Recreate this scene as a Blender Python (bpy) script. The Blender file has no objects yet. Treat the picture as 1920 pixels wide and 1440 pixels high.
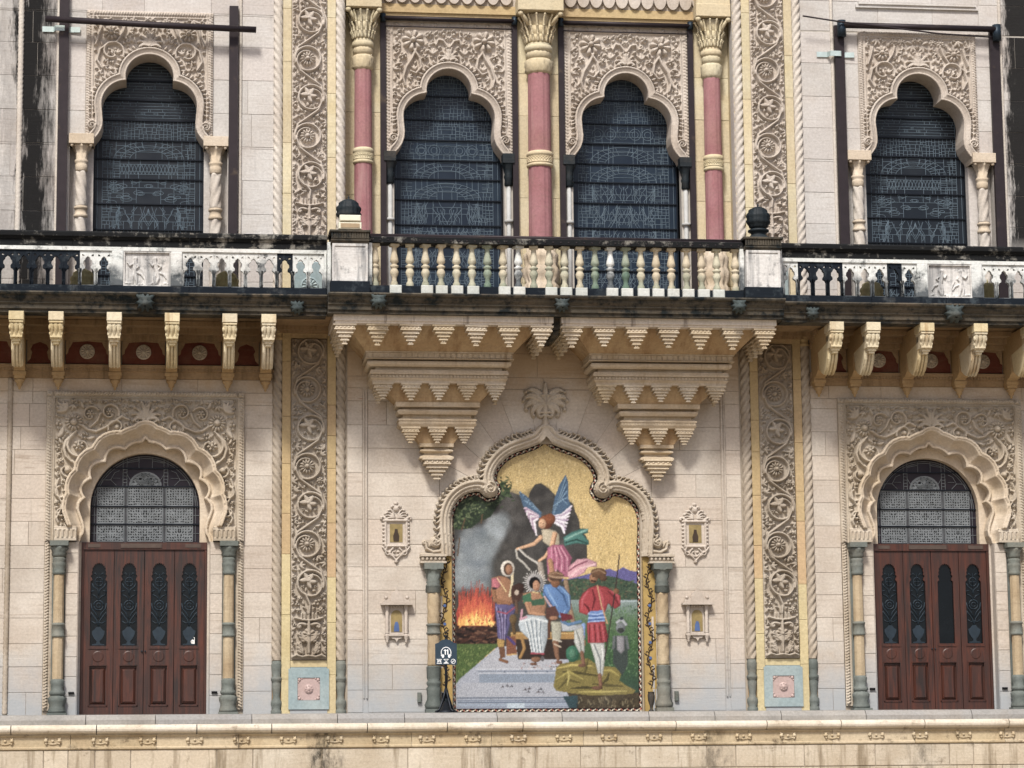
import bpy, math, random
import numpy as np
from math import pi, sin, cos, radians
from mathutils import Vector, Matrix
from mathutils.geometry import tessellate_polygon

# ------------------------------------------------------------ camera, sky, sun, exposure
SC = bpy.context.scene
COL = SC.collection
cam = bpy.data.cameras.new('camera')
cam.sensor_width = 36.0
cam.lens = 36.0 * 5000 / 1920
cam.clip_start = 0.5
cam.clip_end = 500
camo = bpy.data.objects.new('camera', cam)
COL.objects.link(camo)
PITCH, YAW, ROLL = 0.15311978, 0.13178045, -0.01033715
_f = Vector((sin(YAW) * cos(PITCH), cos(YAW) * cos(PITCH), sin(PITCH)))
_r = Vector((cos(YAW), -sin(YAW), 0))
_u = _r.cross(_f)
_r2 = _r * cos(ROLL) + _u * sin(ROLL)
_u2 = -_r * sin(ROLL) + _u * cos(ROLL)
_M = Matrix((_r2, _u2, -_f)).transposed().to_4x4()
_M.translation = Vector((-6.9339, -47.7428, -1.4372))
camo.matrix_world = _M
SC.camera = camo

SUN_EL, SUN_AZ = radians(50), radians(200)     # azimuth measured from +Y clockwise: the sun stands in front, a little left
w = bpy.data.worlds.new('World')
SC.world = w
w.use_nodes = True
nt = w.node_tree
bg = nt.nodes['Background']
sky = nt.nodes.new('ShaderNodeTexSky')
sky.sky_type = 'NISHITA'
sky.sun_disc = False
sky.sun_elevation = SUN_EL
sky.sun_rotation = SUN_AZ
sky.dust_density = 3.0
sky.air_density = 0.6
sky.ozone_density = 0.5
nt.links.new(sky.outputs[0], bg.inputs[0])
bg.inputs[1].default_value = 0.05
sl = bpy.data.lights.new('sun', 'SUN')
sl.energy = 1.5
sl.angle = radians(10)
sl.color = (1.0, 0.95, 0.885)
so = bpy.data.objects.new('sun', sl)
COL.objects.link(so)
_d = Vector((sin(SUN_AZ) * cos(SUN_EL), cos(SUN_AZ) * cos(SUN_EL), sin(SUN_EL)))
so.rotation_euler = _d.to_track_quat('Z', 'Y').to_euler()
so.location = (0, -20, 30)
SC.view_settings.view_transform = 'Standard'
SC.view_settings.look = 'None'
SC.view_settings.exposure = 1.55
SC.view_settings.gamma = 1.0

# ------------------------------------------------------------ object helpers
WORLD = {}

def tag(o, label=None, cat=None, group=None, kind=None):
    if label: o['label'] = label
    if cat: o['category'] = cat
    if group: o['group'] = group
    if kind: o['kind'] = kind
    return o

def thing(name, label, cat, loc=(0, 0, 0), group=None):
    o = bpy.data.objects.new(name, None)
    COL.objects.link(o)
    o.location = loc
    o.empty_display_size = 0.1
    WORLD[o.name] = Vector(loc)
    return tag(o, label, cat, group)

def wloc(o):
    v = Vector((0, 0, 0))
    while o is not None:
        v += Vector(o.location)
        o = o.parent
    return v

def link_mesh(name, me, parent=None, loc=(0, 0, 0), kind=None, label=None):
    o = bpy.data.objects.new(name, me)
    COL.objects.link(o)
    if parent is not None: o.parent = parent
    o.location = loc
    if kind: o['kind'] = kind
    if label: o['label'] = label
    return o

def children(o):
    return [c for c in COL.objects if c.parent == o]

KIDS = {}
def copy_tree(o, off=(0, 0, 0), parent=None):
    c = o.copy()
    COL.objects.link(c)
    if parent is None:
        c.location = Vector(o.location) + Vector(off)
    else:
        c.parent = parent
    for ch in list(o.children):
        copy_tree(ch, parent=c)
    return c

class MB:
    """collects faces in world coordinates, then builds one mesh object"""
    def __init__(s):
        s.v = []; s.f = []; s.sm = []
    def add(s, vs, fs, smooth=False):
        b = len(s.v)
        s.v.extend([tuple(p) for p in vs])
        s.f.extend([tuple(b + i for i in f) for f in fs])
        s.sm.extend([smooth] * len(fs))
        return s
    def box(s, x0, x1, y0, y1, z0, z1, bev=0.0):
        if x0 > x1: x0, x1 = x1, x0
        if y0 > y1: y0, y1 = y1, y0
        if z0 > z1: z0, z1 = z1, z0
        if bev <= 0:
            vs = [(x0, y0, z0), (x1, y0, z0), (x1, y1, z0), (x0, y1, z0), (x0, y0, z1), (x1, y0, z1), (x1, y1, z1), (x0, y1, z1)]
            fs = [(0, 3, 2, 1), (4, 5, 6, 7), (0, 1, 5, 4), (1, 2, 6, 5), (2, 3, 7, 6), (3, 0, 4, 7)]
            return s.add(vs, fs)
        # chamfered front: front face set in by bev, sides behind it
        b = min(bev, (x1 - x0) * .4, (z1 - z0) * .4)
        vs = [(x0 + b, y0, z0 + b), (x1 - b, y0, z0 + b), (x1 - b, y0, z1 - b), (x0 + b, y0, z1 - b),
              (x0, y0 + b, z0), (x1, y0 + b, z0), (x1, y0 + b, z1), (x0, y0 + b, z1),
              (x0, y1, z0), (x1, y1, z0), (x1, y1, z1), (x0, y1, z1)]
        fs = [(0, 1, 2, 3), (0, 4, 5, 1), (1, 5, 6, 2), (2, 6, 7, 3), (3, 7, 4, 0), (4, 8, 9, 5), (5, 9, 10, 6), (6, 10, 11, 7), (7, 11, 8, 4), (8, 11, 10, 9)]
        return s.add(vs, fs)
    def profx(s, prof, x0, x1, miter0=0.0, miter1=0.0, smooth=False):
        """closed profile [(y,z)] extruded along x; mitred returns: x shrinks/grows with y"""
        n = len(prof)
        vs = [(x0 + miter0 * (p[0] - prof[0][0]), p[0], p[1]) for p in prof] + [(x1 + miter1 * (p[0] - prof[0][0]), p[0], p[1]) for p in prof]
        fs = [(i, (i + 1) % n, n + (i + 1) % n, n + i) for i in range(n)]
        s.add(vs, fs, smooth)
        for base, rev in ((0, False), (n, True)):
            tr = tessellate_polygon([[Vector((p[0], p[1], 0)) for p in prof]])
            b = len(s.v) - 2 * n + base
            for t in tr:
                s.f.append(tuple(b + i for i in t)); s.sm.append(False)
        return s
    def plate(s, outer, holes, y0, y1, back=False):
        """outline in x,z with holes, front at y0, sides back to y1"""
        loops = [outer] + list(holes)
        tr = tessellate_polygon([[Vector((p[0], p[1], 0)) for p in l] for l in loops])
        flat = [p for l in loops for p in l]
        b = len(s.v); n = len(flat)
        s.v.extend([(p[0], y0, p[1]) for p in flat]); s.v.extend([(p[0], y1, p[1]) for p in flat])
        for t in tr:
            s.f.append(tuple(b + i for i in t)); s.sm.append(False)
            if back:
                s.f.append(tuple(b + n + i for i in reversed(t))); s.sm.append(False)
        k = 0
        for l in loops:
            m = len(l)
            for i in range(m):
                a, c = k + i, k + (i + 1) % m
                s.f.append((b + a, b + c, b + n + c, b + n + a)); s.sm.append(False)
            k += m
        return s
    def lathe(s, cx, cy, prof, n=20, a0=0.0, a1=2 * pi, mod=None, smooth=True):
        """prof [(r,z)], mod(theta, i, z) multiplies the radius"""
        closed = abs(a1 - a0 - 2 * pi) < 1e-6
        m = n if closed else n + 1
        vs = []
        for i, (r, z) in enumerate(prof):
            for k in range(m):
                th = a0 + (a1 - a0) * k / n
                rr = r * (mod(th, i, z) if mod else 1.0)
                vs.append((cx + rr * cos(th), cy + rr * sin(th), z))
        fs = []
        for i in range(len(prof) - 1):
            for k in range(n):
                k2 = (k + 1) % m if closed else k + 1
                fs.append((i * m + k, i * m + k2, (i + 1) * m + k2, (i + 1) * m + k))
        if closed:
            fs.append(tuple(range(m))[::-1]); fs.append(tuple((len(prof) - 1) * m + k for k in range(m)))
        return s.add(vs, fs, smooth)
    def tube(s, pts, r, n=8, caps=True, smooth=True):
        P = [Vector(p) for p in pts]
        R = r if isinstance(r, (list, tuple)) else [r] * len(P)
        vs = []
        up = Vector((0, 0, 1))
        for i, p in enumerate(P):
            t = (P[min(i + 1, len(P) - 1)] - P[max(i - 1, 0)]).normalized()
            a = t.cross(up)
            if a.length < .05: a = t.cross(Vector((0, 1, 0)))
            a.normalize(); b = t.cross(a).normalized()
            for k in range(n):
                th = 2 * pi * k / n
                vs.append(p + (a * cos(th) + b * sin(th)) * R[i])
        fs = [(i * n + k, i * n + (k + 1) % n, (i + 1) * n + (k + 1) % n, (i + 1) * n + k) for i in range(len(P) - 1) for k in range(n)]
        if caps:
            fs.append(tuple(range(n))[::-1]); fs.append(tuple((len(P) - 1) * n + k for k in range(n)))
        return s.add(vs, fs, smooth)
    def ball(s, c, r, n=8, sq=(1, 1, 1)):
        m = max(4, n // 2 + 1)
        prof = [(r * sin(pi * i / m) + 1e-5, 0) for i in range(m + 1)]
        vs = []
        for i in range(m + 1):
            for k in range(n):
                ph, th = pi * i / m, 2 * pi * k / n
                vs.append((c[0] + sq[0] * r * sin(ph) * cos(th), c[1] + sq[1] * r * sin(ph) * sin(th), c[2] - sq[2] * r * cos(ph)))
        fs = [(i * n + k, i * n + (k + 1) % n, (i + 1) * n + (k + 1) % n, (i + 1) * n + k) for i in range(m) for k in range(n)]
        return s.add(vs, fs, True)
    def mesh(s, name, mat, org=(0, 0, 0)):
        me = bpy.data.meshes.new(name)
        o = Vector(org)
        me.from_pydata([(p[0] - o.x, p[1] - o.y, p[2] - o.z) for p in s.v], [], s.f)
        me.polygons.foreach_set('use_smooth', s.sm)
        me.materials.append(mat)
        me.update()
        return me
    def build(s, name, mat, parent=None, kind=None, label=None, cat=None, group=None, org=None):
        """org: own origin of the object (world); defaults to the middle of its bounds"""
        if org is None:
            a = np.array(s.v)
            org = (a.min(0) + a.max(0)) / 2
        org = Vector([float(t) for t in org])
        me = s.mesh(name, mat, org)
        base = wloc(parent) if parent is not None else Vector((0, 0, 0))
        o = link_mesh(name, me, parent, org - base, kind, label)
        if cat: o['category'] = cat
        if group: o['group'] = group
        return o

def place(name, me, parent, org):
    base = wloc(parent) if parent is not None else Vector((0, 0, 0))
    return link_mesh(name, me, parent, Vector(org) - base)

# ------------------------------------------------------------ materials
def lin(h, k=1.0):
    h = h.lstrip('#')
    c = [int(h[i:i + 2], 16) / 255 for i in (0, 2, 4)]
    c = [(x / 12.92 if x <= .04045 else ((x + .055) / 1.055) ** 2.4) * k for x in c]
    return (c[0], c[1], c[2], 1.0)

class NT:
    def __init__(s, name):
        s.m = bpy.data.materials.new(name)
        s.m.use_nodes = True
        s.t = s.m.node_tree
        s.b = s.t.nodes['Principled BSDF']
        s.pos = s.t.nodes.new('ShaderNodeNewGeometry').outputs['Position']
    def n(s, typ, **kw):
        o = s.t.nodes.new(typ)
        for k, v in kw.items(): setattr(o, k, v)
        return o
    def link(s, a, b): s.t.links.new(a, b)
    def val(s, sock, v):
        if isinstance(v, bpy.types.NodeSocket): s.link(v, sock)
        else: sock.default_value = v
    def mapping(s, scale, src=None, loc=(0, 0, 0)):
        o = s.n('ShaderNodeMapping')
        s.link(src or s.pos, o.inputs[0]); o.inputs['Scale'].default_value = scale; o.inputs['Location'].default_value = loc
        return o.outputs[0]
    def noise(s, scale, detail=4, rough=.55, vec=None, dist=0.0):
        o = s.n('ShaderNodeTexNoise')
        s.link(vec or s.pos, o.inputs['Vector'])
        o.inputs['Scale'].default_value = scale; o.inputs['Detail'].default_value = detail
        o.inputs['Roughness'].default_value = rough; o.inputs['Distortion'].default_value = dist
        return o.outputs['Fac']
    def ramp(s, fac, a, b, ca=0.0, cb=1.0):
        o = s.n('ShaderNodeMapRange'); o.clamp = True
        s.val(o.inputs[0], fac); o.inputs[1].default_value = a; o.inputs[2].default_value = b
        o.inputs[3].default_value = ca; o.inputs[4].default_value = cb
        return o.outputs[0]
    def math(s, op, a, b=0.0):
        o = s.n('ShaderNodeMath', operation=op); s.val(o.inputs[0], a); s.val(o.inputs[1], b)
        return o.outputs[0]
    def mix(s, fac, a, b, blend='MIX'):
        o = s.n('ShaderNodeMix', data_type='RGBA', blend_type=blend)
        s.val(o.inputs['Factor'], fac); s.val(o.inputs[6], a); s.val(o.inputs[7], b)
        return o.outputs[2]
    def sep(s):
        o = s.n('ShaderNodeSeparateXYZ'); s.link(s.pos, o.inputs[0]); return o.outputs
    def bump(s, h, strength, dist=.01, nrm=None):
        o = s.n('ShaderNodeBump'); s.link(h, o.inputs['Height'])
        o.inputs['Strength'].default_value = strength; o.inputs['Distance'].default_value = dist
        if nrm: s.link(nrm, o.inputs['Normal'])
        return o.outputs[0]
    def rand(s): return s.n('ShaderNodeObjectInfo').outputs['Random']
    def out(s, col=None, rough=None, nrm=None, metal=None):
        if col is not None: s.val(s.b.inputs['Base Color'], col)
        if rough is not None: s.val(s.b.inputs['Roughness'], rough)
        if nrm is not None: s.link(nrm, s.b.inputs['Normal'])
        if metal is not None: s.val(s.b.inputs['Metallic'], metal)
        return s.m

def stone(name, a, b, k=.75, tint=None, vein=.25, soot=0.0, sootcol='#2a3036', rough=.85, bump=.35, foot_tint=None, bands=None, streak=None, grain=60, top=None):
    """a,b: the two stone colours; tint: a third colour some blocks take; soot 0..1: how much black crust; bands: x-ranges of tall black runs"""
    t = NT(name)
    n1 = t.noise(1.3, 5, .6)
    if tint:
        off = t.n('ShaderNodeVectorMath', operation='ADD'); t.link(t.pos, off.inputs[0])
        cb = t.n('ShaderNodeCombineXYZ'); rr = t.rand()
        t.link(t.math('MULTIPLY', rr, 37.0), cb.inputs[0]); t.link(t.math('MULTIPLY', rr, 11.0), cb.inputs[2]); t.link(cb.outputs[0], off.inputs[1])
        n2 = t.noise(1.0, 5, .6, vec=t.mapping((.9, .9, 11), src=off.outputs[0]), dist=1.1)
    else:
        n2 = t.noise(1.0, 5, .6, vec=t.mapping((1.2, 1.2, 16)), dist=.6)
    c = t.mix(t.ramp(n1, .35, .68), lin(a, k), lin(b, k))
    if tint:
        r = t.rand()
        c = t.mix(t.ramp(r, .3, 1.0, 0, .7), c, lin(tint, k))
        r2 = t.math('FRACT', t.math('MULTIPLY', r, 7.31))
        c = t.mix(1.0, c, t.ramp(r2, 0, 1, .92, 1.05), 'MULTIPLY')
    if vein:
        vf = t.ramp(n2, .54, .78, 0, vein)
        if tint: vf = t.math('MULTIPLY', vf, t.ramp(t.math('FRACT', t.math('MULTIPLY', t.rand(), 3.77)), .15, 1, 0, 1.1))
        c = t.mix(vf, c, lin('#8d7a66', k))
        c = t.mix(t.ramp(t.noise(.8, 6, .65), .5, .8, 0, .35), c, lin('#b39f86', k))
    # fine mottling
    n3 = t.noise(22, 6, .7)
    c = t.mix(.5, c, t.mix(t.ramp(n3, .3, .7), (.62, .60, .58, 1), (1.2, 1.2, 1.2, 1)), 'MULTIPLY')
    if foot_tint:  # second colour mixed in towards the bottom, edge broken by noise
        z = t.sep()[2]
        f = t.math('MULTIPLY', t.ramp(t.math('ADD', z, t.ramp(t.noise(1.3, 6, .65), .3, .7, -.45, .45)), foot_tint[0], foot_tint[1], 1, 0), foot_tint[2])
        c = t.mix(f, c, lin(foot_tint[3], k))
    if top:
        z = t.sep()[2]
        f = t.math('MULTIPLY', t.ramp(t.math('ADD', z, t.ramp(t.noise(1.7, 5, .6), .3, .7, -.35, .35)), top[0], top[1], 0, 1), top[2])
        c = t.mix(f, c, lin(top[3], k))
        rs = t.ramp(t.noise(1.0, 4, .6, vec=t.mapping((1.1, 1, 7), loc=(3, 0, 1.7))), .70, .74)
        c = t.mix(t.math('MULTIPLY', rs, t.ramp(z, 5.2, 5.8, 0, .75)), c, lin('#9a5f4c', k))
    if streak:
        ns = t.noise(1.0, 6, .65, vec=t.mapping((5.5, 2, .45)))
        z = t.sep()[2]
        f = t.math('MULTIPLY', t.ramp(ns, streak[0], streak[0] + .13, 0, streak[1]), 1.0)
        c = t.mix(f, c, lin(streak[2], k))
    if soot > 0:
        s1 = t.noise(2.6, 8, .72, vec=t.mapping((1, 1, 1.6)))
        s2 = t.noise(9, 6, .7, vec=t.mapping((1, 1, .5)))
        f = t.math('ADD', t.math('MULTIPLY', s1, .65), t.math('MULTIPLY', s2, .35))
        th = .66 - .3 * soot
        f = t.ramp(f, th, th + .11)
        c = t.mix(f, c, lin(sootcol, .8))
    if bands:
        s2n = t.noise(8, 6, .75, vec=t.mapping((1, 1, .6)))
        x = t.sep()[0]
        z = t.sep()[2]
        wob = t.ramp(t.noise(1.0, 5, .6, vec=t.mapping((1, 1, .5))), .3, .7, -.2, .2)
        wob2 = t.ramp(t.noise(1, 6, .75, vec=t.mapping((16, 2, 2.2))), .3, .7, -.16, .16)
        xx = t.math('ADD', x, t.math('ADD', wob, wob2))
        for (x0, x1, z0, z1, st) in bands:
            if z1 < 0: st_n = t.ramp(s2n, .42, .6, .15, 1)
            f = t.math('MULTIPLY', t.ramp(xx, x0 - .1, x0 + .1), t.ramp(xx, x1 - .22, x1 + .16, 1, 0))
            f = t.math('MULTIPLY', f, t.ramp(z, z0 - .3, z0 + .3))
            f = t.math('MULTIPLY', f, st)
            if z1 < 0: f = t.math('MULTIPLY', f, st_n)
            c = t.mix(f, c, lin('#04060a', .6))
    t.b.inputs['Specular IOR Level'].default_value = .18 if rough > .5 else .45
    h = t.math('ADD', t.noise(grain, 4, .7), t.math('MULTIPLY', n2, 1.5))
    nr = t.bump(h, bump, .012)
    return t.out(c, rough, nr)

def plain(name, col, rough=.6, metal=0.0, k=1.0, var=.15, bump=.15, spec=None, dirt=None):
    t = NT(name)
    t.b.inputs['Specular IOR Level'].default_value = .25
    n = t.noise(6, 5, .65)
    n2 = t.noise(55, 4, .7)
    c = t.mix(t.ramp(n, .3, .7), tuple(x * (1 - var) for x in lin(col, k)[:3]) + (1,), tuple(min(1, x * (1 + var)) for x in lin(col, k)[:3]) + (1,))
    if dirt:
        c = t.mix(t.ramp(t.noise(3.2, 7, .7), dirt[1], dirt[1] + .12), c, lin(dirt[0], k))
    if spec is not None: t.b.inputs['Specular IOR Level'].default_value = spec
    return t.out(c, rough, t.bump(n2, bump, .006), metal)

BANDS = [(-9.56, -8.94, 7.0, 16, .98), (8.95, 10.4, 8.6, 16, .97), (-9.95, -9.62, 7, 9.2, .3)]
M = {}
M['wall'] = stone('cream_ashlar', '#e0d8cc', '#cbc1b4', tint='#d6c9bb', foot_tint=(.05, 1.35, .8, '#a8b0b6'), vein=.65, streak=(.62, .5, '#a89c8c'), top=(5.5, 6.3, .62, '#bfa27b'))  # turns blue-grey towards the foot of the wall
M['wall_up'] = stone('pale_ashlar', '#dfddd9', '#d2cec9', tint='#d9d2cd', vein=.35, bands=BANDS, streak=(.6, .5, '#abaaa9'))
M['mortar'] = plain('mortar', '#a3998a', .95, k=.85)
M['mortar_up'] = plain('pale_mortar', '#b5b0a8', .95, k=.85)
M['olive'] = stone('olive_cream_edge_stone', '#d6caa2', '#c8b98e', vein=.25, k=.8, tint='#cdbd98')
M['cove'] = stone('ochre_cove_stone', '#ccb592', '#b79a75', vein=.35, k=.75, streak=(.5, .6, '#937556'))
M['pendant'] = stone('pendant_stone', '#e2d8c6', '#c5b397', vein=.2, k=.8, soot=.22, sootcol='#7d6a56', tint='#d8c6a6')
M['carve'] = stone('carved_sandstone', '#d6ccbc', '#b9ac98', vein=.15, k=.74, bump=.2, grain=90)
M['carve_up'] = stone('carved_pale_sandstone', '#d9d0c5', '#c0b5a9', vein=.12, k=.76, bump=.2, grain=90)
M['carve_strip'] = stone('carved_strip_sandstone', '#d0c7b9', '#b3a796', vein=.15, k=.66, bump=.2, grain=90, top=(5.2, 6.6, .5, '#9c8262'))  # browner towards the top of the strip
M['arch'] = stone('warm_moulding_stone', '#dfd2bf', '#cbbaa0', vein=.25, k=.78)
M['yellow'] = stone('yellow_sandstone', '#e4dcc0', '#d8caa4', vein=.25, k=.78, tint='#dcccac', streak=(.6, .35, '#b29f78'))
M['ochre'] = stone('ochre_sandstone', '#cbb78c', '#bda680', vein=.3, k=.8, tint='#c9ad8c')
M['rope'] = stone('rope_sandstone', '#c9beae', '#aa9d8b', vein=.1, k=.72)
M['rope_up'] = stone('rope_pale_stone', '#dcd6cc', '#cfc7bd', vein=.1, k=.8)
M['pink'] = stone('pink_red_sandstone', '#b6868a', '#a67377', vein=.3, k=.72, bump=.15, streak=(.56, .5, '#c3a39f'))
M['green'] = stone('green_grey_stone', '#7d8480', '#636b67', vein=.25, k=.75, rough=.6, tint='#878c84', soot=.15, sootcol='#3b423f')
M['warmcol'] = stone('buff_shaft_stone', '#c9b99c', '#b09c7e', vein=.5, k=.78, streak=(.55, .5, '#94836a'))
M['corbel'] = stone('corbel_stone', '#dccfba', '#c9b699', vein=.3, k=.78, streak=(.58, .6, '#9a8265'))
M['corbel_top'] = stone('stained_pale_stone', '#ece3d6', '#ddd2c2', vein=.1, k=.8, soot=.18, streak=(.56, .8, '#7c7068'))
M['bracket'] = stone('bracket_sandstone', '#e6dab6', '#d6c49a', vein=.25, k=.82, tint='#e6decb', streak=(.55, .7, '#a98a60'))
M['bracket_low'] = stone('bracket_darker_sandstone', '#c5ab82', '#b3966e', vein=.3, k=.75, streak=(.55, .5, '#8b7252'))  # darker than the front parts of the bracket
M['red'] = stone('red_frieze_stone', '#7d4a3c', '#6c3a2f', vein=.25, k=.7)
M['frieze'] = stone('frieze_stone', '#bda483', '#a58a69', vein=.3, k=.7, streak=(.52, .6, '#7d6a52'))
M['rail'] = stone('sooty_rail_stone', '#b4b1a8', '#8c8c85', vein=.1, k=.7, soot=.98, sootcol='#191b1d')
M['parapet'] = stone('parapet_marble', '#eceeec', '#d6dcda', vein=.05, k=.85, soot=.45, sootcol='#262e34', foot_tint=(7.50, 7.86, .88, '#303b43'))
M['parapet_dark'] = stone('black_crusted_stone', '#56626a', '#434e57', vein=.1, k=.5, soot=.95, sootcol='#161e27')
M['relief'] = stone('relief_marble', '#e6e6e3', '#cfcdca', vein=.05, k=.82, soot=.42, sootcol='#474b4f', streak=(.5, .7, '#74777a'))
M['cornice'] = stone('grimy_cornice_stone', '#6e685c', '#554f45', vein=.4, k=.6, soot=.62, sootcol='#22282a')
M['dark'] = stone('black_finial_stone', '#343e44', '#252d33', vein=.1, k=.55, soot=.3, sootcol='#14191d', rough=.55)
M['lion'] = stone('grey_green_lion_stone', '#5f6a6a', '#434e51', vein=.1, k=.6, soot=.35, sootcol='#1f2527')
M['baluster'] = stone('worn_baluster_stone', '#e0d6c0', '#cbbda2', vein=.15, k=.8, tint='#c7c8b4', soot=.25, sootcol='#55594e', foot_tint=(7.45, 7.75, .55, '#637a6a'))
M['baluster_mossy'] = stone('green_stained_baluster', '#b9bfae', '#8d9c8a', vein=.1, k=.75, soot=.4, sootcol='#33433d', foot_tint=(7.5, 7.95, .8, '#45685a'))
M['block_white'] = stone('whitewashed_block', '#dfe2dd', '#c6ccc6', vein=.05, k=.8, soot=.22, sootcol='#58605e')
M['bluemarble'] = stone('blue_grey_marble', '#aebcbc', '#93a9ae', vein=.0, k=.75, rough=.35, bump=.05)
M['pinkmarble'] = stone('pink_marble', '#c9b3ae', '#bda5a0', vein=.1, k=.75, rough=.5, bump=.05)
M['terrace'] = stone('grey_terrace_slab', '#b9b6b0', '#a09e99', vein=.3, k=.7, tint='#a8a9aa')
M['bull'] = stone('terrace_nosing_stone', '#e6dfd0', '#cfc3ad', vein=.2, k=.82, soot=.36, sootcol='#7d6d5a')
M['fascia'] = stone('terrace_fascia_stone', '#d3c3a3', '#bca785', vein=.3, k=.75, soot=.4, sootcol='#57493a', tint='#dccfb6', bands=[(-4.35, -3.95, -1.4, -.45, .75), (2.55, 2.9, -1.4, -.3, .6), (-1.45, -1.15, -1.5, -.3, .45)])
M['plinth'] = stone('terrace_wall_stone', '#ded5c3', '#c5b8a2', vein=.35, k=.78, soot=.3, sootcol='#6b5d4c', tint='#cfc1aa', streak=(.53, .8, '#85765f'), bands=[(-4.35, -3.95, -1.4, -.45, .85), (2.55, 2.9, -1.4, -.3, .6), (-1.45, -1.15, -1.5, -.3, .45), (6.2, 6.6, -1.5, -.3, .5)])
M['pipe'] = plain('dark_painted_steel', '#2e282b', .5, .3, dirt=('#4a4038', .6))
M['pipe2'] = plain('blue_black_steel', '#25303a', .45, .4)
M['clamp'] = plain('galvanised_strap', '#b4c2c0', .5, .6)
M['white'] = plain('white_painted_rod', '#a9aaa8', .7)
M['black'] = plain('black_void', '#0c0d10', .9)
M['signblue'] = plain('slate_blue_sign', '#2b3b48', .5)
M['signwhite'] = plain('white_print', '#e6eaec', .6, var=.03)
M['signpole'] = plain('dark_sign_post', '#22262c', .45, .5)
M['lampcase'] = plain('cream_lamp_housing', '#d6d3c0', .5)
M['lampglass'] = plain('brown_lamp_glass', '#9c8a70', .25)
M['ground'] = plain('pale_gravel', '#9c8f7c', .95)
M['gold'] = plain('gold_tesserae', '#93835a', .5, .1, k=.8, var=.3, bump=.6)
M['goldpaint'] = plain('dull_gold_strip', '#b09760', .5, .2, k=.85, var=.2)
M['vine'] = plain('dark_vine_inlay', '#3a2f26', .6)
M['inlay'] = plain('blue_inlay', '#4a5f8a', .4)
M['potstone'] = stone('potted_finial_stone', '#c9c39a', '#b5a978', vein=.1, k=.7, soot=.2, sootcol='#4c4c40')
M['sticker'] = plain('paper_sticker', '#e8e8e4', .6, var=.05)

def wood():
    t = NT('dark_teak')
    g = t.noise(1.0, 6, .65, vec=t.mapping((17, 17, 1.0)), dist=.8)
    n = t.noise(2.2, 4)
    c = t.mix(t.ramp(g, .38, .66), lin('#1a0b06'), lin('#4f2412'))
    c = t.mix(t.ramp(n, .45, .75, 0, .6), c, lin('#1a0f0d'))
    r = t.rand()
    c = t.mix(t.ramp(r, 0, 1, 0, .35), c, lin('#451f10'))
    t.b.inputs['Coat Weight'].default_value = .12
    t.b.inputs['Coat Roughness'].default_value = .35
    return t.out(c, t.ramp(n, .3, .7, .45, .65), t.bump(g, .25, .006))
M['wood'] = wood()
M['woodfade'] = plain('greyed_wood_trim', '#4d423c', .6, var=.2)

def glass(name, a, b, rough=.28, k=1.0):
    t = NT(name)
    r = t.rand()
    n = t.noise(2.4, 3)
    nb = t.noise(7.0, 3, .5, vec=t.mapping((1, 1, 4)))
    c = t.mix(t.math('ADD', t.math('MULTIPLY', r, .5), t.ramp(n, .3, .7, 0, .5)), lin(a, k), lin(b, k))
    t.b.inputs['Specular IOR Level'].default_value = .3
    return t.out(c, t.ramp(n, .3, .7, rough, rough + .2), t.bump(nb, .12, .004))
M['glass_up'] = glass('dark_stained_glass', '#0e141c', '#182028')
M['glass_ctr'] = glass('blue_black_stained_glass', '#101a28', '#1b2b3a')
M['glass_fan'] = glass('purple_black_stained_glass', '#1d151b', '#191420', .4)
M['glass_door'] = glass('black_door_glass', '#06090d', '#0c1418', .12)
M['lead'] = plain('lead_came', '#65747f', .7, .0, var=.2)
M['lead_fan'] = plain('grey_fret_lead', '#6b7073', .7, .0, var=.25)
M['bar'] = plain('iron_saddle_bar', '#161c24', .5, .4)
M['doorgrille'] = plain('cast_iron_grille', '#26313a', .5, .1, var=.25)

# ------------------------------------------------------------ carved relief: a height field painted with strokes
def inside(P, X, Z):
    P = np.asarray(P, float)
    r = np.zeros(X.shape, bool)
    n = len(P)
    for i in range(n):
        x0, z0 = P[i]; x1, z1 = P[(i + 1) % n]
        if z0 == z1: continue
        c = ((Z >= z0) != (Z >= z1)) & (X < (x1 - x0) * (Z - z0) / (z1 - z0) + x0)
        r ^= c
    return r

def nearest(P, X, Z, closed=True):
    P = np.asarray(P, float)
    n = len(P)
    best = np.full(X.shape, 1e9); bx = X * 0.; bz = Z * 0.
    for i in range(n if closed else n - 1):
        a = P[i]; b = P[(i + 1) % n]; d = b - a; L = d @ d
        if L < 1e-12: continue
        t = np.clip(((X - a[0]) * d[0] + (Z - a[1]) * d[1]) / L, 0, 1)
        px = a[0] + t * d[0]; pz = a[1] + t * d[1]
        q = (X - px) ** 2 + (Z - pz) ** 2
        m = q < best
        best = np.where(m, q, best); bx = np.where(m, px, bx); bz = np.where(m, pz, bz)
    return np.sqrt(best), bx, bz

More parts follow.
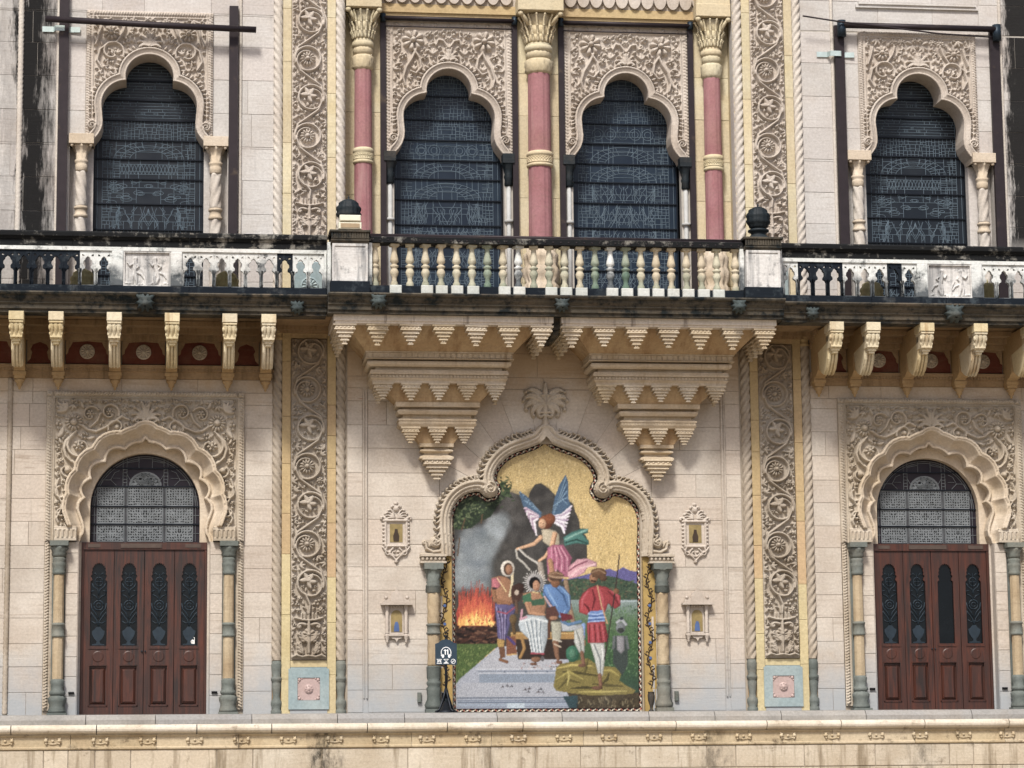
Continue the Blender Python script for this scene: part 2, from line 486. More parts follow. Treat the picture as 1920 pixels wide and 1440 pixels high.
class HF:
    def __init__(s, x0, x1, z0, z1, res):
        s.x = np.arange(x0, x1 + res * .5, res); s.z = np.arange(z0, z1 + res * .5, res)
        s.x[-1] = x1; s.z[-1] = z1
        s.res = res; s.X, s.Z = np.meshgrid(s.x, s.z)
        s.H = np.zeros(s.X.shape); s.x0 = x0; s.z0 = z0
        s.busy = np.zeros(s.X.shape, bool)
    def win(s, xa, xb, za, zb):
        i0 = max(0, int((xa - s.x0) / s.res)); i1 = min(len(s.x), int((xb - s.x0) / s.res) + 2)
        j0 = max(0, int((za - s.z0) / s.res)); j1 = min(len(s.z), int((zb - s.z0) / s.res) + 2)
        return (slice(j0, j1), slice(i0, i1)) if i1 > i0 and j1 > j0 else None
    def stroke(s, pts, w, h, groove=0.0, flat=.5):
        P = np.asarray(pts, float); n = len(P)
        W = np.asarray(w if hasattr(w, '__len__') else [w] * n, float)
        for i in range(n - 1):
            a, b = P[i], P[i + 1]; m = max(W[i], W[i + 1])
            k = s.win(min(a[0], b[0]) - m, max(a[0], b[0]) + m, min(a[1], b[1]) - m, max(a[1], b[1]) + m)
            if k is None: continue
            X = s.X[k]; Z = s.Z[k]; d = b - a; L = d @ d + 1e-12
            t = np.clip(((X - a[0]) * d[0] + (Z - a[1]) * d[1]) / L, 0, 1)
            dd = np.hypot(X - a[0] - t * d[0], Z - a[1] - t * d[1])
            ww = W[i] + (W[i + 1] - W[i]) * t + 1e-6
            q = np.clip(1 - (dd / ww) ** 2, 0, 1)
            v = h * q ** flat * np.minimum(1, ww / (.6 * W.max()) + .35)
            if groove: v = v * (1 - groove * np.exp(-(dd / (.22 * ww)) ** 2))
            s.H[k] = np.maximum(s.H[k], v)
            s.busy[k] |= dd < ww
    def mir(s, pts, *a, **k):
        s.stroke(pts, *a, **k); s.stroke([(-p[0], p[1]) for p in pts], *a, **k)
    def disc(s, cx, cz, r, h, dome=1.0):
        k = s.win(cx - r, cx + r, cz - r, cz + r)
        if k is None: return
        d = np.hypot(s.X[k] - cx, s.Z[k] - cz) / r
        v = np.where(d < 1, h * ((1 - dome) + dome * np.sqrt(np.clip(1 - d * d, 0, 1))), 0)
        s.H[k] = np.maximum(s.H[k], v); s.busy[k] |= d < 1
    def flower(s, cx, cz, r, n, h, rot=0.0, boss=.3):
        k = s.win(cx - r, cx + r, cz - r, cz + r)
        if k is None: return
        X = s.X[k] - cx; Z = s.Z[k] - cz
        d = np.hypot(X, Z) / r; th = np.arctan2(Z, X) + rot
        c = np.abs(np.cos(th * n / 2))
        edge = .74 + .26 * c ** .8
        v = h * np.clip(c ** .45, 0, 1) * np.sqrt(np.clip(1 - (d / edge) ** 4, 0, 1)) * (.55 + .45 * np.clip(d / .8, 0, 1))
        v = np.where(d < boss * 1.25, h * .35, v)
        b = d < boss
        v = np.where(b, h * (.6 + .65 * np.sqrt(np.clip(1 - (d / boss) ** 2, 0, 1))), v)
        s.H[k] = np.maximum(s.H[k], v); s.busy[k] |= d < 1
    def ring(s, cx, cz, r, w, h, a0=0, a1=360, sx=1.0):
        A = np.radians(np.linspace(a0, a1, max(6, int(abs(a1 - a0) / 14) + 1)))
        s.stroke([(cx + sx * r * cos(a), cz + r * sin(a)) for a in A], w, h)
    def curl(s, x, z, ang, L, w, h, turn=1.9, side=1):
        """tapering comma-shaped scroll that ends in a bud"""
        pts = []; ws = []; a = ang; n = 9
        for i in range(n):
            pts.append((x, z)); ws.append(w * (1 - .62 * i / n))
            st = L / n * (1.25 - .75 * i / n)
            x += cos(a) * st; z += sin(a) * st
            a += side * turn * (i + 1) / n * .42
        s.stroke(pts, ws, h)
        s.disc(x, z, w * .95, h * 1.05)
    def leaf(s, x, z, ang, L, w, h, bend=.5):
        n = 8
        pts = []; ws = []; a = ang
        for i in range(n + 1):
            t = i / n
            pts.append((x, z)); ws.append(w * (sin(pi * min(1, t * .95 + .05)) ** .8) + .004)
            x += cos(a) * L / n; z += sin(a) * L / n; a += bend / n
        s.stroke(pts, ws, h, groove=.45)
    def acanthus(s, x, z, ang, L, w, h, bend=.8, lobes=3):
        pts = []; a = ang; n = 9; px, pz = x, z
        for i in range(n + 1):
            pts.append((px, pz, a)); px += cos(a) * L / n; pz += sin(a) * L / n; a += bend / n
        for j in range(lobes):
            t = pts[1 + int((n - 3) * j / max(1, lobes - 1))]
            ll = L * (.5 - .08 * j)
            for sd in (1, -1):
                s.leaf(t[0], t[1], t[2] + sd * .85, ll, w * .5, h * .85, -sd * .9 + bend * .2)
        s.stroke([(p[0], p[1]) for p in pts], [w * .42 * (1 - .6 * i / n) for i in range(n + 1)], h, groove=.4)
        s.curl(pts[-1][0], pts[-1][1], pts[-1][2], L * .25, w * .28, h, 2.6, 1 if bend > 0 else -1)
    def palmette(s, cx, cz, R, h, n=4):
        for j in range(n):
            t = j / (n - 1) if n > 1 else 0
            a0 = radians(88 - 62 * t); L = R * (1.0 - .28 * t)
            for sd in (1, -1):
                pts = []; ws = []; a = a0; x, z = cx + sd * R * .05, cz
                for i in range(10):
                    pts.append((x, z)); ws.append(R * (.07 + .06 * sin(pi * i / 10)))
                    x += sd * cos(a) * L / 10; z += sin(a) * L / 10; a -= (.06 + .16 * t) * (i / 5)
                s.stroke(pts, ws, h, groove=.35)
                s.disc(x, z, R * .1, h)
        s.leaf(cx, cz, pi / 2, R * 1.02, R * .12, h * 1.1, 0)
        for sd in (1, -1):
            s.curl(cx + sd * R * .1, cz, pi / 2 + sd * -1.1, R * .8, R * .1, h, 2.6, sd * -1)
    def fill(s, ok, n, seed, sizes, h, mirror=False):
        rnd = random.Random(seed)
        B = s.busy.copy()
        B[1:] |= s.busy[:-1]; B[:-1] |= s.busy[1:]; B[:, 1:] |= s.busy[:, :-1]; B[:, :-1] |= s.busy[:, 1:]
        s.busy = B
        for sz, tries in sizes:
            for _ in range(tries):
                j = rnd.randrange(len(s.z)); i = rnd.randrange(len(s.x))
                x, z = s.x[i], s.z[j]
                if not ok[j, i] or s.busy[j, i]: continue
                if mirror and x < .012: continue
                k = s.win(x - sz * .8, x + sz * .8, z - sz * .8, z + sz * .8)
                b = s.busy[k] | ~ok[k]
                if b.mean() > .10: continue
                sides = (1, -1) if mirror else (1,)
                kind = rnd.random(); ang = rnd.uniform(0, 2 * pi); tn = rnd.choice((1, -1)); hh = h * rnd.uniform(.7, 1.05)
                for m in sides:
                    mx = x * m
                    A = ang if m == 1 else pi - ang; T = tn * m
                    if kind < .38:
                        s.curl(mx - cos(A) * sz * .7, z - sin(A) * sz * .7, A, sz * 1.9, sz * .27, hh, 2.3, T)
                        s.leaf(mx - cos(A) * sz * .5, z - sin(A) * sz * .5, A - T * .9, sz * 1.1, sz * .26, hh * .9, T * .6)
                    elif kind < .62:
                        for q in range(3):
                            s.leaf(mx - cos(A) * sz * .6, z - sin(A) * sz * .6, A + (q - 1) * .75, sz * 1.35, sz * .24, hh * .95, T * .5)
                    elif kind < .74 and sz > .04:
                        s.flower(mx, z, sz * .8, 5 if sz < .08 else 7, hh, ang)
                    elif kind < .86:
                        for q in range(3):
                            a = A + q * 2.1
                            s.disc(mx + cos(a) * sz * .42, z + sin(a) * sz * .42, sz * .36, hh)
                    else:
                        s.leaf(mx - cos(A) * sz * .8, z - sin(A) * sz * .8, A, sz * 1.7, sz * .36, hh, T * .7)
    def rope(s, xa, za, xb, zb, w, h, pitch):
        L = math.hypot(xb - xa, zb - za); n = max(2, int(L / pitch)); ux, uz = (xb - xa) / L, (zb - za) / L
        for i in range(n):
            t = (i + .5) * L / n; cx, cz = xa + ux * t, za + uz * t
            ax, az = (ux * .35 - uz * .5), (uz * .35 + ux * .5)
            s.stroke([(cx - ax * w, cz - az * w), (cx + ax * w, cz + az * w)], pitch * .42, h)
    def mesh(s, name, mat, cx, y, drop=None, keep=None, skirt=.03, zoff=0.0):
        """drop: opening outline (local x,z). keep: bool mask on the grid. Front at y-H."""
        X = s.X.copy(); Z = s.Z.copy(); H = s.H
        ok = np.ones(X.shape, bool)
        if drop is not None:
            ins = inside(drop, X, Z)
            d, bx, bz = nearest(drop, X, Z)
            near = ins
            ok = ~ins
        cell = np.ones((X.shape[0] - 1, X.shape[1] - 1), bool)
        if drop is not None:
            cell = ok[:-1, :-1] | ok[1:, :-1] | ok[:-1, 1:] | ok[1:, 1:]
            X = np.where(ins & (d < s.res * 2), bx, X); Z = np.where(ins & (d < s.res * 2), bz, Z)
        if keep is not None:
            cell &= keep[:-1, :-1] & keep[1:, 1:]
        nz, nx = X.shape
        idx = -np.ones(nz * nx, int)
        J, I = np.nonzero(cell)
        a = J * nx + I
        quads = np.stack([a, a + 1, a + nx + 1, a + nx], 1)
        used = np.unique(quads)
        idx[used] = np.arange(len(used))
        quads = idx[quads]
        V = np.stack([X.ravel()[used] + cx, y - H.ravel()[used], Z.ravel()[used] + zoff], 1)
        # skirt round the outside rectangle so the slab has thickness
        me = bpy.data.meshes.new(name)
        org = np.array([cx, y, zoff])
        V = V - org
        extra_f = []
        ev = []
        if skirt:
            for (row, rev) in ((np.arange(nx), 0), ((nz - 1) * nx + np.arange(nx), 1), (np.arange(nz) * nx, 1), (np.arange(nz) * nx + nx - 1, 0)):
                for p, q in zip(row[:-1], row[1:]):
                    if idx[p] >= 0 and idx[q] >= 0:
                        k = len(V) + len(ev)
                        ev.append((V[idx[p]][0], skirt, V[idx[p]][2])); ev.append((V[idx[q]][0], skirt, V[idx[q]][2]))
                        extra_f.append((idx[p], idx[q], k + 1, k))
        if ev:
            V = np.concatenate([V, np.array(ev)]); quads = np.concatenate([quads, np.array(extra_f)])
        me.vertices.add(len(V)); me.vertices.foreach_set('co', V.ravel().astype(np.float32))
        nq = len(quads)
        me.loops.add(nq * 4); me.loops.foreach_set('vertex_index', quads.ravel().astype(np.int32))
        me.polygons.add(nq); me.polygons.foreach_set('loop_start', np.arange(0, nq * 4, 4, dtype=np.int32))
        try: me.polygons.foreach_set('loop_total', np.full(nq, 4, dtype=np.int32))
        except Exception: pass
        me.polygons.foreach_set('use_smooth', np.ones(nq, bool))
        me.update(calc_edges=True)
        me.validate()
        me.materials.append(mat)
        return me, org

def arc(cx, cz, rx, rz, a0, a1, n=10):
    return [(cx + rx * cos(radians(a0 + (a1 - a0) * i / n)), cz + rz * sin(radians(a0 + (a1 - a0) * i / n))) for i in range(n + 1)]
def mirror_path(right):
    """right half listed from the apex down; returns the whole closed outline"""
    return [(-p[0], p[1]) for p in reversed(right)] + [p for p in right if p[0] > 1e-4 or True][1 if abs(right[0][0]) < 1e-4 else 0:]
def reveal(path, cx, ya, yb, zoff=0.0):
    mb = MB(); n = len(path)
    vs = [(p[0] + cx, ya, p[1] + zoff) for p in path] + [(p[0] + cx, yb, p[1] + zoff) for p in path]
    mb.add(vs, [(i, i + 1, n + i + 1, n + i) for i in range(n - 1)], False)
    return mb

# ------------------------------------------------------------ ground, terrace
CX = 7.225          # centre line of each side bay
rnd = random.Random(7)
g = MB(); g.box(-150, 150, -150, 40, -3.3, -3.05)
tag(g.build('ground', M['ground'], kind='structure'))
g = MB(); g.box(-13, 13, -1.44, .9, -.5, -.004)
g.build('terrace_floor', M['terrace'], kind='structure')

tw = thing('terrace_wall', 'buff stone terrace front with rounded nosing, small carved garlands and big ashlar blocks at the bottom of the photo', 'wall', (0, -1.62, -3.05))
# sloping grey slab edge, cut in lengths
def cuts(x0, x1, lo, hi, r):
    xs = [x0]
    while xs[-1] < x1 - hi * .6: xs.append(xs[-1] + r.uniform(lo, hi))
    if x1 - xs[-1] < lo * .6: xs.pop()
    return xs + [x1]
xs = cuts(-12.6, 12.6, 1.1, 2.1, rnd)
for a, b in zip(xs[:-1], xs[1:]):
    MB().profx([(-1.435, -.01), (-1.435, -.19), (-1.60, -.19), (-1.60, -.10), (-1.54, -.025), (-1.5, -.01)], a + .006, b - .006).build('slab_edge', M['terrace'], tw)
xs = cuts(-12.6, 12.6, 1.25, 1.7, rnd)
bull = [(-1.43, -.155), (-1.43, -.35)] + [(-1.66 - .075 * cos(t), -.255 + .075 * sin(t)) for t in np.linspace(-pi / 2, pi / 2, 9)] + []
bull = [(-1.40, -.192), (-1.40, -.345), (-1.60, -.345), (-1.63, -.335)] + [(-1.62 - .085 * cos(t), -.255 + .075 * sin(t)) for t in np.linspace(-pi / 2, pi / 2, 9)] + [(-1.6, -.183)]
for a, b in zip(xs[:-1], xs[1:]):
    MB().profx(bull, a + .004, b - .012).build('nosing_stone', M['bull'], tw)
xs = cuts(-12.6, 12.6, 1.25, 1.7, rnd)
fas = [(-1.40, -.347), (-1.40, -.60), (-1.60, -.60), (-1.615, -.585), (-1.615, -.56), (-1.60, -.55), (-1.585, -.545), (-1.585, -.385), (-1.60, -.375), (-1.61, -.36), (-1.61, -.347)]
for a, b in zip(xs[:-1], xs[1:]):
    MB().profx(fas, a + .004, b - .004).build('fascia_stone', M['fascia'], tw)
# garland ornaments: two little heads with a swag between
hf = HF(-.19, .19, -.08, .08, .01)
for sx in (-1, 1):
    hf.disc(sx * .115, .02, .038, .06); hf.disc(sx * .11, -.03, .022, .05)
    hf.curl(sx * .09, .06, -.4 if sx > 0 else pi + .4, .07, .014, .03, 2, sx)
hf.stroke([(-.10, -.01), (-.05, -.03), (0, -.036), (.05, -.03), (.10, -.01)], [.012, .016, .02, .016, .012], .022)
hf.disc(0, .02, .03, .03)
gm, go = hf.mesh('garland', M['fascia'], 0, 0, keep=hf.H > .0005, skirt=0)
x = -11.9
while x < 12:
    o = link_mesh('garland', gm, tw, Vector((x, -1.584, -.465)) - Vector(tw.location))
    x += .795
# ashlar below
def blocks(root, x0, x1, z0, z1, course, lens, mat, holes=(), y=0.0, seed=1, th=.05, name='stone_block', gap=.0028, jit=.003, clip=None):
    r = random.Random(seed)
    z = z0
    while z < z1 - .02:
        h = min(course * r.uniform(.94, 1.06), z1 - z)
        if z1 - (z + h) < course * .4: h = z1 - z
        # free spans in this course; holes split the course exactly at their edges
        zc = [z, z + h]
        for (a, b, c, d) in holes:
            for e in (c, d):
                if z + .004 < e < z + h - .004: zc.append(e)
        zc = sorted(zc)
        x = x0 - r.uniform(0, lens[1]); js = []
        while x < x1:
            x += r.uniform(*lens); js.append(x)
        for za, zb in zip(zc[:-1], zc[1:]):
            if zb - za < .03: continue
            spans = [(x0, x1)]
            for (a, b, c, d) in holes:
                if c < zb - .003 and d > za + .003:
                    ns = []
                    for (p, q) in spans:
                        if b <= p or a >= q: ns.append((p, q)); continue
                        if a > p: ns.append((p, a))
                        if b < q: ns.append((b, q))
                    spans = ns
            for (p, q) in spans:
                cs = [p] + [j for j in js if p + .16 < j < q - .16] + [q]
                for a, b in zip(cs[:-1], cs[1:]):
                    if b - a < .03: continue
                    yy = y + r.uniform(-jit, jit)
                    MB().box(a + gap, b - gap, yy, y + th, za + gap, zb - gap, .005).build(name, mat, root)
        z += h
core = MB().box(-12.6, 12.6, -1.575, -1.45, -3.05, -.5)
core.build('wall_core', M['mortar'], tw)
blocks(tw, -12.6, 12.6, -1.36, -.602, .37, (.4, 1.5), M['plinth'], y=-1.59, seed=5, th=.02, gap=.007)
rest = MB()
r5 = random.Random(9)
z = -3.04
while z < -1.4:
    x = -12.6 - r5.uniform(0, .6)
    while x < 12.6:
        l = r5.uniform(.6, 1.3)
        rest.box(max(-12.6, x) + .007, min(12.6, x + l) - .007, -1.59, -1.57, z + .007, z + .395 - .007, .008)
        x += l
    z += .395
rest.build('lower_stone_blocks', M['plinth'], tw, kind='stuff')

# ------------------------------------------------------------ walls
def core_plate(root, x0, x1, z0, z1, y, holes, y1=.55, mat='mortar'):
    """mortar bed behind the blocks, split into rectangles around the holes"""
    mb = MB()
    xs = sorted({x0, x1} | {h[0] for h in holes} | {h[1] for h in holes}); zs = sorted({z0, z1} | {h[2] for h in holes} | {h[3] for h in holes})
    for a, b in zip(xs[:-1], xs[1:]):
        for c, d in zip(zs[:-1], zs[1:]):
            mx, mz = (a + b) / 2, (c + d) / 2
            if a < x0 - 1e-6 or b > x1 + 1e-6 or c < z0 - 1e-6 or d > z1 + 1e-6: continue
            if any(h[0] < mx < h[1] and h[2] < mz < h[3] for h in holes): continue
            mb.box(a, b, y, y1, c, d)
    return mb.build('wall_core', M[mat], root)
for sx, nm in ((-1, 'left'), (1, 'right')):
    w1 = thing('palace_wall', 'cream ashlar ground floor wall around the %s carved doorway' % nm, 'wall', (sx * 8, .5, 0))
    xa, xb = sorted((sx * 4.96, sx * 12.6))
    dh = sorted((sx * (CX - 1.75), sx * (CX + 1.75)))
    hl = [(dh[0], dh[1], 0, 5.78)]
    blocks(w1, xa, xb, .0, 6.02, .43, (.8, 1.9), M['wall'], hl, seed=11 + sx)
    core_plate(w1, xa, xb, -.1, 7.0, .012, [(sx * CX - 1.16, sx * CX + 1.16, -.1, 3.1), (sx * CX - 1.52, sx * CX + 1.52, 3.1, 5.3)])
    # jamb blocks inside the carved border, beside the door
    for s2 in (-1, 1):
        ja, jb = sorted((sx * CX + s2 * 1.16, sx * CX + s2 * 1.38))
        blocks(w1, ja, jb, 0, 3.09, .36, (.5, .9), M['wall'], y=-.012, seed=31 + s2 * 3 + sx, th=.05)
        MB().box(*sorted((sx * CX + s2 * 1.15, sx * CX + s2 * 1.158)), -.008, .5, 0, 3.1).box(*sorted((sx * CX + s2 * 1.114, sx * CX + s2 * 1.149)), .20, .5, 0, 3.1).build('door_reveal', M['wall'], w1)
    w2 = thing('palace_wall', 'pale ashlar upper wall around the %s arched window, soot run at its outer edge' % nm, 'wall', (sx * 8, .5, 7.2))
    hu = [(sx * CX - 1.15, sx * CX + 1.15, 10.33, 12.83), (sx * CX - 1.44, sx * CX + 1.44, 7.2, 10.33)]
    blocks(w2, xa, xb, 7.2, 15.2, .62, (.75, 1.5), M['wall_up'], hu, seed=41 + sx)
    core_plate(w2, xa, xb, 7.0, 15.2, .010, [(sx * CX - 1.02, sx * CX + 1.02, 10.33, 12.2), (sx * CX - 1.44, sx * CX + 1.44, 7.2, 10.33)], mat='mortar_up')
    for s2 in (-1, 1):
        a, b = sorted((sx * CX + s2 * 1.44, sx * CX + s2 * 1.0))
        MB().box(a, b, .26, .5, 7.2, 10.33).build('window_jamb', M['wall_up'], w2)
        a, b = sorted((sx * CX + s2 * 1.425, sx * CX + s2 * 1.437))
        MB().box(a, b, .006, .3, 7.2, 10.33).build('window_reveal', M['wall_up'], w2)
        a, b = sorted((sx * CX + s2 * 1.44, sx * CX + s2 * 1.0))
        MB().box(a, b, .02, .4, 10.305, 10.325).build('window_lintel', M['wall_up'], w2)
# small moulding line above the right window
wc = thing('palace_wall', 'cream ashlar centre wall with radiating arch blocks around the mosaic', 'wall', (0, .5, 0))
VB = (-1.95, 1.95, 0, 5.90)
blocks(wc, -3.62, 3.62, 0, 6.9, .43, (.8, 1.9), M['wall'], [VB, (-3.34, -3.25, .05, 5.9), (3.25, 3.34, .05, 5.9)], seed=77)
core_plate(wc, -3.66, 3.66, -.1, 7.0, .012, [(-1.72, 1.72, .0, 4.9)])
for sx in (-1, 1):
    MB().box(sx * 3.34, sx * 3.25, .004, .05, .05, 5.9).box(sx * 3.335, sx * 3.315, -.02, .05, .3, 5.85).box(sx * 3.285, sx * 3.262, -.03, .05, .3, 5.85).build('vertical_fillet', M['wall'], wc)

# mosaic outline (right half, from the apex down)
OUT = [(0, 5.05), (.06, 4.97), (.14, 4.90), (.26, 4.85), (.40, 4.80), (.57, 4.745), (.72, 4.66), (.84, 4.55), (.93, 4.42), (.97, 4.29), (.955, 4.20),
       (.90, 4.12), (.885, 4.04), (.92, 3.965), (.985, 3.92), (1.06, 3.91), (1.13, 3.94), (1.18, 4.00), (1.24, 4.03), (1.36, 4.015), (1.47, 3.98), (1.57, 3.92), (1.66, 3.83), (1.73, 3.70), (1.765, 3.55), (1.77, 3.35), (1.75, 3.12), (1.74, 2.9), (1.74, .03)]
def smooth_half(P, it=2):
    for _ in range(it):
        Q = [P[0]]
        for a, b in zip(P[:-1], P[1:]):
            Q += [(a[0] * .75 + b[0] * .25, a[1] * .75 + b[1] * .25), (a[0] * .25 + b[0] * .75, a[1] * .25 + b[1] * .75)]
        Q.append(P[-1]); P = Q
    return P
OUTS = smooth_half(OUT[:-1], 1) + [OUT[-1]]
OUTC = [(-x, z) for x, z in reversed(OUTS)] + OUTS[1:]
# voussoirs: sectors between the frame and the surrounding rectangle
cz0 = 3.55
K = 13
for i in range(K):
    a0, a1 = pi * i / K, pi * (i + 1) / K
    def ray_rect(a):
        dx, dz = cos(a), sin(a)
        t = min((1.945 / abs(dx)) if abs(dx) > 1e-6 else 9e9, ((5.895 - cz0) / dz) if dz > 1e-6 else 9e9)
        return (dx * t, cz0 + dz * t), t
    def ray_in(a):
        dx, dz = cos(a), sin(a); best = 1.0
        for p, q in zip(OUTC[:-1], OUTC[1:]):
            ex, ez = q[0] - p[0], q[1] - p[1]; den = dx * ez - dz * ex
            if abs(den) < 1e-9: continue
            t = ((p[0]) * ez - (p[1] - cz0) * ex) / den; u = (p[0] * dz - (p[1] - cz0) * dx) / den
            if t > 0 and 0 <= u <= 1: best = max(best, t)
        return best + .06
    g = .004
    pts = []
    for a in (a0, (a0 + a1) / 2, a1):
        t = ray_in(a); pts.append((cos(a) * t, cz0 + sin(a) * t))
    o0, _ = ray_rect(a0); o1, _ = ray_rect(a1)
    outer = [o1]
    for c in ((-1.945, 5.895), (1.945, 5.895)):
        ca = math.atan2(c[1] - cz0, c[0])
        if a0 + .01 < ca < a1 - .01: outer.append(c)
    outer.append(o0)
    poly = pts + outer
    cx = sum(p[0] for p in poly) / len(poly); cz = sum(p[1] for p in poly) / len(poly)
    poly = [(cx + (p[0] - cx) * .987, cz + (p[1] - cz) * .987) for p in poly]
    MB().plate(poly, [], rnd.uniform(-.003, .003), .04).build('voussoir', M['wall'], wc)
for sx in (-1, 1):
    blocks(wc, *sorted((sx * 1.75, sx * 1.95)), 2.9, cz0, .32, (.5, .9), M['wall'], seed=3 + sx)
    blocks(wc, *sorted((sx * 1.9, sx * 1.95)), 0, 2.9, .43, (.5, .9), M['wall'], seed=5 + sx)

# upper centre: recessed yellow wall
wy = thing('palace_wall', 'recessed yellow sandstone wall behind the pink columns of the balcony', 'wall', (0, .9, 7.2))
YC = .46
UC = 1.68           # centre line of the two middle windows
holes = [(s * UC - 1.19, s * UC + 1.19, 7.2, 12.98) for s in (-1, 1)]
blocks(wy, -3.66, 3.66, 7.2, 13.1, .8, (.9, 1.6), M['yellow'], holes, y=YC, seed=91)
core_plate(wy, -3.66, 3.66, 7.0, 15.2, YC + .012, [(s * UC - 1.03, s * UC + 1.03, 7.2, 12.1) for s in (-1, 1)], 1.1, mat='mortar_up')
for sx in (-1, 1):
    MB().box(sx * 3.66, sx * 3.82, .0, .6, 7.2, 15.2).build('return_pier', M['yellow'], wy)
MB().box(-3.655, 3.655, .30, .9, 13.06, 13.22).box(-3.655, 3.655, .34, .9, 13.0, 13.06).build('beam', M['ochre'], wy)
# scale-shaped frieze above the beam
for i in range(30):
    xx = -3.55 + i * .245
    if abs(xx) < .46: continue
    MB().plate(arc(xx, 13.42, .118, .19, 180, 360, 10), [], .24, .34).build('scale', M['carve_up'], wy)
MB().box(-3.655, 3.655, .33, .9, 13.225, 15.2).build('frieze_wall', M['carve_up'], wy)
# the building behind: dark rooms, so openings never look through
rm = MB().box(-12.6, 12.6, 1.6, 12, -.2, 15.2)
rm.build('building_core', M['black'], kind='structure')
# floor of the balcony
MB().box(-12.6, -3.95, -1.45, .5, 7.0, 7.2).box(-3.95, 3.95, -1.6, .5, 7.0, 7.2).box(3.95, 12.6, -1.45, .5, 7.0, 7.2).build('balcony_floor', M['frieze'], kind='structure')

# ------------------------------------------------------------ ornate door surrounds
def scallop_right():
    """inner cusped outline of the door arch, right half from the apex down (local x, absolute z)"""
    P = [(0, 4.955), (.05, 4.885), (.13, 4.86)]
    cusps = [(.36, 4.74), (.70, 4.52), (.945, 4.22), (1.045, 3.88)]
    c = (0, 3.86)
    prev = (.10, 4.87)
    for k, q in enumerate(cusps):
        a = prev if k else (.08, 4.875)
        mx, mz = (a[0] + q[0]) / 2, (a[1] + q[1]) / 2
        dx, dz = q[0] - a[0], q[1] - a[1]; L = math.hypot(dx, dz)
        nx, nz = mx - c[0], mz - c[1]; nl = math.hypot(nx, nz); nx /= nl; nz /= nl
        bul = .34 * L if k else .12 * L
        for i in range(1, 9):
            t = i / 8; b = sin(pi * t) ** .8 * bul
            P.append((a[0] + dx * t + nx * b, a[1] + dz * t + nz * b))
        prev = q
    P += [(1.10, 3.84), (1.155, 3.77), (1.165, 3.68), (1.13, 3.58), (1.085, 3.46), (1.06, 3.34), (1.075, 3.24), (1.12, 3.18), (1.14, 3.10)]
    return P
SR = scallop_right()
SC_OUT = [(-x, z) for x, z in reversed(SR)] + SR[1:]
DY = -.03                 # face of the door surround
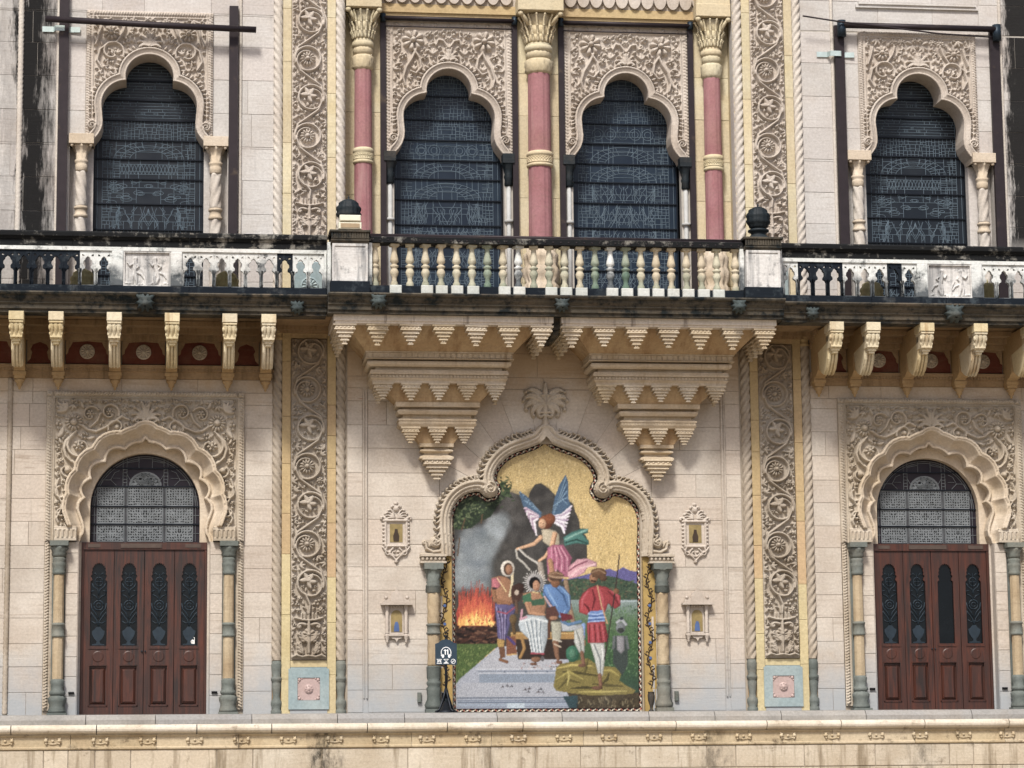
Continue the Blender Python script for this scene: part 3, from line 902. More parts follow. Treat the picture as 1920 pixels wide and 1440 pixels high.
def door_relief():
    hf = HF(-1.75, 1.75, 3.10, 5.78, .0125)
    X, Z = hf.X, hf.Z
    ins = inside(SC_OUT, X, Z); d, _, _ = nearest(SC_OUT, X, Z, closed=False); d = np.where(ins, -d, d)
    MW = .30
    band = (d < MW)
    # border rope and fillets
    for sx in (-1, 1):
        hf.rope(sx * 1.70, 3.10, sx * 1.70, 5.74, .035, .045, .052)
    hf.rope(-1.70, 5.735, 1.70, 5.735, .035, .045, .052)
    bord = (np.abs(X) > 1.61) | (Z > 5.655)
    field = ~band & ~bord
    hf.busy[:] = False
    h = .13
    hf.palmette(0, 5.26, .33, h, 4)
    for x_, z_ in ((1.27, 5.22),):
        hf.flower(x_, z_, .165, 14, h, 0, .36); hf.flower(-x_, z_, .165, 14, h, 0, .36)
    # main scrolls
    def scroll(cx, cz, r, a0, a1, w):
        A = np.radians(np.linspace(a0, a1, 18)); R = np.linspace(r, r * .42, 18)
        hf.mir([(cx + q * cos(a), cz + q * sin(a)) for a, q in zip(A, R)], list(np.linspace(w, w * .6, 18)), h * .8)
    scroll(.64, 5.40, .17, 200, -150, .03); hf.flower(.64, 5.41, .075, 6, h); hf.flower(-.64, 5.41, .075, 6, h)
    scroll(.52, 5.13, .15, -20, 280, .028); hf.disc(.51, 5.13, .05, h); hf.disc(-.51, 5.13, .05, h)
    hf.mir([(.30, 5.27), (.42, 5.33), (.55, 5.24), (.72, 5.12), (.88, 5.05), (1.02, 5.08), (1.12, 5.16)], [.03] * 7, h * .8)
    hf.mir([(.80, 5.38), (.86, 5.24), (.98, 5.13)], [.03, .03, .02], h * .8)
    scroll(.98, 5.36, .16, 150, -120, .028); hf.flower(.98, 5.37, .08, 6, h); hf.flower(-.98, 5.37, .08, 6, h)
    scroll(1.16, 4.78, .24, 60, -250, .034); hf.flower(1.18, 4.80, .10, 7, h, .3); hf.flower(-1.18, 4.80, .10, 7, h, .3)
    hf.mir([(1.22, 5.06), (1.30, 4.98), (1.40, 4.88), (1.44, 4.74), (1.40, 4.60), (1.30, 4.50)], [.02, .03, .036, .036, .03, .02], h * .85)
    scroll(1.38, 4.36, .18, 120, 400, .03); hf.disc(1.37, 4.36, .06, h); hf.disc(-1.37, 4.36, .06, h)
    scroll(1.47, 3.95, .12, 70, -230, .026); scroll(1.48, 3.62, .11, 120, 420, .026)
    hf.mir([(1.52, 4.20), (1.56, 4.08), (1.53, 3.90), (1.45, 3.76), (1.50, 3.60), (1.55, 3.50), (1.52, 3.42)], [.022] * 7, h * .8)
    for m in (1, -1):
        for q in range(5):
            a = radians(45 + (q - 2) * 24) if m > 0 else pi - radians(45 + (q - 2) * 24)
            hf.leaf(m * 1.40, 5.42, a, .24 - abs(q - 2) * .03, .035, h, 0)
    ok = field
    hf.fill(ok, 0, 21, [(.12, 900), (.085, 1800), (.06, 3500), (.042, 5000), (.03, 5000)], h * .8, mirror=True)
    H = np.where(field, .008 + hf.H * .95, 0)
    H = np.where(bord, np.maximum(.05, .03 + hf.H * 1.2), H)
    H = np.where(bord & ((np.abs(np.abs(X) - 1.635) < .014) | (np.abs(Z - 5.68) < .014)), .012, H)
    # cusped moulding: outer lip, cove, inner lip
    t = d / MW
    mold = np.where(d > .255, .15, np.where(d > .215, .11 + .02 * np.sin((d - .215) / .04 * pi), 0))
    cove = -.14 + .25 * np.clip((d - .05) / .165, 0, 1) ** 1.9
    mold = np.where(d <= .215, cove, mold)
    mold = np.where(d <= .05, -.095 + .012 * np.sqrt(np.clip(1 - ((d - .025) / .025) ** 2, 0, 1)), mold)
    H = np.where(band, mold, H)
    # block at the foot of the arch
    foot = (Z < 3.36) & (np.abs(X) > 1.20) & (np.abs(X) < 1.60)
    fl = .10 + .022 * np.cos((np.abs(X) - 1.2) / .4 * 2 * pi * 5) * (Z > 3.16) * (Z < 3.30)
    H = np.where(foot, np.where((Z > 3.31), .075, fl), H)
    hf.H = H
    return hf, d, band, bord
hfD, dD, bandD, bordD = door_relief()
meS, oS = hfD.mesh('carved_spandrel', M['carve'], 0, DY, keep=~(dD < .30) & ~bordD | ((hfD.Z < 3.36) & (np.abs(hfD.X) > 1.2) & ~bordD), skirt=0)
kb = bordD.copy()
kb2 = kb.copy(); kb2[:-1, :] |= kb[1:, :]; kb2[:, :-1] |= kb[:, 1:]; kb2[1:, :] |= kb[:-1, :]; kb2[:, 1:] |= kb[:, :-1]
meB, oB = hfD.mesh('rope_border', M['carve'], 0, DY, keep=kb2, skirt=.05)
footm = ((hfD.Z < 3.36) & (np.abs(hfD.X) > 1.2))
km = (dD < .30) & ~footm
km2 = km.copy(); km2[:-1, :] |= km[1:, :]; km2[:, :-1] |= km[:, 1:]; km2[1:, :] |= km[:-1, :]; km2[:, 1:] |= km[:, :-1]
meM, oM = hfD.mesh('cusped_moulding', M['arch'], 0, DY, drop=SC_OUT + [(1.14, 2.9), (-1.14, 2.9)], keep=km2, skirt=0)
# rope border running down beside the columns
hfj = HF(-.11, .11, .12, 3.10, .0125)
hfj.rope(.06, .15, .06, 3.10, .035, .045, .052)
hfj.H = np.where(hfj.X > -.02, np.maximum(.055 - .025, .03 + hfj.H) * 1.0, .012)
meJ, oJ = hfj.mesh('rope_border', M['carve'], 0, 0, skirt=.05)

def leafy_column(root, cx, cy, z0, z1, r, shaft, capm, basem, names=True):
    """door column: base, shaft with a carved band, bulging capital"""
    H = z1 - z0
    mb = MB()
    mb.box(cx - r * 1.75, cx + r * 1.75, cy - r * 1.6, cy + r * 1.2, z0, z0 + .07)
    mb.lathe(cx, cy, [(r * 1.6, z0 + .07), (r * 1.62, z0 + .11), (r * 1.25, z0 + .2), (r * 1.5, z0 + .27), (r * 1.55, z0 + .33), (r * 1.15, z0 + .37)], 16, mod=lambda th, i, z: 1 + .08 * cos(8 * th) * (i in (2, 3, 4)))
    mb.lathe(cx, cy, [(r * 1.1, z0 + .37), (r * 1.35, z0 + .40), (r * 1.35, z0 + .44), (r * 1.0, z0 + .47), (r * 1.12, z0 + .55), (r * 1.22, z0 + .62), (r * 1.0, z0 + .66)], 16, mod=lambda th, i, z: 1 + .05 * cos(10 * th))
    mb.build('base', M[basem], root)
    zb = z0 + .66; zt = z1 - .60; zm = zb + (zt - zb) * .47
    oct_ = lambda th, i, z: 1 - .045 * (abs(((th * 8 / (2 * pi)) % 1) - .5) * 2 < .25)
    MB().lathe(cx, cy, [(r, zb), (r * .98, zm - .12)], 16, mod=oct_, smooth=False).lathe(cx, cy, [(r * .97, zm + .12), (r * .93, zt)], 16, mod=oct_, smooth=False).build('shaft', M[shaft], root)
    MB().lathe(cx, cy, [(r, zm - .13), (r * 1.2, zm - .12), (r * 1.2, zm - .09), (r * 1.06, zm - .08), (r * 1.08, zm + .07), (r * 1.2, zm + .08), (r * 1.2, zm + .11), (r, zm + .125)], 16, mod=lambda th, i, z: 1 + (.05 * cos(9 * th) if i in (3, 4) else 0)).build('carved_band', M[basem], root)
    mb = MB()
    mb.lathe(cx, cy, [(r * .95, zt), (r * 1.15, zt + .02), (r * 1.15, zt + .06), (r * 1.0, zt + .08), (r * 1.18, zt + .16), (r * 1.2, zt + .21), (r * 1.02, zt + .24), (r * 1.25, zt + .28), (r * 1.05, zt + .31)], 16, mod=lambda th, i, z: 1 + .06 * cos(10 * th) * (i in (4, 5)))
    mb.lathe(cx, cy, [(r * 1.0, zt + .31), (r * 1.25, zt + .36), (r * 1.2, zt + .41), (r * 1.55, zt + .47), (r * 1.5, zt + .51)], 16, mod=lambda th, i, z: 1 + .1 * cos(8 * th) * (i in (1, 3)))
    mb.box(cx - r * 1.65, cx + r * 1.65, cy - r * 1.65, cy + r * 1.2, zt + .51, z1)
    mb.build('capital', M[capm], root)

def door_surround():
    root = thing('door_surround', 'carved sandstone surround with cusped arch around the left doorway', 'door surround', (-CX, 0, 0))
    for me, o, nm in ((meS, oS, 'carved_spandrel'), (meB, oB, 'rope_border'), (meM, oM, 'cusped_moulding')):
        place(nm, me, root, (o[0] - CX, o[1], o[2]))
    r_ = reveal(SR_FULL, -CX, DY + .09, .40); r_.build('arch_soffit', M['arch'], root)
    # flat stone behind the cusps, cut to the round-headed window
    hole = [(.975, 3.12)] + arc(0, 3.74, .975, .975, 0, 180, 28) + [(-.975, 3.12)]
    outer = [(-1.30, 3.105), (1.30, 3.105), (1.30, 5.1), (-1.30, 5.1)]
    mb = MB()
    # tympanum ring as strips between the round head and the rectangle
    ring = [(.975, 3.105), (.975, 3.74)] + arc(0, 3.74, .975, .975, 0, 180, 28)[1:-1] + [(-.975, 3.74), (-.975, 3.105)]
    poly = [(1.30, 3.105), (1.30, 5.1), (-1.30, 5.1), (-1.30, 3.105)] + ring[::-1]
    mb.plate([(-CX + p[0], p[1]) for p in poly], [], .30, .55)
    mb.build('tympanum_stone', M['arch'], root)
    for s in (-1, 1):
        o = place('rope_border', meJ, root, (-CX + s * 1.64, DY + .03, 0))
        o.scale = (s, 1, 1)
        MB().box(-CX + s * 1.385, -CX + s * 1.53, -.002, .05, 0, 3.095).box(-CX + s * 1.61, -CX + s * 1.53, -.03, .05, 0, 3.095).build('column_backing', M['green'], root)
    return root
SR_FULL = SC_OUT
ds = door_surround()
ds2 = copy_tree(ds, (2 * CX, 0, 0))
ds2['label'] = 'carved sandstone surround with cusped arch around the right doorway'
ds['group'] = ds2['group'] = 'carved door surrounds'

cols = []
LBL = {(-1, -1): 'grey-green and buff column at the outer side of the left doorway', (-1, 1): 'grey-green and buff column at the inner side of the left doorway',
       (1, -1): 'grey-green and buff column at the inner side of the right doorway', (1, 1): 'grey-green and buff column at the outer side of the right doorway'}
c0 = thing('door_column', LBL[(-1, -1)], 'column', (-CX - 1.49, -.10, 0), 'columns beside the doorways')
leafy_column(c0, -CX - 1.49, -.10, 0, 3.09, .098, 'warmcol', 'green', 'green')
for (a, b) in ((-1, 1), (1, -1), (1, 1)):
    c = copy_tree(c0, (a * CX + b * 1.49 + CX + 1.49, 0, 0)); c['label'] = LBL[(a, b)]

# ------------------------------------------------------------ doors
def door(cx, label, plain_pane=None):
    root = thing('double_door', label, 'door', (cx, .25, 0), 'panelled teak doors')
    Y = .23
    W = 1.112
    mb = MB()
    mb.box(cx - W, cx + W, Y - .03, Y + .1, 2.97, 3.10).box(cx - W, cx - W + .045, Y - .02, Y + .1, 0, 2.97).box(cx + W - .045, cx + W, Y - .02, Y + .1, 0, 2.97)
    fr = mb.build('door_frame', M['wood'], root)
    MB().box(cx - .42, cx + .30, Y - .045, Y - .031, 3.0, 3.075).box(cx - 1.0, cx - .78, Y - .04, Y - .031, 3.005, 3.07).box(cx + .72, cx + 1.0, Y - .04, Y - .031, 3.005, 3.07).build('faded_strip', M['woodfade'], fr)
    lw = (2 * W - .09) / 4
    for k in range(4):
        x0 = cx - W + .045 + lw * k; x1 = x0 + lw; g = .004 if k != 2 else .006
        xm = (x0 + x1) / 2
        leaf = MB()
        hw = .148
        # cusped glass opening
        op = [(hw, 1.26), (hw, 2.40), (hw - .035, 2.435), (hw - .02, 2.47), (hw - .005, 2.50), (hw - .03, 2.535), (hw - .02, 2.57), (hw - .035, 2.60)]
        for q in range(5):
            a = radians(20 + q * 17); op += [(cos(a) * .125, 2.60 + sin(a) * .14), (cos(a + .15) * .105, 2.60 + sin(a + .15) * .12)]
        op = op + [(0, 2.745)] + [(-p[0], p[1]) for p in reversed(op)]
        pn = [(-.165, .20), (.165, .20), (.165, .90), (-.165, .90)]
        leaf.plate([(x0 + g, .008), (x1 - g, .008), (x1 - g, 2.965), (x0 + g, 2.965)], [[(xm + p[0], p[1]) for p in op], [(xm + p[0], p[1]) for p in pn]], Y, Y + .055)
        lf = leaf.build('door_leaf', M['wood'], root)
        # raised lower panel in its recess
        p = MB()
        p.box(xm - .164, xm + .164, Y + .03, Y + .05, .201, .899)
        p.box(xm - .13, xm + .13, Y + .006, Y + .03, .235, .865, .02)
        p.box(xm - .105, xm + .105, Y - .006, Y + .006, .26, .84, .015)
        p.build('lower_panel', M['wood'], lf)
        p = MB().box(xm - .16, xm + .16, Y - .018, Y - .001, .905, .925).box(xm - .14, xm + .14, Y - .03, Y - .018, .909, .922).build('panel_moulding', M['wood'], lf)
        # little turned boss and mid rail
        MB().lathe(xm, 0, [(.001, 0)], 4) if False else None
        mb = MB(); n = 20
        for (e0, e1, f0, f1) in ((-.168, -.150, .19, .91), (.150, .168, .19, .91), (-.168, .168, .19, .208)): mb.box(xm + e0, xm + e1, Y - .012, Y - .001, f0, f1)
        vs = [(xm + .10 * cos(2 * pi * i / n), Y - .001, 1.07 + .10 * sin(2 * pi * i / n)) for i in range(n)] + [(xm + .085 * cos(2 * pi * i / n), Y - .008, 1.07 + .085 * sin(2 * pi * i / n)) for i in range(n)]
        mb.add(vs, [(i, (i + 1) % n, n + (i + 1) % n, n + i) for i in range(n)] + [tuple(range(n, 2 * n))]).box(xm - .17, xm + .17, Y - .014, Y - .001, 1.205, 1.235)
        mb.build('carved_roundel', M['wood'], lf)
        MB().box(xm - .165, xm + .165, Y + .04, Y + .05, 1.24, 2.77).build('glass', M['glass_door'], lf)
        if k != plain_pane:
            gr = MB(); y = Y + .032
            def T(pts, r=.008):
                gr.tube([(xm + a, y, b) for a, b in pts], r, 5)
                gr.tube([(xm - a, y, b) for a, b in pts], r, 5)
            # urn at the foot, stem and scrolls above
            gr.plate([(xm + a, b) for a, b in [(-.11, 1.27), (.11, 1.27), (.11, 1.29), (.04, 1.30), (.025, 1.34), (.07, 1.39), (.105, 1.46), (.115, 1.52), (.07, 1.55), (.03, 1.60), (-.03, 1.60), (-.07, 1.55), (-.115, 1.52), (-.105, 1.46), (-.07, 1.39), (-.025, 1.34), (-.04, 1.30), (-.11, 1.29)]], [], y - .006, y + .006, back=True)
            T([(0, 1.6), (.03, 1.72), (.09, 1.80), (.13, 1.86), (.135, 1.78)], .011)
            T([(.0, 1.68), (.06, 1.66), (.12, 1.70)], .009)
            T([(.01, 1.75), (.05, 1.84), (.12, 1.92), (.135, 2.02)], .011)
            T(arc(0, 1.98, .085, .085, 90, -90, 9), .012)
            T(arc(0, 1.98, .04, .04, 90, -90, 6), .01)
            T([(.0, 2.07), (.05, 2.14), (.12, 2.17), (.13, 2.23), (.08, 2.24)], .01)
            T([(.0, 2.16), (.02, 2.26), (.09, 2.31), (.12, 2.37)], .01)
            T(arc(0, 2.40, .07, .08, 90, -90, 8), .009)
            T([(.0, 2.3), (.0, 2.56)], .006)
            T([(.0, 2.40), (.07, 2.40)], .007)
            T([(.02, 2.5), (.07, 2.56), (.1, 2.52)], .008)
            gr.build('scroll_grille', M['doorgrille'], lf)
    for q in (-.03, .03):
        MB().ball((cx + q, Y - .02, 1.16), .016, 8).build('knob', M['pipe2'], root)
    return root
dl = door(-CX, 'left brown panelled four leaf door, with a small white sticker on its last pane')
dr = door(CX, 'right brown panelled four leaf door, third pane plain without ironwork', 2)
st = MB().box(-CX + .80, -CX + .90, 0.262, .266, 1.29, 1.41).build('sticker', M['sticker'], cat='sticker', label='small white sticker low on the last glass pane of the left door')
MB().plate([(-CX + .81, 1.40), (-CX + .89, 1.40), (-CX + .89, 1.36)], [], .259, .2615).box(-CX + .81, -CX + .88, .259, .2615, 1.325, 1.332).build('sticker_print', M['signpole'], st)
for sx in (-1, 1):
    for s2 in (-1, 1):
        MB().box(sx * CX + s2 * 1.2, sx * CX + s2 * 1.3, -.05, -.012, .40, .44, .005).build('wall_hook', M['black'], cat='door stay', label='small black metal stay fixed low on the stone %s of the %s doorway' % ('left' if s2 < 0 else 'right', 'left' if sx < 0 else 'right'))

# ------------------------------------------------------------ arabesque pilasters beside the centre bay
def strip_relief(z0, z1, pitch, zs, seed, W=.325, flip=1, vase=True):
    hf = HF(-W, W, z0, z1, .0115)
    h = .115
    n = len(zs)
    for i, zc in enumerate(zs):
        s = flip * (1 if i % 2 == 0 else -1)
        cx = s * .035
        R = .235
        A = np.radians(np.linspace(-20 if s > 0 else 200, 290 if s > 0 else -110, 22))
        hf.stroke([(cx + R * cos(a), zc + R * .98 * sin(a)) for a in A], [.025] * 22, h * .9)
        # inner spiral to the flower
        A = np.radians(np.linspace(290 if s > 0 else -110, 470 if s > 0 else -290, 12)); RR = np.linspace(R, .13, 12)
        hf.stroke([(cx + r * cos(a), zc + r * sin(a)) for a, r in zip(A, RR)], [.02] * 12, h * .85)
        if i % 2:
            hf.flower(cx, zc, .145, 13, h * 1.05, .2, .3)
        else:
            for q in range(5):
                a = radians(-100 + q * 62 + 20 * s); hf.leaf(cx - .05 * s, zc + .04, a, .16, .042, h, .5 * s)
            hf.disc(cx - .05 * s, zc + .04, .035, h * 1.1)
        if i < n - 1:
            zn = zs[i + 1]
            hf.stroke([(cx + s * R * .98, zc + .02), (cx + s * R * .75, zc + (zn - zc) * .3), (cx * .2, zc + (zn - zc) * .5), (-s * R * .7, zc + (zn - zc) * .68), (-s * R * 1.05, zc + (zn - zc) * .95)], [.022, .026, .027, .026, .022], h * .9)
    if vase:
        b = z0 + .12
        hf.stroke([(-.24, b + .62), (-.12, b + .585), (0, b + .575), (.12, b + .585), (.24, b + .62)], .022, h)
        for q in (-.13, -.07, 0, .07, .13): hf.stroke([(q, b + .60), (q, b + .70)], .018, h * .9)
        hf.stroke([(0, b + .57), (0, b + .2)], [.03, .06], h)
        hf.flower(0, b + .32, .13, 9, h, 0, .25)
        for m in (1, -1):
            hf.curl(m * .06, b + .5, pi / 2 if 0 else (.3 if m > 0 else pi - .3), .26, .035, h, 3, -m)
            hf.acanthus(m * .03, b + .2, (.5 if m > 0 else pi - .5), .2, .05, h, .8 * m)
            hf.acanthus(m * .1, b - .02, (.9 if m > 0 else pi - .9), .2, .05, h, .8 * m)
            hf.stroke([(0, b - .05), (m * .12, b - .07), (m * .22, b - .04), (m * .30, b - .075)], .022, h)
        hf.stroke([(0, b + .2), (0, b)], .035, h)
        hf.stroke([(0, b + .7), (.02, b + .85), (-.06, zs[0] - .2)], .028, h)
    ok = np.ones(hf.X.shape, bool)
    hf.fill(ok, 0, seed, [(.085, 500), (.06, 1500), (.042, 3500), (.03, 6000)], h * .85)
    edge = np.minimum(np.minimum(hf.X + W, W - hf.X), np.minimum(hf.Z - z0, z1 - hf.Z))
    hf.H = np.where(edge < .012, 0.0, .006 + hf.H * .95)
    return hf
lowz = [1.95 + .68 * i for i in range(8)]
lowz = [z for z in lowz if z < 6.6]
s_low = strip_relief(.99, 6.78, .70, [2.35 + .70 * i for i in range(7)], 5, W=.322)
s_up = strip_relief(8.55, 14.9, .73, [9.82 + .73 * i for i in range(7)], 8, W=.322, flip=1)
meL_, oL_ = s_low.mesh('arabesque_relief', M['carve_strip'], 0, 0, skirt=.04)
meU_, oU_ = s_up.mesh('arabesque_relief', M['carve_up'], 0, 0, skirt=.04)
# a boxed rosette face for the marble tile
def twist(mb, cx, cy, r, z0, z1, n, k, amp, seg=14, dz=.035, a0=0, a1=2 * pi):
    m = max(2, int((z1 - z0) / dz))
    prof = [(r, z0 + (z1 - z0) * i / m) for i in range(m + 1)]
    return mb.lathe(cx, cy, prof, seg, a0, a1, mod=lambda th, i, z: 1 + amp * (abs(sin(n * .5 * (th - k * z))) * 2 - 1))
for sx in (-1, 1):
    nm = 'left' if sx < 0 else 'right'
    X0 = sx * 4.31
    # lower
    root = thing('carved_pilaster', 'tall lower arabesque pilaster with yellow stone edges %s of the mosaic, blue marble tile below' % nm, 'pilaster', (X0, .1, 0), 'carved pilasters')
    place('arabesque_relief', meL_, root, (X0, -.012, 0))
    MB().box(X0 - .345, X0 + .345, .03, .3, .9, 7.0).build('backing', M['frieze'], root)
    for s2 in (-1, 1):
        x0, x1 = sorted((X0 + s2 * .33, X0 + s2 * .485))
        zz = 0.0; r = random.Random(5 + s2 + sx * 3)
        while zz < 6.9:
            h = r.uniform(.55, 1.25); z1 = min(6.92, zz + h)
            if 6.92 - z1 < .3: z1 = 6.92
            up = zz > 2.2
            MB().box(x0, x1, -.035, .2, zz + .002, z1 - .002, .006).build('edge_stone', M['ochre'] if up else M['olive'], root)
            zz = z1
            if zz >= 6.92: break
    MB().box(X0 - .325, X0 + .325, -.03, .2, .86, .975).build('edge_stone', M['olive'], root)
    MB().box(X0 - .325, X0 + .325, -.03, .2, 6.79, 6.92).build('edge_stone', M['ochre'], root)
    MB().box(X0 - .33, X0 + .33, -.04, .2, .0, .105).build('plinth_stone', M['wall'], root)
    # marble tile
    t = MB()
    t.box(X0 - .325, X0 + .325, -.028, .1, .11, .855)
    t.plate([(X0 - .36, .11), (X0 + .36, .11), (X0 + .36, .83), (X0 - .36, .83)], [[(X0 - .2, .27), (X0 + .2, .27), (X0 + .2, .67), (X0 - .2, .67)]], -.062, -.03)
    tl = t.build('marble_slab', M['bluemarble'], root)
    cut = .07; q = .197
    MB().box(X0 - q, X0 + q, -.048, -.03, .273, .667).build('pink_inset', M['pinkmarble'], tl)
    mb = MB()
    n = 24
    for (ra, rb, ya, yb) in ((.085, .075, -.048, -.066), (.04, .03, -.048, -.07)):
        vs = [(X0 + ra * cos(2 * pi * i / n), ya, .47 + ra * sin(2 * pi * i / n)) for i in range(n)] + [(X0 + rb * cos(2 * pi * i / n), yb, .47 + rb * sin(2 * pi * i / n)) for i in range(n)]
        mb.add(vs, [(i, (i + 1) % n, n + (i + 1) % n, n + i) for i in range(n)] + [tuple(range(n, 2 * n))], True)
    for i in range(8):
        mb.ball((X0 + .057 * cos(i * pi / 4), -.066, .47 + .057 * sin(i * pi / 4)), .012, 6)
    for a in (-1, 1):
        for b in (-1, 1):
            mb.ball((X0 + a * .165, -.052, .47 + b * .165), .03, 8, (1, .5, 1)); mb.ball((X0 + a * .12, -.052, .47 + b * .185), .018, 6, (1, .5, 1)); mb.ball((X0 + a * .185, -.052, .47 + b * .12), .018, 6, (1, .5, 1))
    mb.build('rosette', M['pinkmarble'], tl)
    # upper
    root = thing('carved_pilaster', 'tall upper arabesque pilaster with pale yellow edges above the balcony, %s of the pink columns' % nm, 'pilaster', (X0, .1, 7.2), 'carved pilasters')
    place('arabesque_relief', meU_, root, (X0, -.012, 0))
    MB().box(X0 - .345, X0 + .345, .03, .3, 7.0, 15.2).build('backing', M['wall_up'], root)
    for s2 in (-1, 1):
        x0, x1 = sorted((X0 + s2 * .33, X0 + s2 * .485))
        zz = 7.2; r = random.Random(55 + s2 + sx * 3)
        while zz < 15:
            z1 = zz + r.uniform(.8, 1.7)
            MB().box(x0, x1, -.035, .2, zz + .002, z1 - .002, .006).build('edge_stone', M['yellow'], root)
            zz = z1
    # rope columns
    for s2, pl in ((-1, 'inner'), (1, 'outer')):
        xr = sx * (4.31 + s2 * .57)
        root = thing('rope_column', 'slim twisted rope column of the lower storey, %s edge of the %s pilaster' % (pl, nm), 'column', (xr, .03, 0), 'rope columns')
        twist(MB(), xr, .02, .082, .98, 6.75, 4, 9.0 * (-1 if sx < 0 else 1), .22, dz=.03, a0=-pi - .1, a1=.1).build('rope_shaft', M['rope'], root)
        MB().box(xr - .088, xr + .088, .02, .3, 0, 7.0).build('backing', M['frieze'], root)
        MB().lathe(xr, .0, [(.085, 0), (.10, .03), (.10, .09), (.07, .12), (.10, .19), (.10, .25), (.07, .29), (.062, .35), (.075, .46), (.085, .56), (.07, .60), (.10, .63), (.10, .67), (.07, .70), (.09, .80), (.095, .90), (.075, .97)], 14).build('base', M['green'], root)
        MB().lathe(xr, .0, [(.07, 6.75), (.095, 6.77), (.09, 6.80), (.075, 6.82), (.08, 6.88), (.10, 6.90), (.09, 6.92), (.08, 6.95), (.11, 7.02)], 14).build('capital', M['ochre'], root)
        root = thing('rope_column', 'slim pale twisted rope column of the upper storey, %s edge of the %s pilaster' % (pl, nm), 'column', (xr, .03, 7.2), 'rope columns')
        twist(MB(), xr, .02, .082, 7.2, 15.0, 4, 9.0 * (1 if sx > 0 else -1), .18, dz=.03, a0=-pi - .1, a1=.1).build('rope_shaft', M['rope_up'], root)
        MB().box(xr - .088, xr + .088, .02, .3, 7.0, 15.2).build('backing', M['wall_up'], root)
# thin ropes on the side bays
for sx, nm in ((-1, 'left'), (1, 'right')):
    r_ = MB(); twist(r_, sx * 9.62, -.005, .045, .05, 6.0, 3, 24, .16, 8, .03)
    tag(r_.build('rope_moulding', M['rope']), 'thin twisted stone rope on the ground floor wall outside the %s doorway' % nm, 'moulding', 'thin rope mouldings')
    r_ = MB(); twist(r_, sx * 9.55, -.005, .05, 7.2, 15, 3, 24 , .16, 8, .03)
    tag(r_.build('rope_moulding', M['rope_up']), 'twisted stone rope along the black soot run, far %s of the upper wall' % nm, 'moulding', 'thin rope mouldings')
    for xx, wd in ((5.575, 'inner'), (8.875, 'outer')):
        r_ = MB(); twist(r_, sx * xx, -.005, .032, 7.2, 15, 3, 34, .18, 8, .022)
        tag(r_.build('rope_moulding', M['rope_up']), 'very thin rope moulding beside the %s steel upright of the upper %s window' % (wd, nm), 'moulding', 'thin rope mouldings')

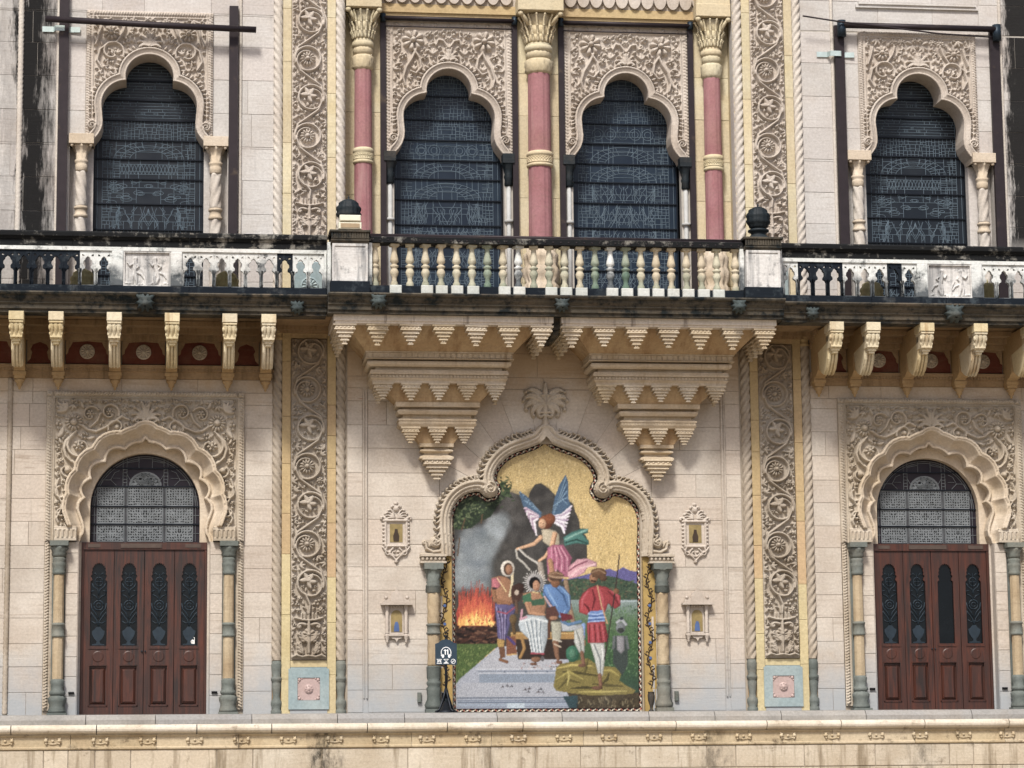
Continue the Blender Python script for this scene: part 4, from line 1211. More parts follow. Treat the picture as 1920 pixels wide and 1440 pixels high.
# ------------------------------------------------------------ upper side windows
def outline(top, cusp, lobe, tail):
    return top + lobe + tail
TR = arc(0, 11.60, .43, .41, 90, -12, 12) + arc(.415, 11.06, .445, .455, 82, -8, 12)[0:] + [(.845, 10.9), (.835, 10.76), (.84, 10.66), (.87, 10.56), (.92, 10.48), (.985, 10.40), (1.0, 10.33)]
def win_relief(half, z0, z1, TRR, seed, central):
    out = [(-x, z) for x, z in reversed(TRR)] + TRR[1:]
    hf = HF(-half, half, z0, z1, .0115)
    X, Z = hf.X, hf.Z
    ins = inside(out + [(TRR[-1][0], z0 - 1), (-TRR[-1][0], z0 - 1)], X, Z); d, _, _ = nearest(out, X, Z, closed=False); d = np.where(ins, -d, d)
    MW = .14
    h = .12
    bw = .115 if not central else .12
    bord = (np.abs(X) > half - bw) | (Z > z1 - bw * (1.0 if not central else 1.2))
    if not central:
        for s in (-1, 1): hf.rope(s * (half - .045), z0, s * (half - .045), z1 - .03, .034, .035, .048)
        hf.rope(-half + .03, z1 - .045, half - .03, z1 - .045, .034, .035, .048)
    else:
        for s in (-1, 1): hf.rope(s * (half - .035), z0, s * (half - .035), z1 - .03, .028, .025, .06)
        for q in range(9):
            hf.flower(-half + .2 + q * (2 * half - .4) / 8, z1 - .075, .035, 5, .05)
    hf.busy[:] = False
    top = TRR[0][1]
    zc = top + .16
    if central:
        hf.palmette(0, zc, .24, h, 4)
        hf.mir([(.02, zc + .26), (.10, zc + .38), (.20, zc + .40), (.24, zc + .30)], [.025] * 4, h * .8)
        for m in (1, -1):
            hf.flower(m * .67, z1 - .38, .215, 8, h * 1.35, .2, .24)
            hf.flower(m * .36, z1 - .26, .075, 5, h); hf.flower(m * .86, z1 - .68, .08, 5, h, .5); hf.flower(m * .45, z1 - .70, .07, 5, h, .2)
        hf.mir([(.62, z1 - .56), (.70, z1 - .74), (.80, z1 - .90), (.86, z1 - 1.1), (.82, z1 - 1.26)], [.03, .034, .03, .026, .02], h * .85)
        hf.mir([(.66, z1 - .56), (.55, z1 - .72), (.52, z1 - .9), (.62, z1 - 1.02), (.72, z1 - .98)], [.03, .03, .028, .025, .02], h * .85)
    else:
        hf.palmette(0, zc - .02, .28, h, 4)
        for m in (1, -1):
            hf.flower(m * .70, z1 - .42, .15, 10, h, .2, .3)
        A = np.radians(np.linspace(200, -120, 16)); R = np.linspace(.22, .1, 16)
        hf.mir([(.68 + r * cos(a), z1 - .78 + r * sin(a)) for a, r in zip(A, R)], [.026] * 16, h * .8)
        hf.mir([(.45, z1 - .3), (.5, z1 - .45), (.6, z1 - .6), (.75, z1 - .62), (.9, z1 - .75), (.95, z1 - .95), (.86, z1 - 1.1)], [.026] * 7, h * .8)
        hf.mir([(.88, z1 - .32), (.92, z1 - .48), (.98, z1 - .65)], [.026] * 3, h * .8)
    ok = (d > MW + .005) & ~bord
    if True:
        # feather leaves along the arch
        for k in range(3, len(TRR) - 2):
            a, b = TRR[k], TRR[k + 1]; L = math.hypot(b[0] - a[0], b[1] - a[1])
            if L < .03 or b[1] < 10.55: continue
            nx, nz = -(b[1] - a[1]) / L, (b[0] - a[0]) / L
            nx, nz = -nx * -1, nz
            for m in (1, -1):
                ang = math.atan2(nz, nx * m)
                hf.leaf(m * (a[0] + nx * (MW + .01)), a[1] + nz * (MW + .01), ang - .5 * m, .09, .022, h * .8, .8 * m)
    hf.fill(ok, 0, seed, [(.10, 700), (.07, 1500), (.05, 3000), (.034, 5000)], h * .72, mirror=True)
    H = np.where(ok, .004 + hf.H * .95, 0)
    H = np.where(bord, .022 + hf.H * .9 * 1.0, H)
    for e in (half - bw,):
        H = np.where(np.abs(np.abs(X) - e) < .012, .04, H)
    H = np.where(np.abs(Z - (z1 - bw)) < .012, .04, H)
    band = d < MW
    q = d / MW
    mold = np.where(q < .22, .05 + .02 * np.sin(q / .22 * pi), np.where(q < .62, .055 + .03 * (q - .22) / .4, .075 + .035 * np.sin((q - .62) / .38 * pi)))
    H = np.where(band, mold, H)
    # scroll volutes at the foot of the arch
    hf.H = H
    for m in (1, -1):
        vx, vz = m * (TRR[-1][0] + .03), 10.66
        A = np.linspace(0, 3.6 * pi, 34)
        R = np.linspace(.085, .012, 34)
        hf.stroke([(vx + m * r * cos(a + pi), vz + r * sin(a)) for a, r in zip(A, R)], [.02] * 34, .12)
    return hf, out, d, bord, MW
hfw, OUTW, dw, bw_, MW = win_relief(1.145, 10.33, 12.83, TR, 33, False)
TRC = arc(0, 11.60, .42, .41, 90, -8, 12) + arc(.415, 11.09, .44, .44, 84, -8, 12) + [(.845, 10.95), (.83, 10.80), (.84, 10.68), (.88, 10.56), (.94, 10.47), (1.0, 10.40), (1.02, 10.33)]
hfc, OUTCW, dc, bc_, MWc = win_relief(1.185, 10.33, 12.93, TRC, 44, True)
def split(hf, d, MW, out, mat, matm, extra):
    k = d < MW
    kk = k.copy(); kk[:-1, :] |= k[1:, :]; kk[:, :-1] |= k[:, 1:]; kk[1:, :] |= k[:-1, :]; kk[:, 1:] |= k[:, :-1]
    a = hf.mesh('carved_spandrel', M[mat], 0, 0, keep=~k, skirt=.05)
    b = hf.mesh('arch_moulding', M[matm], 0, 0, drop=out + extra, keep=kk, skirt=0)
    return a, b
A1, B1 = split(hfw, dw, MW, OUTW, 'carve_up', 'carve_up', [(1.0, 9), (-1.0, 9)])
A2, B2 = split(hfc, dc, MWc, OUTCW, 'carve_up', 'carve_up', [(1.02, 9), (-1.02, 9)])

def leadwork(cx, half, z0, z1, bars, y, mat, seed, w=.0095, style='mixed'):
    """lead came as little ridged ribbons, mirrored about the centre line"""
    mb = MB(); r = random.Random(seed)
    def rib(pts, ww=w):
        for m in (1, -1):
            for a, b in zip(pts[:-1], pts[1:]):
                dx, dz = b[0] - a[0], b[1] - a[1]; L = math.hypot(dx, dz)
                if L < 1e-5: continue
                nx, nz = -dz / L * ww / 2, dx / L * ww / 2
                ax, bx = cx + m * a[0], cx + m * b[0]; nx *= m
                mb.add([(ax - nx, y, a[1] - nz), (bx - nx, y, b[1] - nz), (bx, y - .006, b[1]), (ax, y - .006, a[1]), (ax + nx, y, a[1] + nz), (bx + nx, y, b[1] + nz)], [(0, 1, 2, 3), (3, 2, 5, 4)])
    def grid(x0, x1, za, zb, dpt):
        W, H = x1 - x0, zb - za
        if dpt <= 0 or (W < .09 and H < .09): return
        if W > H * r.uniform(.8, 1.4):
            c = x0 + W * r.uniform(.3, .7); rib([(c, za), (c, zb)]); grid(x0, c, za, zb, dpt - 1); grid(c, x1, za, zb, dpt - 1)
        else:
            c = za + H * r.uniform(.3, .7); rib([(x0, c), (x1, c)]); grid(x0, x1, za, c, dpt - 1); grid(x0, x1, c, zb, dpt - 1)
    rows = list(zip(bars[:-1], bars[1:]))
    for i, (za, zb) in enumerate(rows):
        H = zb - za
        rib([(half * .93, za), (half * .93, zb)]); rib([(half * .84, za), (half * .84, zb)])
        k = style[i % len(style)] if isinstance(style, list) else 'grid'
        inner = half * .84
        if k != 'grid' and k != 'brick': grid(0, inner, za, zb, 4)
        if k == 'grid':
            grid(0, inner, za, zb, 7)
        elif k == 'fig':
            grid(inner * .55, inner, za, zb, 5)
            for q in range(16):
                x = r.uniform(0, inner * .8); zz = za + r.uniform(0, .25) * H; pts = [(x, zz)]
                for s in range(5):
                    x = min(inner * .7, max(0, x + r.uniform(-.06, .06))); zz += H * r.uniform(.08, .2)
                    if zz > zb: break
                    pts.append((x, zz))
                rib(pts)
        elif k == 'tri':
            n = 4; s = inner * .62 / n
            for q in range(n):
                rib([(q * s, za + H * .25), (q * s + s / 2, za + H * .75), (q * s + s, za + H * .25)]); rib([(q * s, za + H * .75), (q * s + s / 2, za + H * .25), (q * s + s, za + H * .75)])
            rib([(0, za + H * .25), (inner, za + H * .25)]); rib([(0, za + H * .75), (inner, za + H * .75)]); grid(inner * .62, inner, za, zb, 4)
        elif k == 'circ':
            for c in (0, .24, .48):
                for R in (.11, .06):
                    rib([(c + R * cos(t), (za + zb) / 2 + R * sin(t)) for t in np.linspace(0, 2 * pi, 13)])
            rib([(0, za + .03), (inner, za + .03)]); rib([(0, zb - .03), (inner, zb - .03)]); grid(.62, inner, za, zb, 4)
        elif k == 'arc':
            for R in (.35, .5, .64):
                rib([(R * cos(t), za + R * .52 * sin(t)) for t in np.linspace(0, pi / 2, 9)])
            for q in range(7):
                t = q * pi / 14; rib([(.35 * cos(t), za + .18 * sin(t)), (.64 * cos(t), za + .33 * sin(t))])
            grid(.66, inner, za, zb, 4)
        elif k == 'brick':
            zz = za
            while zz < zb:
                zz += .055
                if zz < zb: rib([(0, zz), (inner, zz)])
                for q in range(4):
                    xx = r.uniform(0, inner); rib([(xx, zz), (xx, min(zb, zz + .055))])
        elif k == 'knot':
            for q in range(16):
                x, zz = r.uniform(0, inner * .8), r.uniform(za, zb); R = r.uniform(.03, .09)
                rib([(x + R * 1.6 * cos(t), min(zb, max(za, zz + R * .7 * sin(t)))) for t in np.linspace(0, 2 * pi, 9)])
            grid(inner * .8, inner, za, zb, 4)
    return mb

def window_glass(name, label, cx, half, z0, z1, bars, y, gm, lm, seed, style, group, extra=None):
    root = thing(name, label, 'window', (cx, y, z0), group)
    r = random.Random(seed)
    for a, b in zip(bars[:-1], bars[1:]):
        MB().box(cx - half, cx + half, y + .02, y + .03, a, b).build('glass_panel', M[gm], root)
    leadwork(cx, half, z0, z1, bars, y + .019, M[lm], seed, style=style).build('lead_came', M[lm], root, kind='stuff')
    for b in bars[:-1]:
        MB().box(cx - half, cx + half, y - .012, y + .012, b - .010, b + .010).build('saddle_bar', M['bar'], root)
    f = MB().box(cx - half - .03, cx - half + .02, y - .02, y + .05, z0, z1).box(cx + half - .02, cx + half + .03, y - .02, y + .05, z0, z1)
    f.build('window_frame', M['bar'], root)
    return root

base_col = None
for sx, nm in ((-1, 'left'), (1, 'right')):
    c = sx * CX
    root = thing('window_surround', 'carved pale surround of the upper %s window, floral spandrels over a trefoil arch' % nm, 'window surround', (c, 0, 10.33), 'trefoil window surrounds of the side bays')
    place('carved_spandrel', A1[0], root, (c, -.02, 0)); place('arch_moulding', B1[0], root, (c, -.02, 0))
    reveal(OUTW, c, -.07, .46).build('arch_soffit', M['carve_up'], root)
    bars = [7.25, 7.62, 8.0, 8.38, 8.85, 9.33, 9.80, 10.17, 10.53, 10.9, 11.28, 11.65, 12.1]
    st = ['grid', 'fig', 'grid', 'fig', 'fig', 'knot', 'tri', 'arc', 'grid', 'brick', 'brick', 'brick']
    window_glass('stained_glass_window', 'tall dark leaded window under the trefoil arch of the upper %s bay' % nm, c, 1.0, 7.25, 12.1, bars, .46, 'glass_up', 'lead', 61, st, 'upper leaded windows')
    # colonnettes with twisted shafts
    for s2, pl in ((-1, 'left'), (1, 'right')):
        cx_ = c + s2 * 1.21; cy_ = .06
        lab = 'twisted pale colonnette at the %s side of the upper %s window' % (pl, nm)
        col = thing('colonnette', lab, 'column', (cx_, cy_, 7.2), 'twisted window colonnettes')
        r0 = .098
        m_ = MB(); m_.box(cx_ - .14, cx_ + .14, cy_ - .14, cy_ + .14, 7.2, 7.35).lathe(cx_, cy_, [(r0 * 1.35, 7.35), (r0 * 1.4, 7.42), (r0 * 1.05, 7.5)], 16); m_.build('base', M['rope_up'], col)
        m_ = MB(); twist(m_, cx_, cy_, r0, 7.5, 8.98, 4, 5 * s2, .16, 20, .04); twist(m_, cx_, cy_, r0 * .96, 9.17, 9.83, 4, 5 * s2, .16, 20, .04); m_.build('twisted_shaft', M['rope_up'], col)
        MB().lathe(cx_, cy_, [(r0, 8.96), (r0 * 1.3, 8.98), (r0 * 1.3, 9.02), (r0 * 1.08, 9.03), (r0 * 1.08, 9.12), (r0 * 1.3, 9.13), (r0 * 1.3, 9.165), (r0, 9.18)], 16).build('ring_band', M['arch'], col)
        m_ = MB()
        m_.lathe(cx_, cy_, [(r0, 9.82), (r0 * 1.12, 9.83), (r0 * 1.12, 9.95), (r0, 9.96), (r0 * 1.25, 9.99), (r0 * 1.25, 10.03), (r0 * .98, 10.05), (r0 * 1.15, 10.14), (r0 * 1.05, 10.15), (r0 * 1.5, 10.25), (r0 * 1.8, 10.30)], 24, mod=lambda th, i, z: 1 + (.13 * cos(8 * th) if i >= 7 else 0))
        for a in (-1, 1): m_.ball((cx_ + a * .17, cy_ - .15, 10.285), .035, 8)
        m_.build('leaf_capital', M['arch'], col)
        MB().box(cx_ - .225, cx_ + .225, cy_ - .2, cy_ + .25, 10.305, 10.49, .006).build('abacus', M['arch'], col)

for sx, nm in ((-1, 'left'), (1, 'right')):
    c = sx * UC
    root = thing('window_surround', 'carved surround of the %s middle window between pink columns, big flowers in its spandrels' % nm, 'window surround', (c, YC, 10.33), 'trefoil window surrounds between the pink columns')
    place('carved_spandrel', A2[0], root, (c, YC - .01, 0)); place('arch_moulding', B2[0], root, (c, YC - .01, 0))
    reveal(OUTCW, c, YC - .06, YC + .40).build('arch_soffit', M['carve_up'], root)
    bars = [7.25, 7.6, 7.95, 8.3, 8.72, 9.12, 9.6, 10.0, 10.36, 10.75, 11.14, 11.6, 12.1]
    st = ['grid', 'fig', 'fig', 'fig', 'fig', 'fig', 'arc', 'arc', 'circ', 'grid', 'grid', 'grid'] if sx < 0 else ['grid', 'fig', 'fig', 'knot', 'fig', 'fig', 'fig', 'arc', 'arc', 'circ', 'grid', 'grid']
    window_glass('stained_glass_window', 'blue-black leaded window under the %s middle trefoil arch' % nm, c, 1.03, 7.25, 12.1, bars, YC + .40, 'glass_ctr', 'lead', 71 + sx, st, 'upper leaded windows')
    for s2, pl in ((-1, 'left'), (1, 'right')):
        a, b = sorted((c + s2 * 1.03, c + s2 * 1.19))
        xx = c + s2 * 1.11; yy = YC + .0
        col = thing('colonnette', 'slim white colonnette with dark capital at the %s side of the %s middle window' % (pl, nm), 'column', (xx, yy, 7.2), 'slim white colonnettes')
        MB().lathe(xx, yy, [(.042, 7.2), (.042, 9.80)], 10).lathe(xx, yy, [(.055, 9.1), (.085, 9.11), (.085, 9.15), (.055, 9.16)], 10).build('shaft', M['white'], col)
        MB().lathe(xx, yy, [(.055, 9.80), (.075, 9.82), (.07, 9.93), (.085, 9.97), (.07, 10.02), (.085, 10.1), (.12, 10.2), (.13, 10.22)], 12, mod=lambda th, i, z: 1 + .08 * cos(6 * th)).box(xx - .12, xx + .1, yy - .13, yy + .1, 10.22, 10.40).build('capital', M['dark'], col)
        MB().box(a, b, YC + .2, YC + .6, 7.2, 10.33).build('jamb', M['pipe'], root)

# ------------------------------------------------------------ fan windows over the doors
for sx, nm in ((-1, 'left'), (1, 'right')):
    c = sx * CX
    root = thing('fanlight', 'round-headed leaded fanlight with grey fretwork above the %s door' % nm, 'window', (c, .45, 3.12), 'leaded fanlights')
    bars = [3.11, 3.45, 3.77, 4.13, 4.46, 4.76]
    for a, b in zip(bars[:-1], bars[1:]):
        MB().box(c - 1.0, c + 1.0, .47, .48, a, b).build('glass_panel', M['glass_fan'], root)
    # fretwork: flat black ovals for the dark of pierced holes -> ribbons round ovals
    mb = MB(); hl = MB(); r = random.Random(4)
    def rib(pts, w, y=.462):
        for a, b in zip(pts[:-1], pts[1:]):
            dx, dz = b[0] - a[0], b[1] - a[1]; L = math.hypot(dx, dz)
            if L < 1e-5: continue
            nx, nz = -dz / L * w / 2, dx / L * w / 2
            mb.add([(c + a[0] - nx, y, a[1] - nz), (c + b[0] - nx, y, b[1] - nz), (c + b[0], y - .007, b[1]), (c + a[0], y - .007, a[1]), (c + a[0] + nx, y, a[1] + nz), (c + b[0] + nx, y, b[1] + nz)], [(0, 1, 2, 3), (3, 2, 5, 4)])
    def fret(x0, x1, z0, z1):
        cx, cz = (x0 + x1) / 2, (z0 + z1) / 2
        rib([(x0, z0), (x1, z0), (x1, z1), (x0, z1), (x0, z0)], .02)
        MB().box(c + x0, c + x1, .4635, .469, z0, z1).build('fret_plate', M['lead_fan'], root)
        st = .043
        nx, nz = int((x1 - x0) / 2 / st), int((z1 - z0) / st)
        for a_ in range(nx):
            for b_ in range(nz):
                u = (a_ + .5) * (x1 - x0) / 2 / nx + r.uniform(-.008, .008); v = z0 + (b_ + .5) * (z1 - z0) / nz + r.uniform(-.008, .008)
                A = math.atan2(v - z0, u + .02) + r.uniform(-.5, .5); L = r.uniform(.014, .022); W = L * r.uniform(.4, .75)
                for m in (1, -1):
                    p = [(c + cx + m * (u + cos(A) * L * cos(t) - sin(A) * W * sin(t)), .4625, v + sin(A) * L * cos(t) + cos(A) * W * sin(t)) for t in np.linspace(0, 2 * pi, 8)[:-1]]
                    hl.add(p, [tuple(range(7))])
    for (z0, z1) in ((3.14, 3.43), (3.465, 3.755), (3.785, 4.115)):
        fret(-.85, -.38, z0, z1); fret(.38, .85, z0, z1); fret(-.31, .31, z0, z1)
        for m in (1, -1):
            rib([(m * .335, z0 - .03), (m * .335, z1 + .03)], .012); rib([(m * .36, z0 - .03), (m * .36, z1 + .03)], .012); rib([(m * .9, z0), (m * .9, z1)], .01); rib([(m * .8, (z0 + z1) / 2), (m * .97, (z0 + z1) / 2)], .01)
    MB().plate([(c + .29 * cos(a), 4.15 + .25 * sin(a)) for a in np.linspace(0, pi, 16)], [], .4635, .469).build('fret_plate', M['lead_fan'], root)
    for q in range(60):
        t_ = r.uniform(.05, pi / 2); R = r.uniform(.04, .25)
        for m in (1, -1):
            px_, pz_ = m * R * cos(t_), 4.16 + R * .85 * sin(t_)
            hl.add([(c + px_ + .014 * cos(u), .4625, pz_ + .009 * sin(u)) for u in np.linspace(0, 2 * pi, 7)[:-1]], [tuple(range(6))])
    for (R, zc_) in ((.27, 4.13), (.14, 4.22)):
        rib([(R * cos(t), zc_ + R * .85 * sin(t)) for t in np.linspace(0, pi, 12)], .014)
    for q in range(40):
        t = r.uniform(.1, pi - .1); R = r.uniform(.05, .24); L = r.uniform(.015, .035)
        p = [(R * cos(t) + L * cos(u), 4.15 + R * .8 * sin(t) + L * .6 * sin(u)) for u in np.linspace(0, 2 * pi, 7)]
        rib(p, .010)
    for m in (1, -1):
        rib([(m * .33, 4.13), (m * .33, 4.76)], .012); rib([(m * .40, 4.13), (m * .40, 4.70)], .012)
        for q in range(5): rib([(m * .33, 4.2 + q * .06), (m * .40, 4.2 + q * .06)], .012)
        rib([(m * .52, 4.15), (m * .62, 4.25), (m * .55, 4.38), (m * .46, 4.42)], .012); rib([(m * .62, 4.25), (m * .76, 4.25), (m * .80, 4.16)], .012); rib([(m * .45, 4.28), (m * .58, 4.28)], .01)
        rib([(m * .12, 4.46), (m * .12, 4.66)], .012); rib([(0.12 * m, 4.6), (m * .33, 4.56)], .012); rib([(m * .2, 4.13), (m * .33, 4.35)], .012)
    for R in (.90, .935): rib([(R * cos(t), 3.74 + R * sin(t)) for t in np.linspace(0, pi, 30)], .012)
    hl.build('fret_black_disc', M['black'], root, kind='stuff')  # black discs laid on the plate, hole darkness put into the colour
    mb.build('fret_lead', M['lead_fan'], root, kind='stuff')
    for b in bars[1:-1]:
        MB().box(c - .99, c + .99, .44, .458, b - .009, b + .009).build('saddle_bar', M['bar'], root)

# ------------------------------------------------------------ frame of the mosaic
hf = HF(-2.36, 2.36, 2.84, 6.04, .0125)
X, Z = hf.X, hf.Z
OP = OUTC[:]
ins = inside(OP, X, Z); d, _, _ = nearest(OUTC, X, Z, closed=False); d = np.where(ins, -d, d)
h = .10
# crockets: curled leaves leaning downhill, all round the extrados
acc = 0; last = None
for k in range(2, len(OUTS) - 3):
    a, b = OUTS[k], OUTS[k + 1]; L = math.hypot(b[0] - a[0], b[1] - a[1]); tx, tz = (b[0] - a[0]) / L, (b[1] - a[1]) / L
    nx, nz = -tz, tx
    if nx * (a[0]) + nz * (a[1] - 3.6) < 0: nx, nz = -nx, -nz
    acc += L
    s0 = 0
    m_ = max(1, int(L / .05))
    for q in range(m_):
        px, pz = a[0] + (b[0] - a[0]) * (q + .5) / m_ + nx * .19, a[1] + (b[1] - a[1]) * (q + .5) / m_ + nz * .19
        if .82 < a[0] < 1.20 and 3.85 < a[1] < 4.2: continue
        if pz < 3.12 or pz > 5.12: continue
        if last and math.hypot(px - last[0], pz - last[1]) < .062: continue
        last = (px, pz)
        big = 1.35 if pz > 4.25 and px > .45 else 1.0
        ang = math.atan2(nz, nx)
        for s in (1, -1):
            A_ = ang - .9 if s > 0 else pi - (ang - .9)
            hf.curl(s * px, pz, A_ , .14 * big, .026, h * 1.25, 1.8, 1 if s > 0 else -1)
crock = hf.H.copy()
hf.H[:] = 0
q = d / .2
prof = np.where(q < .12, .05, np.where(q < .2, .075, np.where(q < .5, .06 + .05 * np.sin((q - .2) / .3 * pi * .5), np.where(q < .62, .085, .10 + .035 * np.sin((q - .62) / .38 * pi)))))
H = np.where((d > -.001) & (d < .2), prof, 0)
H = np.maximum(H, np.where(d > 0, crock, 0))
hf.H = H
for m in (1, -1):
    for (vx, vz, r0, h0) in ((1.035, 4.07, .125, .17), (2.03, 3.09, .10, .12)):
        hf.disc(m * vx, vz, r0 * 1.02, h0 * .75, .25)
        A = np.linspace(0, 3.4 * pi, 34); R = np.linspace(r0 * .88, .014, 34)
        hf.stroke([(vx * m + m * rr * cos(a + pi / 2), vz + rr * sin(a + pi / 2)) for a, rr in zip(A, R)], [.017] * 34, h0)
    hf.stroke([(m * 1.93, 3.4), (m * 1.90, 3.2), (m * 1.88, 3.05), (m * 1.93, 2.93), (m * 2.08, 2.91), (m * 2.19, 2.97), (m * 2.22, 3.12)], [.06, .06, .05, .04, .035, .03, .015], .11)
    hf.curl(m * 2.14, 3.02, (1.2 if m > 0 else pi - 1.2), .22, .026, .07, 2.2, -m)
    hf.stroke([(m * 1.80, 2.87), (m * 2.28, 2.87)], .03, .09)
# ogee tip and finial
hf.stroke([(0, 5.0), (0, 5.36), (0, 5.46)], [.16, .035, .03], .12)
hf.stroke([(-.09, 5.47), (.09, 5.47)], .03, .11)
for m in (1, -1):
    hf.curl(m * .03, 5.42, (-.5 if m > 0 else pi + .5), .17, .03, .09, 2.0, m)
hf.stroke([(0, 5.48), (0, 5.60)], [.06, .04], .12)
for j, (a0, L, rr) in enumerate(((74, .44, .06), (50, .42, .062), (24, .38, .06), (-6, .32, .056), (-34, .26, .05))):
    for m in (1, -1):
        pts = []; ws = []; a = radians(a0); x_, z_ = m * .02, 5.62
        for i in range(10):
            pts.append((x_, z_)); ws.append(rr * (.45 + .75 * sin(pi * i / 9)))
            x_ += m * cos(a) * L / 9; z_ += sin(a) * L / 9; a -= .10 + .42 * (i / 9) ** 2
        hf.stroke(pts, ws, .10 + .02 * (j % 2), groove=.4); hf.disc(x_, z_, .035, .11)
hf.stroke([(0, 5.62), (0, 5.85), (0, 6.0)], [.03, .055, .03], .14, groove=.3); hf.disc(-.05, 5.78, .028, .16); hf.disc(.05, 5.78, .028, .16)
kk = hf.H > .001
kk[:-1] |= kk[1:]; kk[1:] |= kk[:-1]; kk[:, :-1] |= kk[:, 1:]; kk[:, 1:] |= kk[:, :-1]
kk &= (d > -.03)
fr = thing('ogee_surround', 'pale stone ogee surround with curled leaf crockets and finial, framing the big mosaic', 'stone surround', (0, 0, 2.84))
vol = np.zeros(kk.shape, bool)
fin = (Z > 5.36) & kk
voln = (np.hypot(np.abs(X) - 1.035, Z - 4.07) < .14)
keepm = kk & ~fin & (~inside(OP, X, Z) | voln | (d > -.02))
me, o = hf.mesh('arch_frame', M['carve'], 0, -.005, keep=keepm, skirt=0); place('arch_frame', me, fr, o)
fin[:-1] |= fin[1:]
me, o = hf.mesh('leaf_finial', M['carve'], 0, -.005, keep=fin, skirt=0); place('leaf_finial', me, fr, o)
reveal(OUTC, 0, -.05, .12).build('reveal', M['carve'], fr)
for s, nm in ((-1, 'left'), (1, 'right')):
    # gold vine strips
    stp = MB().box(s * 1.735, s * 1.985, .0, .1, .0, 2.86).build('gold_strip', M['goldpaint'], fr)
    v = MB()
    zz = .45; side = 1; pts = []
    while zz < 2.82:
        pts.append((s * 1.87 + .045 * sin((zz - .45) * 9), -.008, zz)); zz += .03
    v.tube(pts, .007, 4)
    zz = .5; k = 0
    while zz < 2.75:
        xx = s * 1.87 + .045 * sin((zz - .45) * 9); sd = 1 if k % 2 else -1
        n = 8; P = []
        a = sd * .4 + pi / 2; x_, z_ = xx, zz; 
        for i in range(n):
            P.append((x_, -.008, z_)); st = .026 * (1 - .6 * i / n); x_ += cos(a) * st; z_ += sin(a) * st; a -= sd * (.25 + .12 * i)
        v.tube(P, [.008 * (1 - .5 * i / n) + .002 for i in range(n)], 4)
        v.add([(xx, -.004, zz), (xx + sd * .05, -.006, zz + .02), (xx + sd * .075, -.004, zz + .06), (xx + sd * .02, -.006, zz + .04)], [(0, 1, 2, 3)])
        zz += .088; k += 1
    v.build('vine_inlay', M['vine'], stp)
    u = MB().lathe(s * 1.87, .0, [(.05, .02), (.05, .05), (.025, .08), (.03, .14), (.06, .24), (.065, .33), (.05, .37), (.06, .39)], 10, pi, 2 * pi)
    u.build('urn_inlay', M['dark'], stp)
    d_ = MB()
    for z_ in (1.0, 1.28, 1.62, 1.95): d_.add([(s * 1.87 + .028 * cos(t), -.016, z_ + .028 * sin(t)) for t in np.linspace(0, 2 * pi, 11)[:-1]], [tuple(range(10))])
    d_.build('blue_roundel', M['inlay'], stp)
    # columns
    cx_, cy_ = s * 2.085, -.12; r0 = .105
    col = thing('mosaic_column', 'short %s column of the mosaic, buff twisted shaft with grey-green base and capital' % nm, 'column', (cx_, cy_, 0), 'columns of the mosaic')
    b = MB().box(cx_ - .155, cx_ + .155, cy_ - .15, cy_ + .12, 0, .10).lathe(cx_, cy_, [(.15, .10), (.155, .17), (.115, .27), (.12, .33), (.125, .47), (.105, .50), (.13, .54), (.13, .58), (.105, .60), (.115, .65), (.12, .84), (.125, .86)], 16, mod=lambda th, i, z: 1 + (.09 * cos(8 * th) if i in (1, 2, 4, 9, 10) else 0))
    b.build('base', M['green'], col)
    m_ = MB(); twist(m_, cx_, cy_, r0, .86, 1.44, 4, 6 * s, .08, 16, .04); twist(m_, cx_, cy_, r0, 1.60, 2.18, 4, 6 * s, .08, 16, .04); m_.build('twisted_shaft', M['warmcol'], col)
    MB().lathe(cx_, cy_, [(.105, 1.42), (.13, 1.43), (.13, 1.46), (.115, 1.47), (.115, 1.57), (.13, 1.58), (.13, 1.61), (.105, 1.62)], 16).build('ring_band', M['green'], col)
    MB().lathe(cx_, cy_, [(.105, 2.16), (.13, 2.18), (.125, 2.28), (.14, 2.30), (.11, 2.33), (.13, 2.36), (.11, 2.40), (.13, 2.48), (.12, 2.50), (.15, 2.57), (.17, 2.59)], 16, mod=lambda th, i, z: 1 + (.09 * cos(8 * th) if i in (1, 2, 7, 8, 9) else 0)).box(cx_ - .17, cx_ + .17, cy_ - .16, cy_ + .12, 2.59, 2.70).build('capital', M['green'], col)
    ab = MB().box(cx_ - .235, cx_ + .235, cy_ - .1, cy_ + .15, 2.70, 2.735).box(cx_ - .235, cx_ + .235, cy_ - .1, cy_ + .15, 2.82, 2.86).box(cx_ - .21, cx_ + .21, cy_ - .04, cy_ + .12, 2.735, 2.82)
    for q in range(6): ab.ball((cx_ - .19 + q * .076, cy_ - .06, 2.78), .036, 8, (.8, .8, 1.1))
    ab.build('abacus', M['carve'], col)
    MB().box(s * 2.30, s * 2.37, -.06, .0, .22, .40, .01).build('junction_box', M['green'], cat='box', label='small grey metal box low on the wall %s of the mosaic columns' % nm)

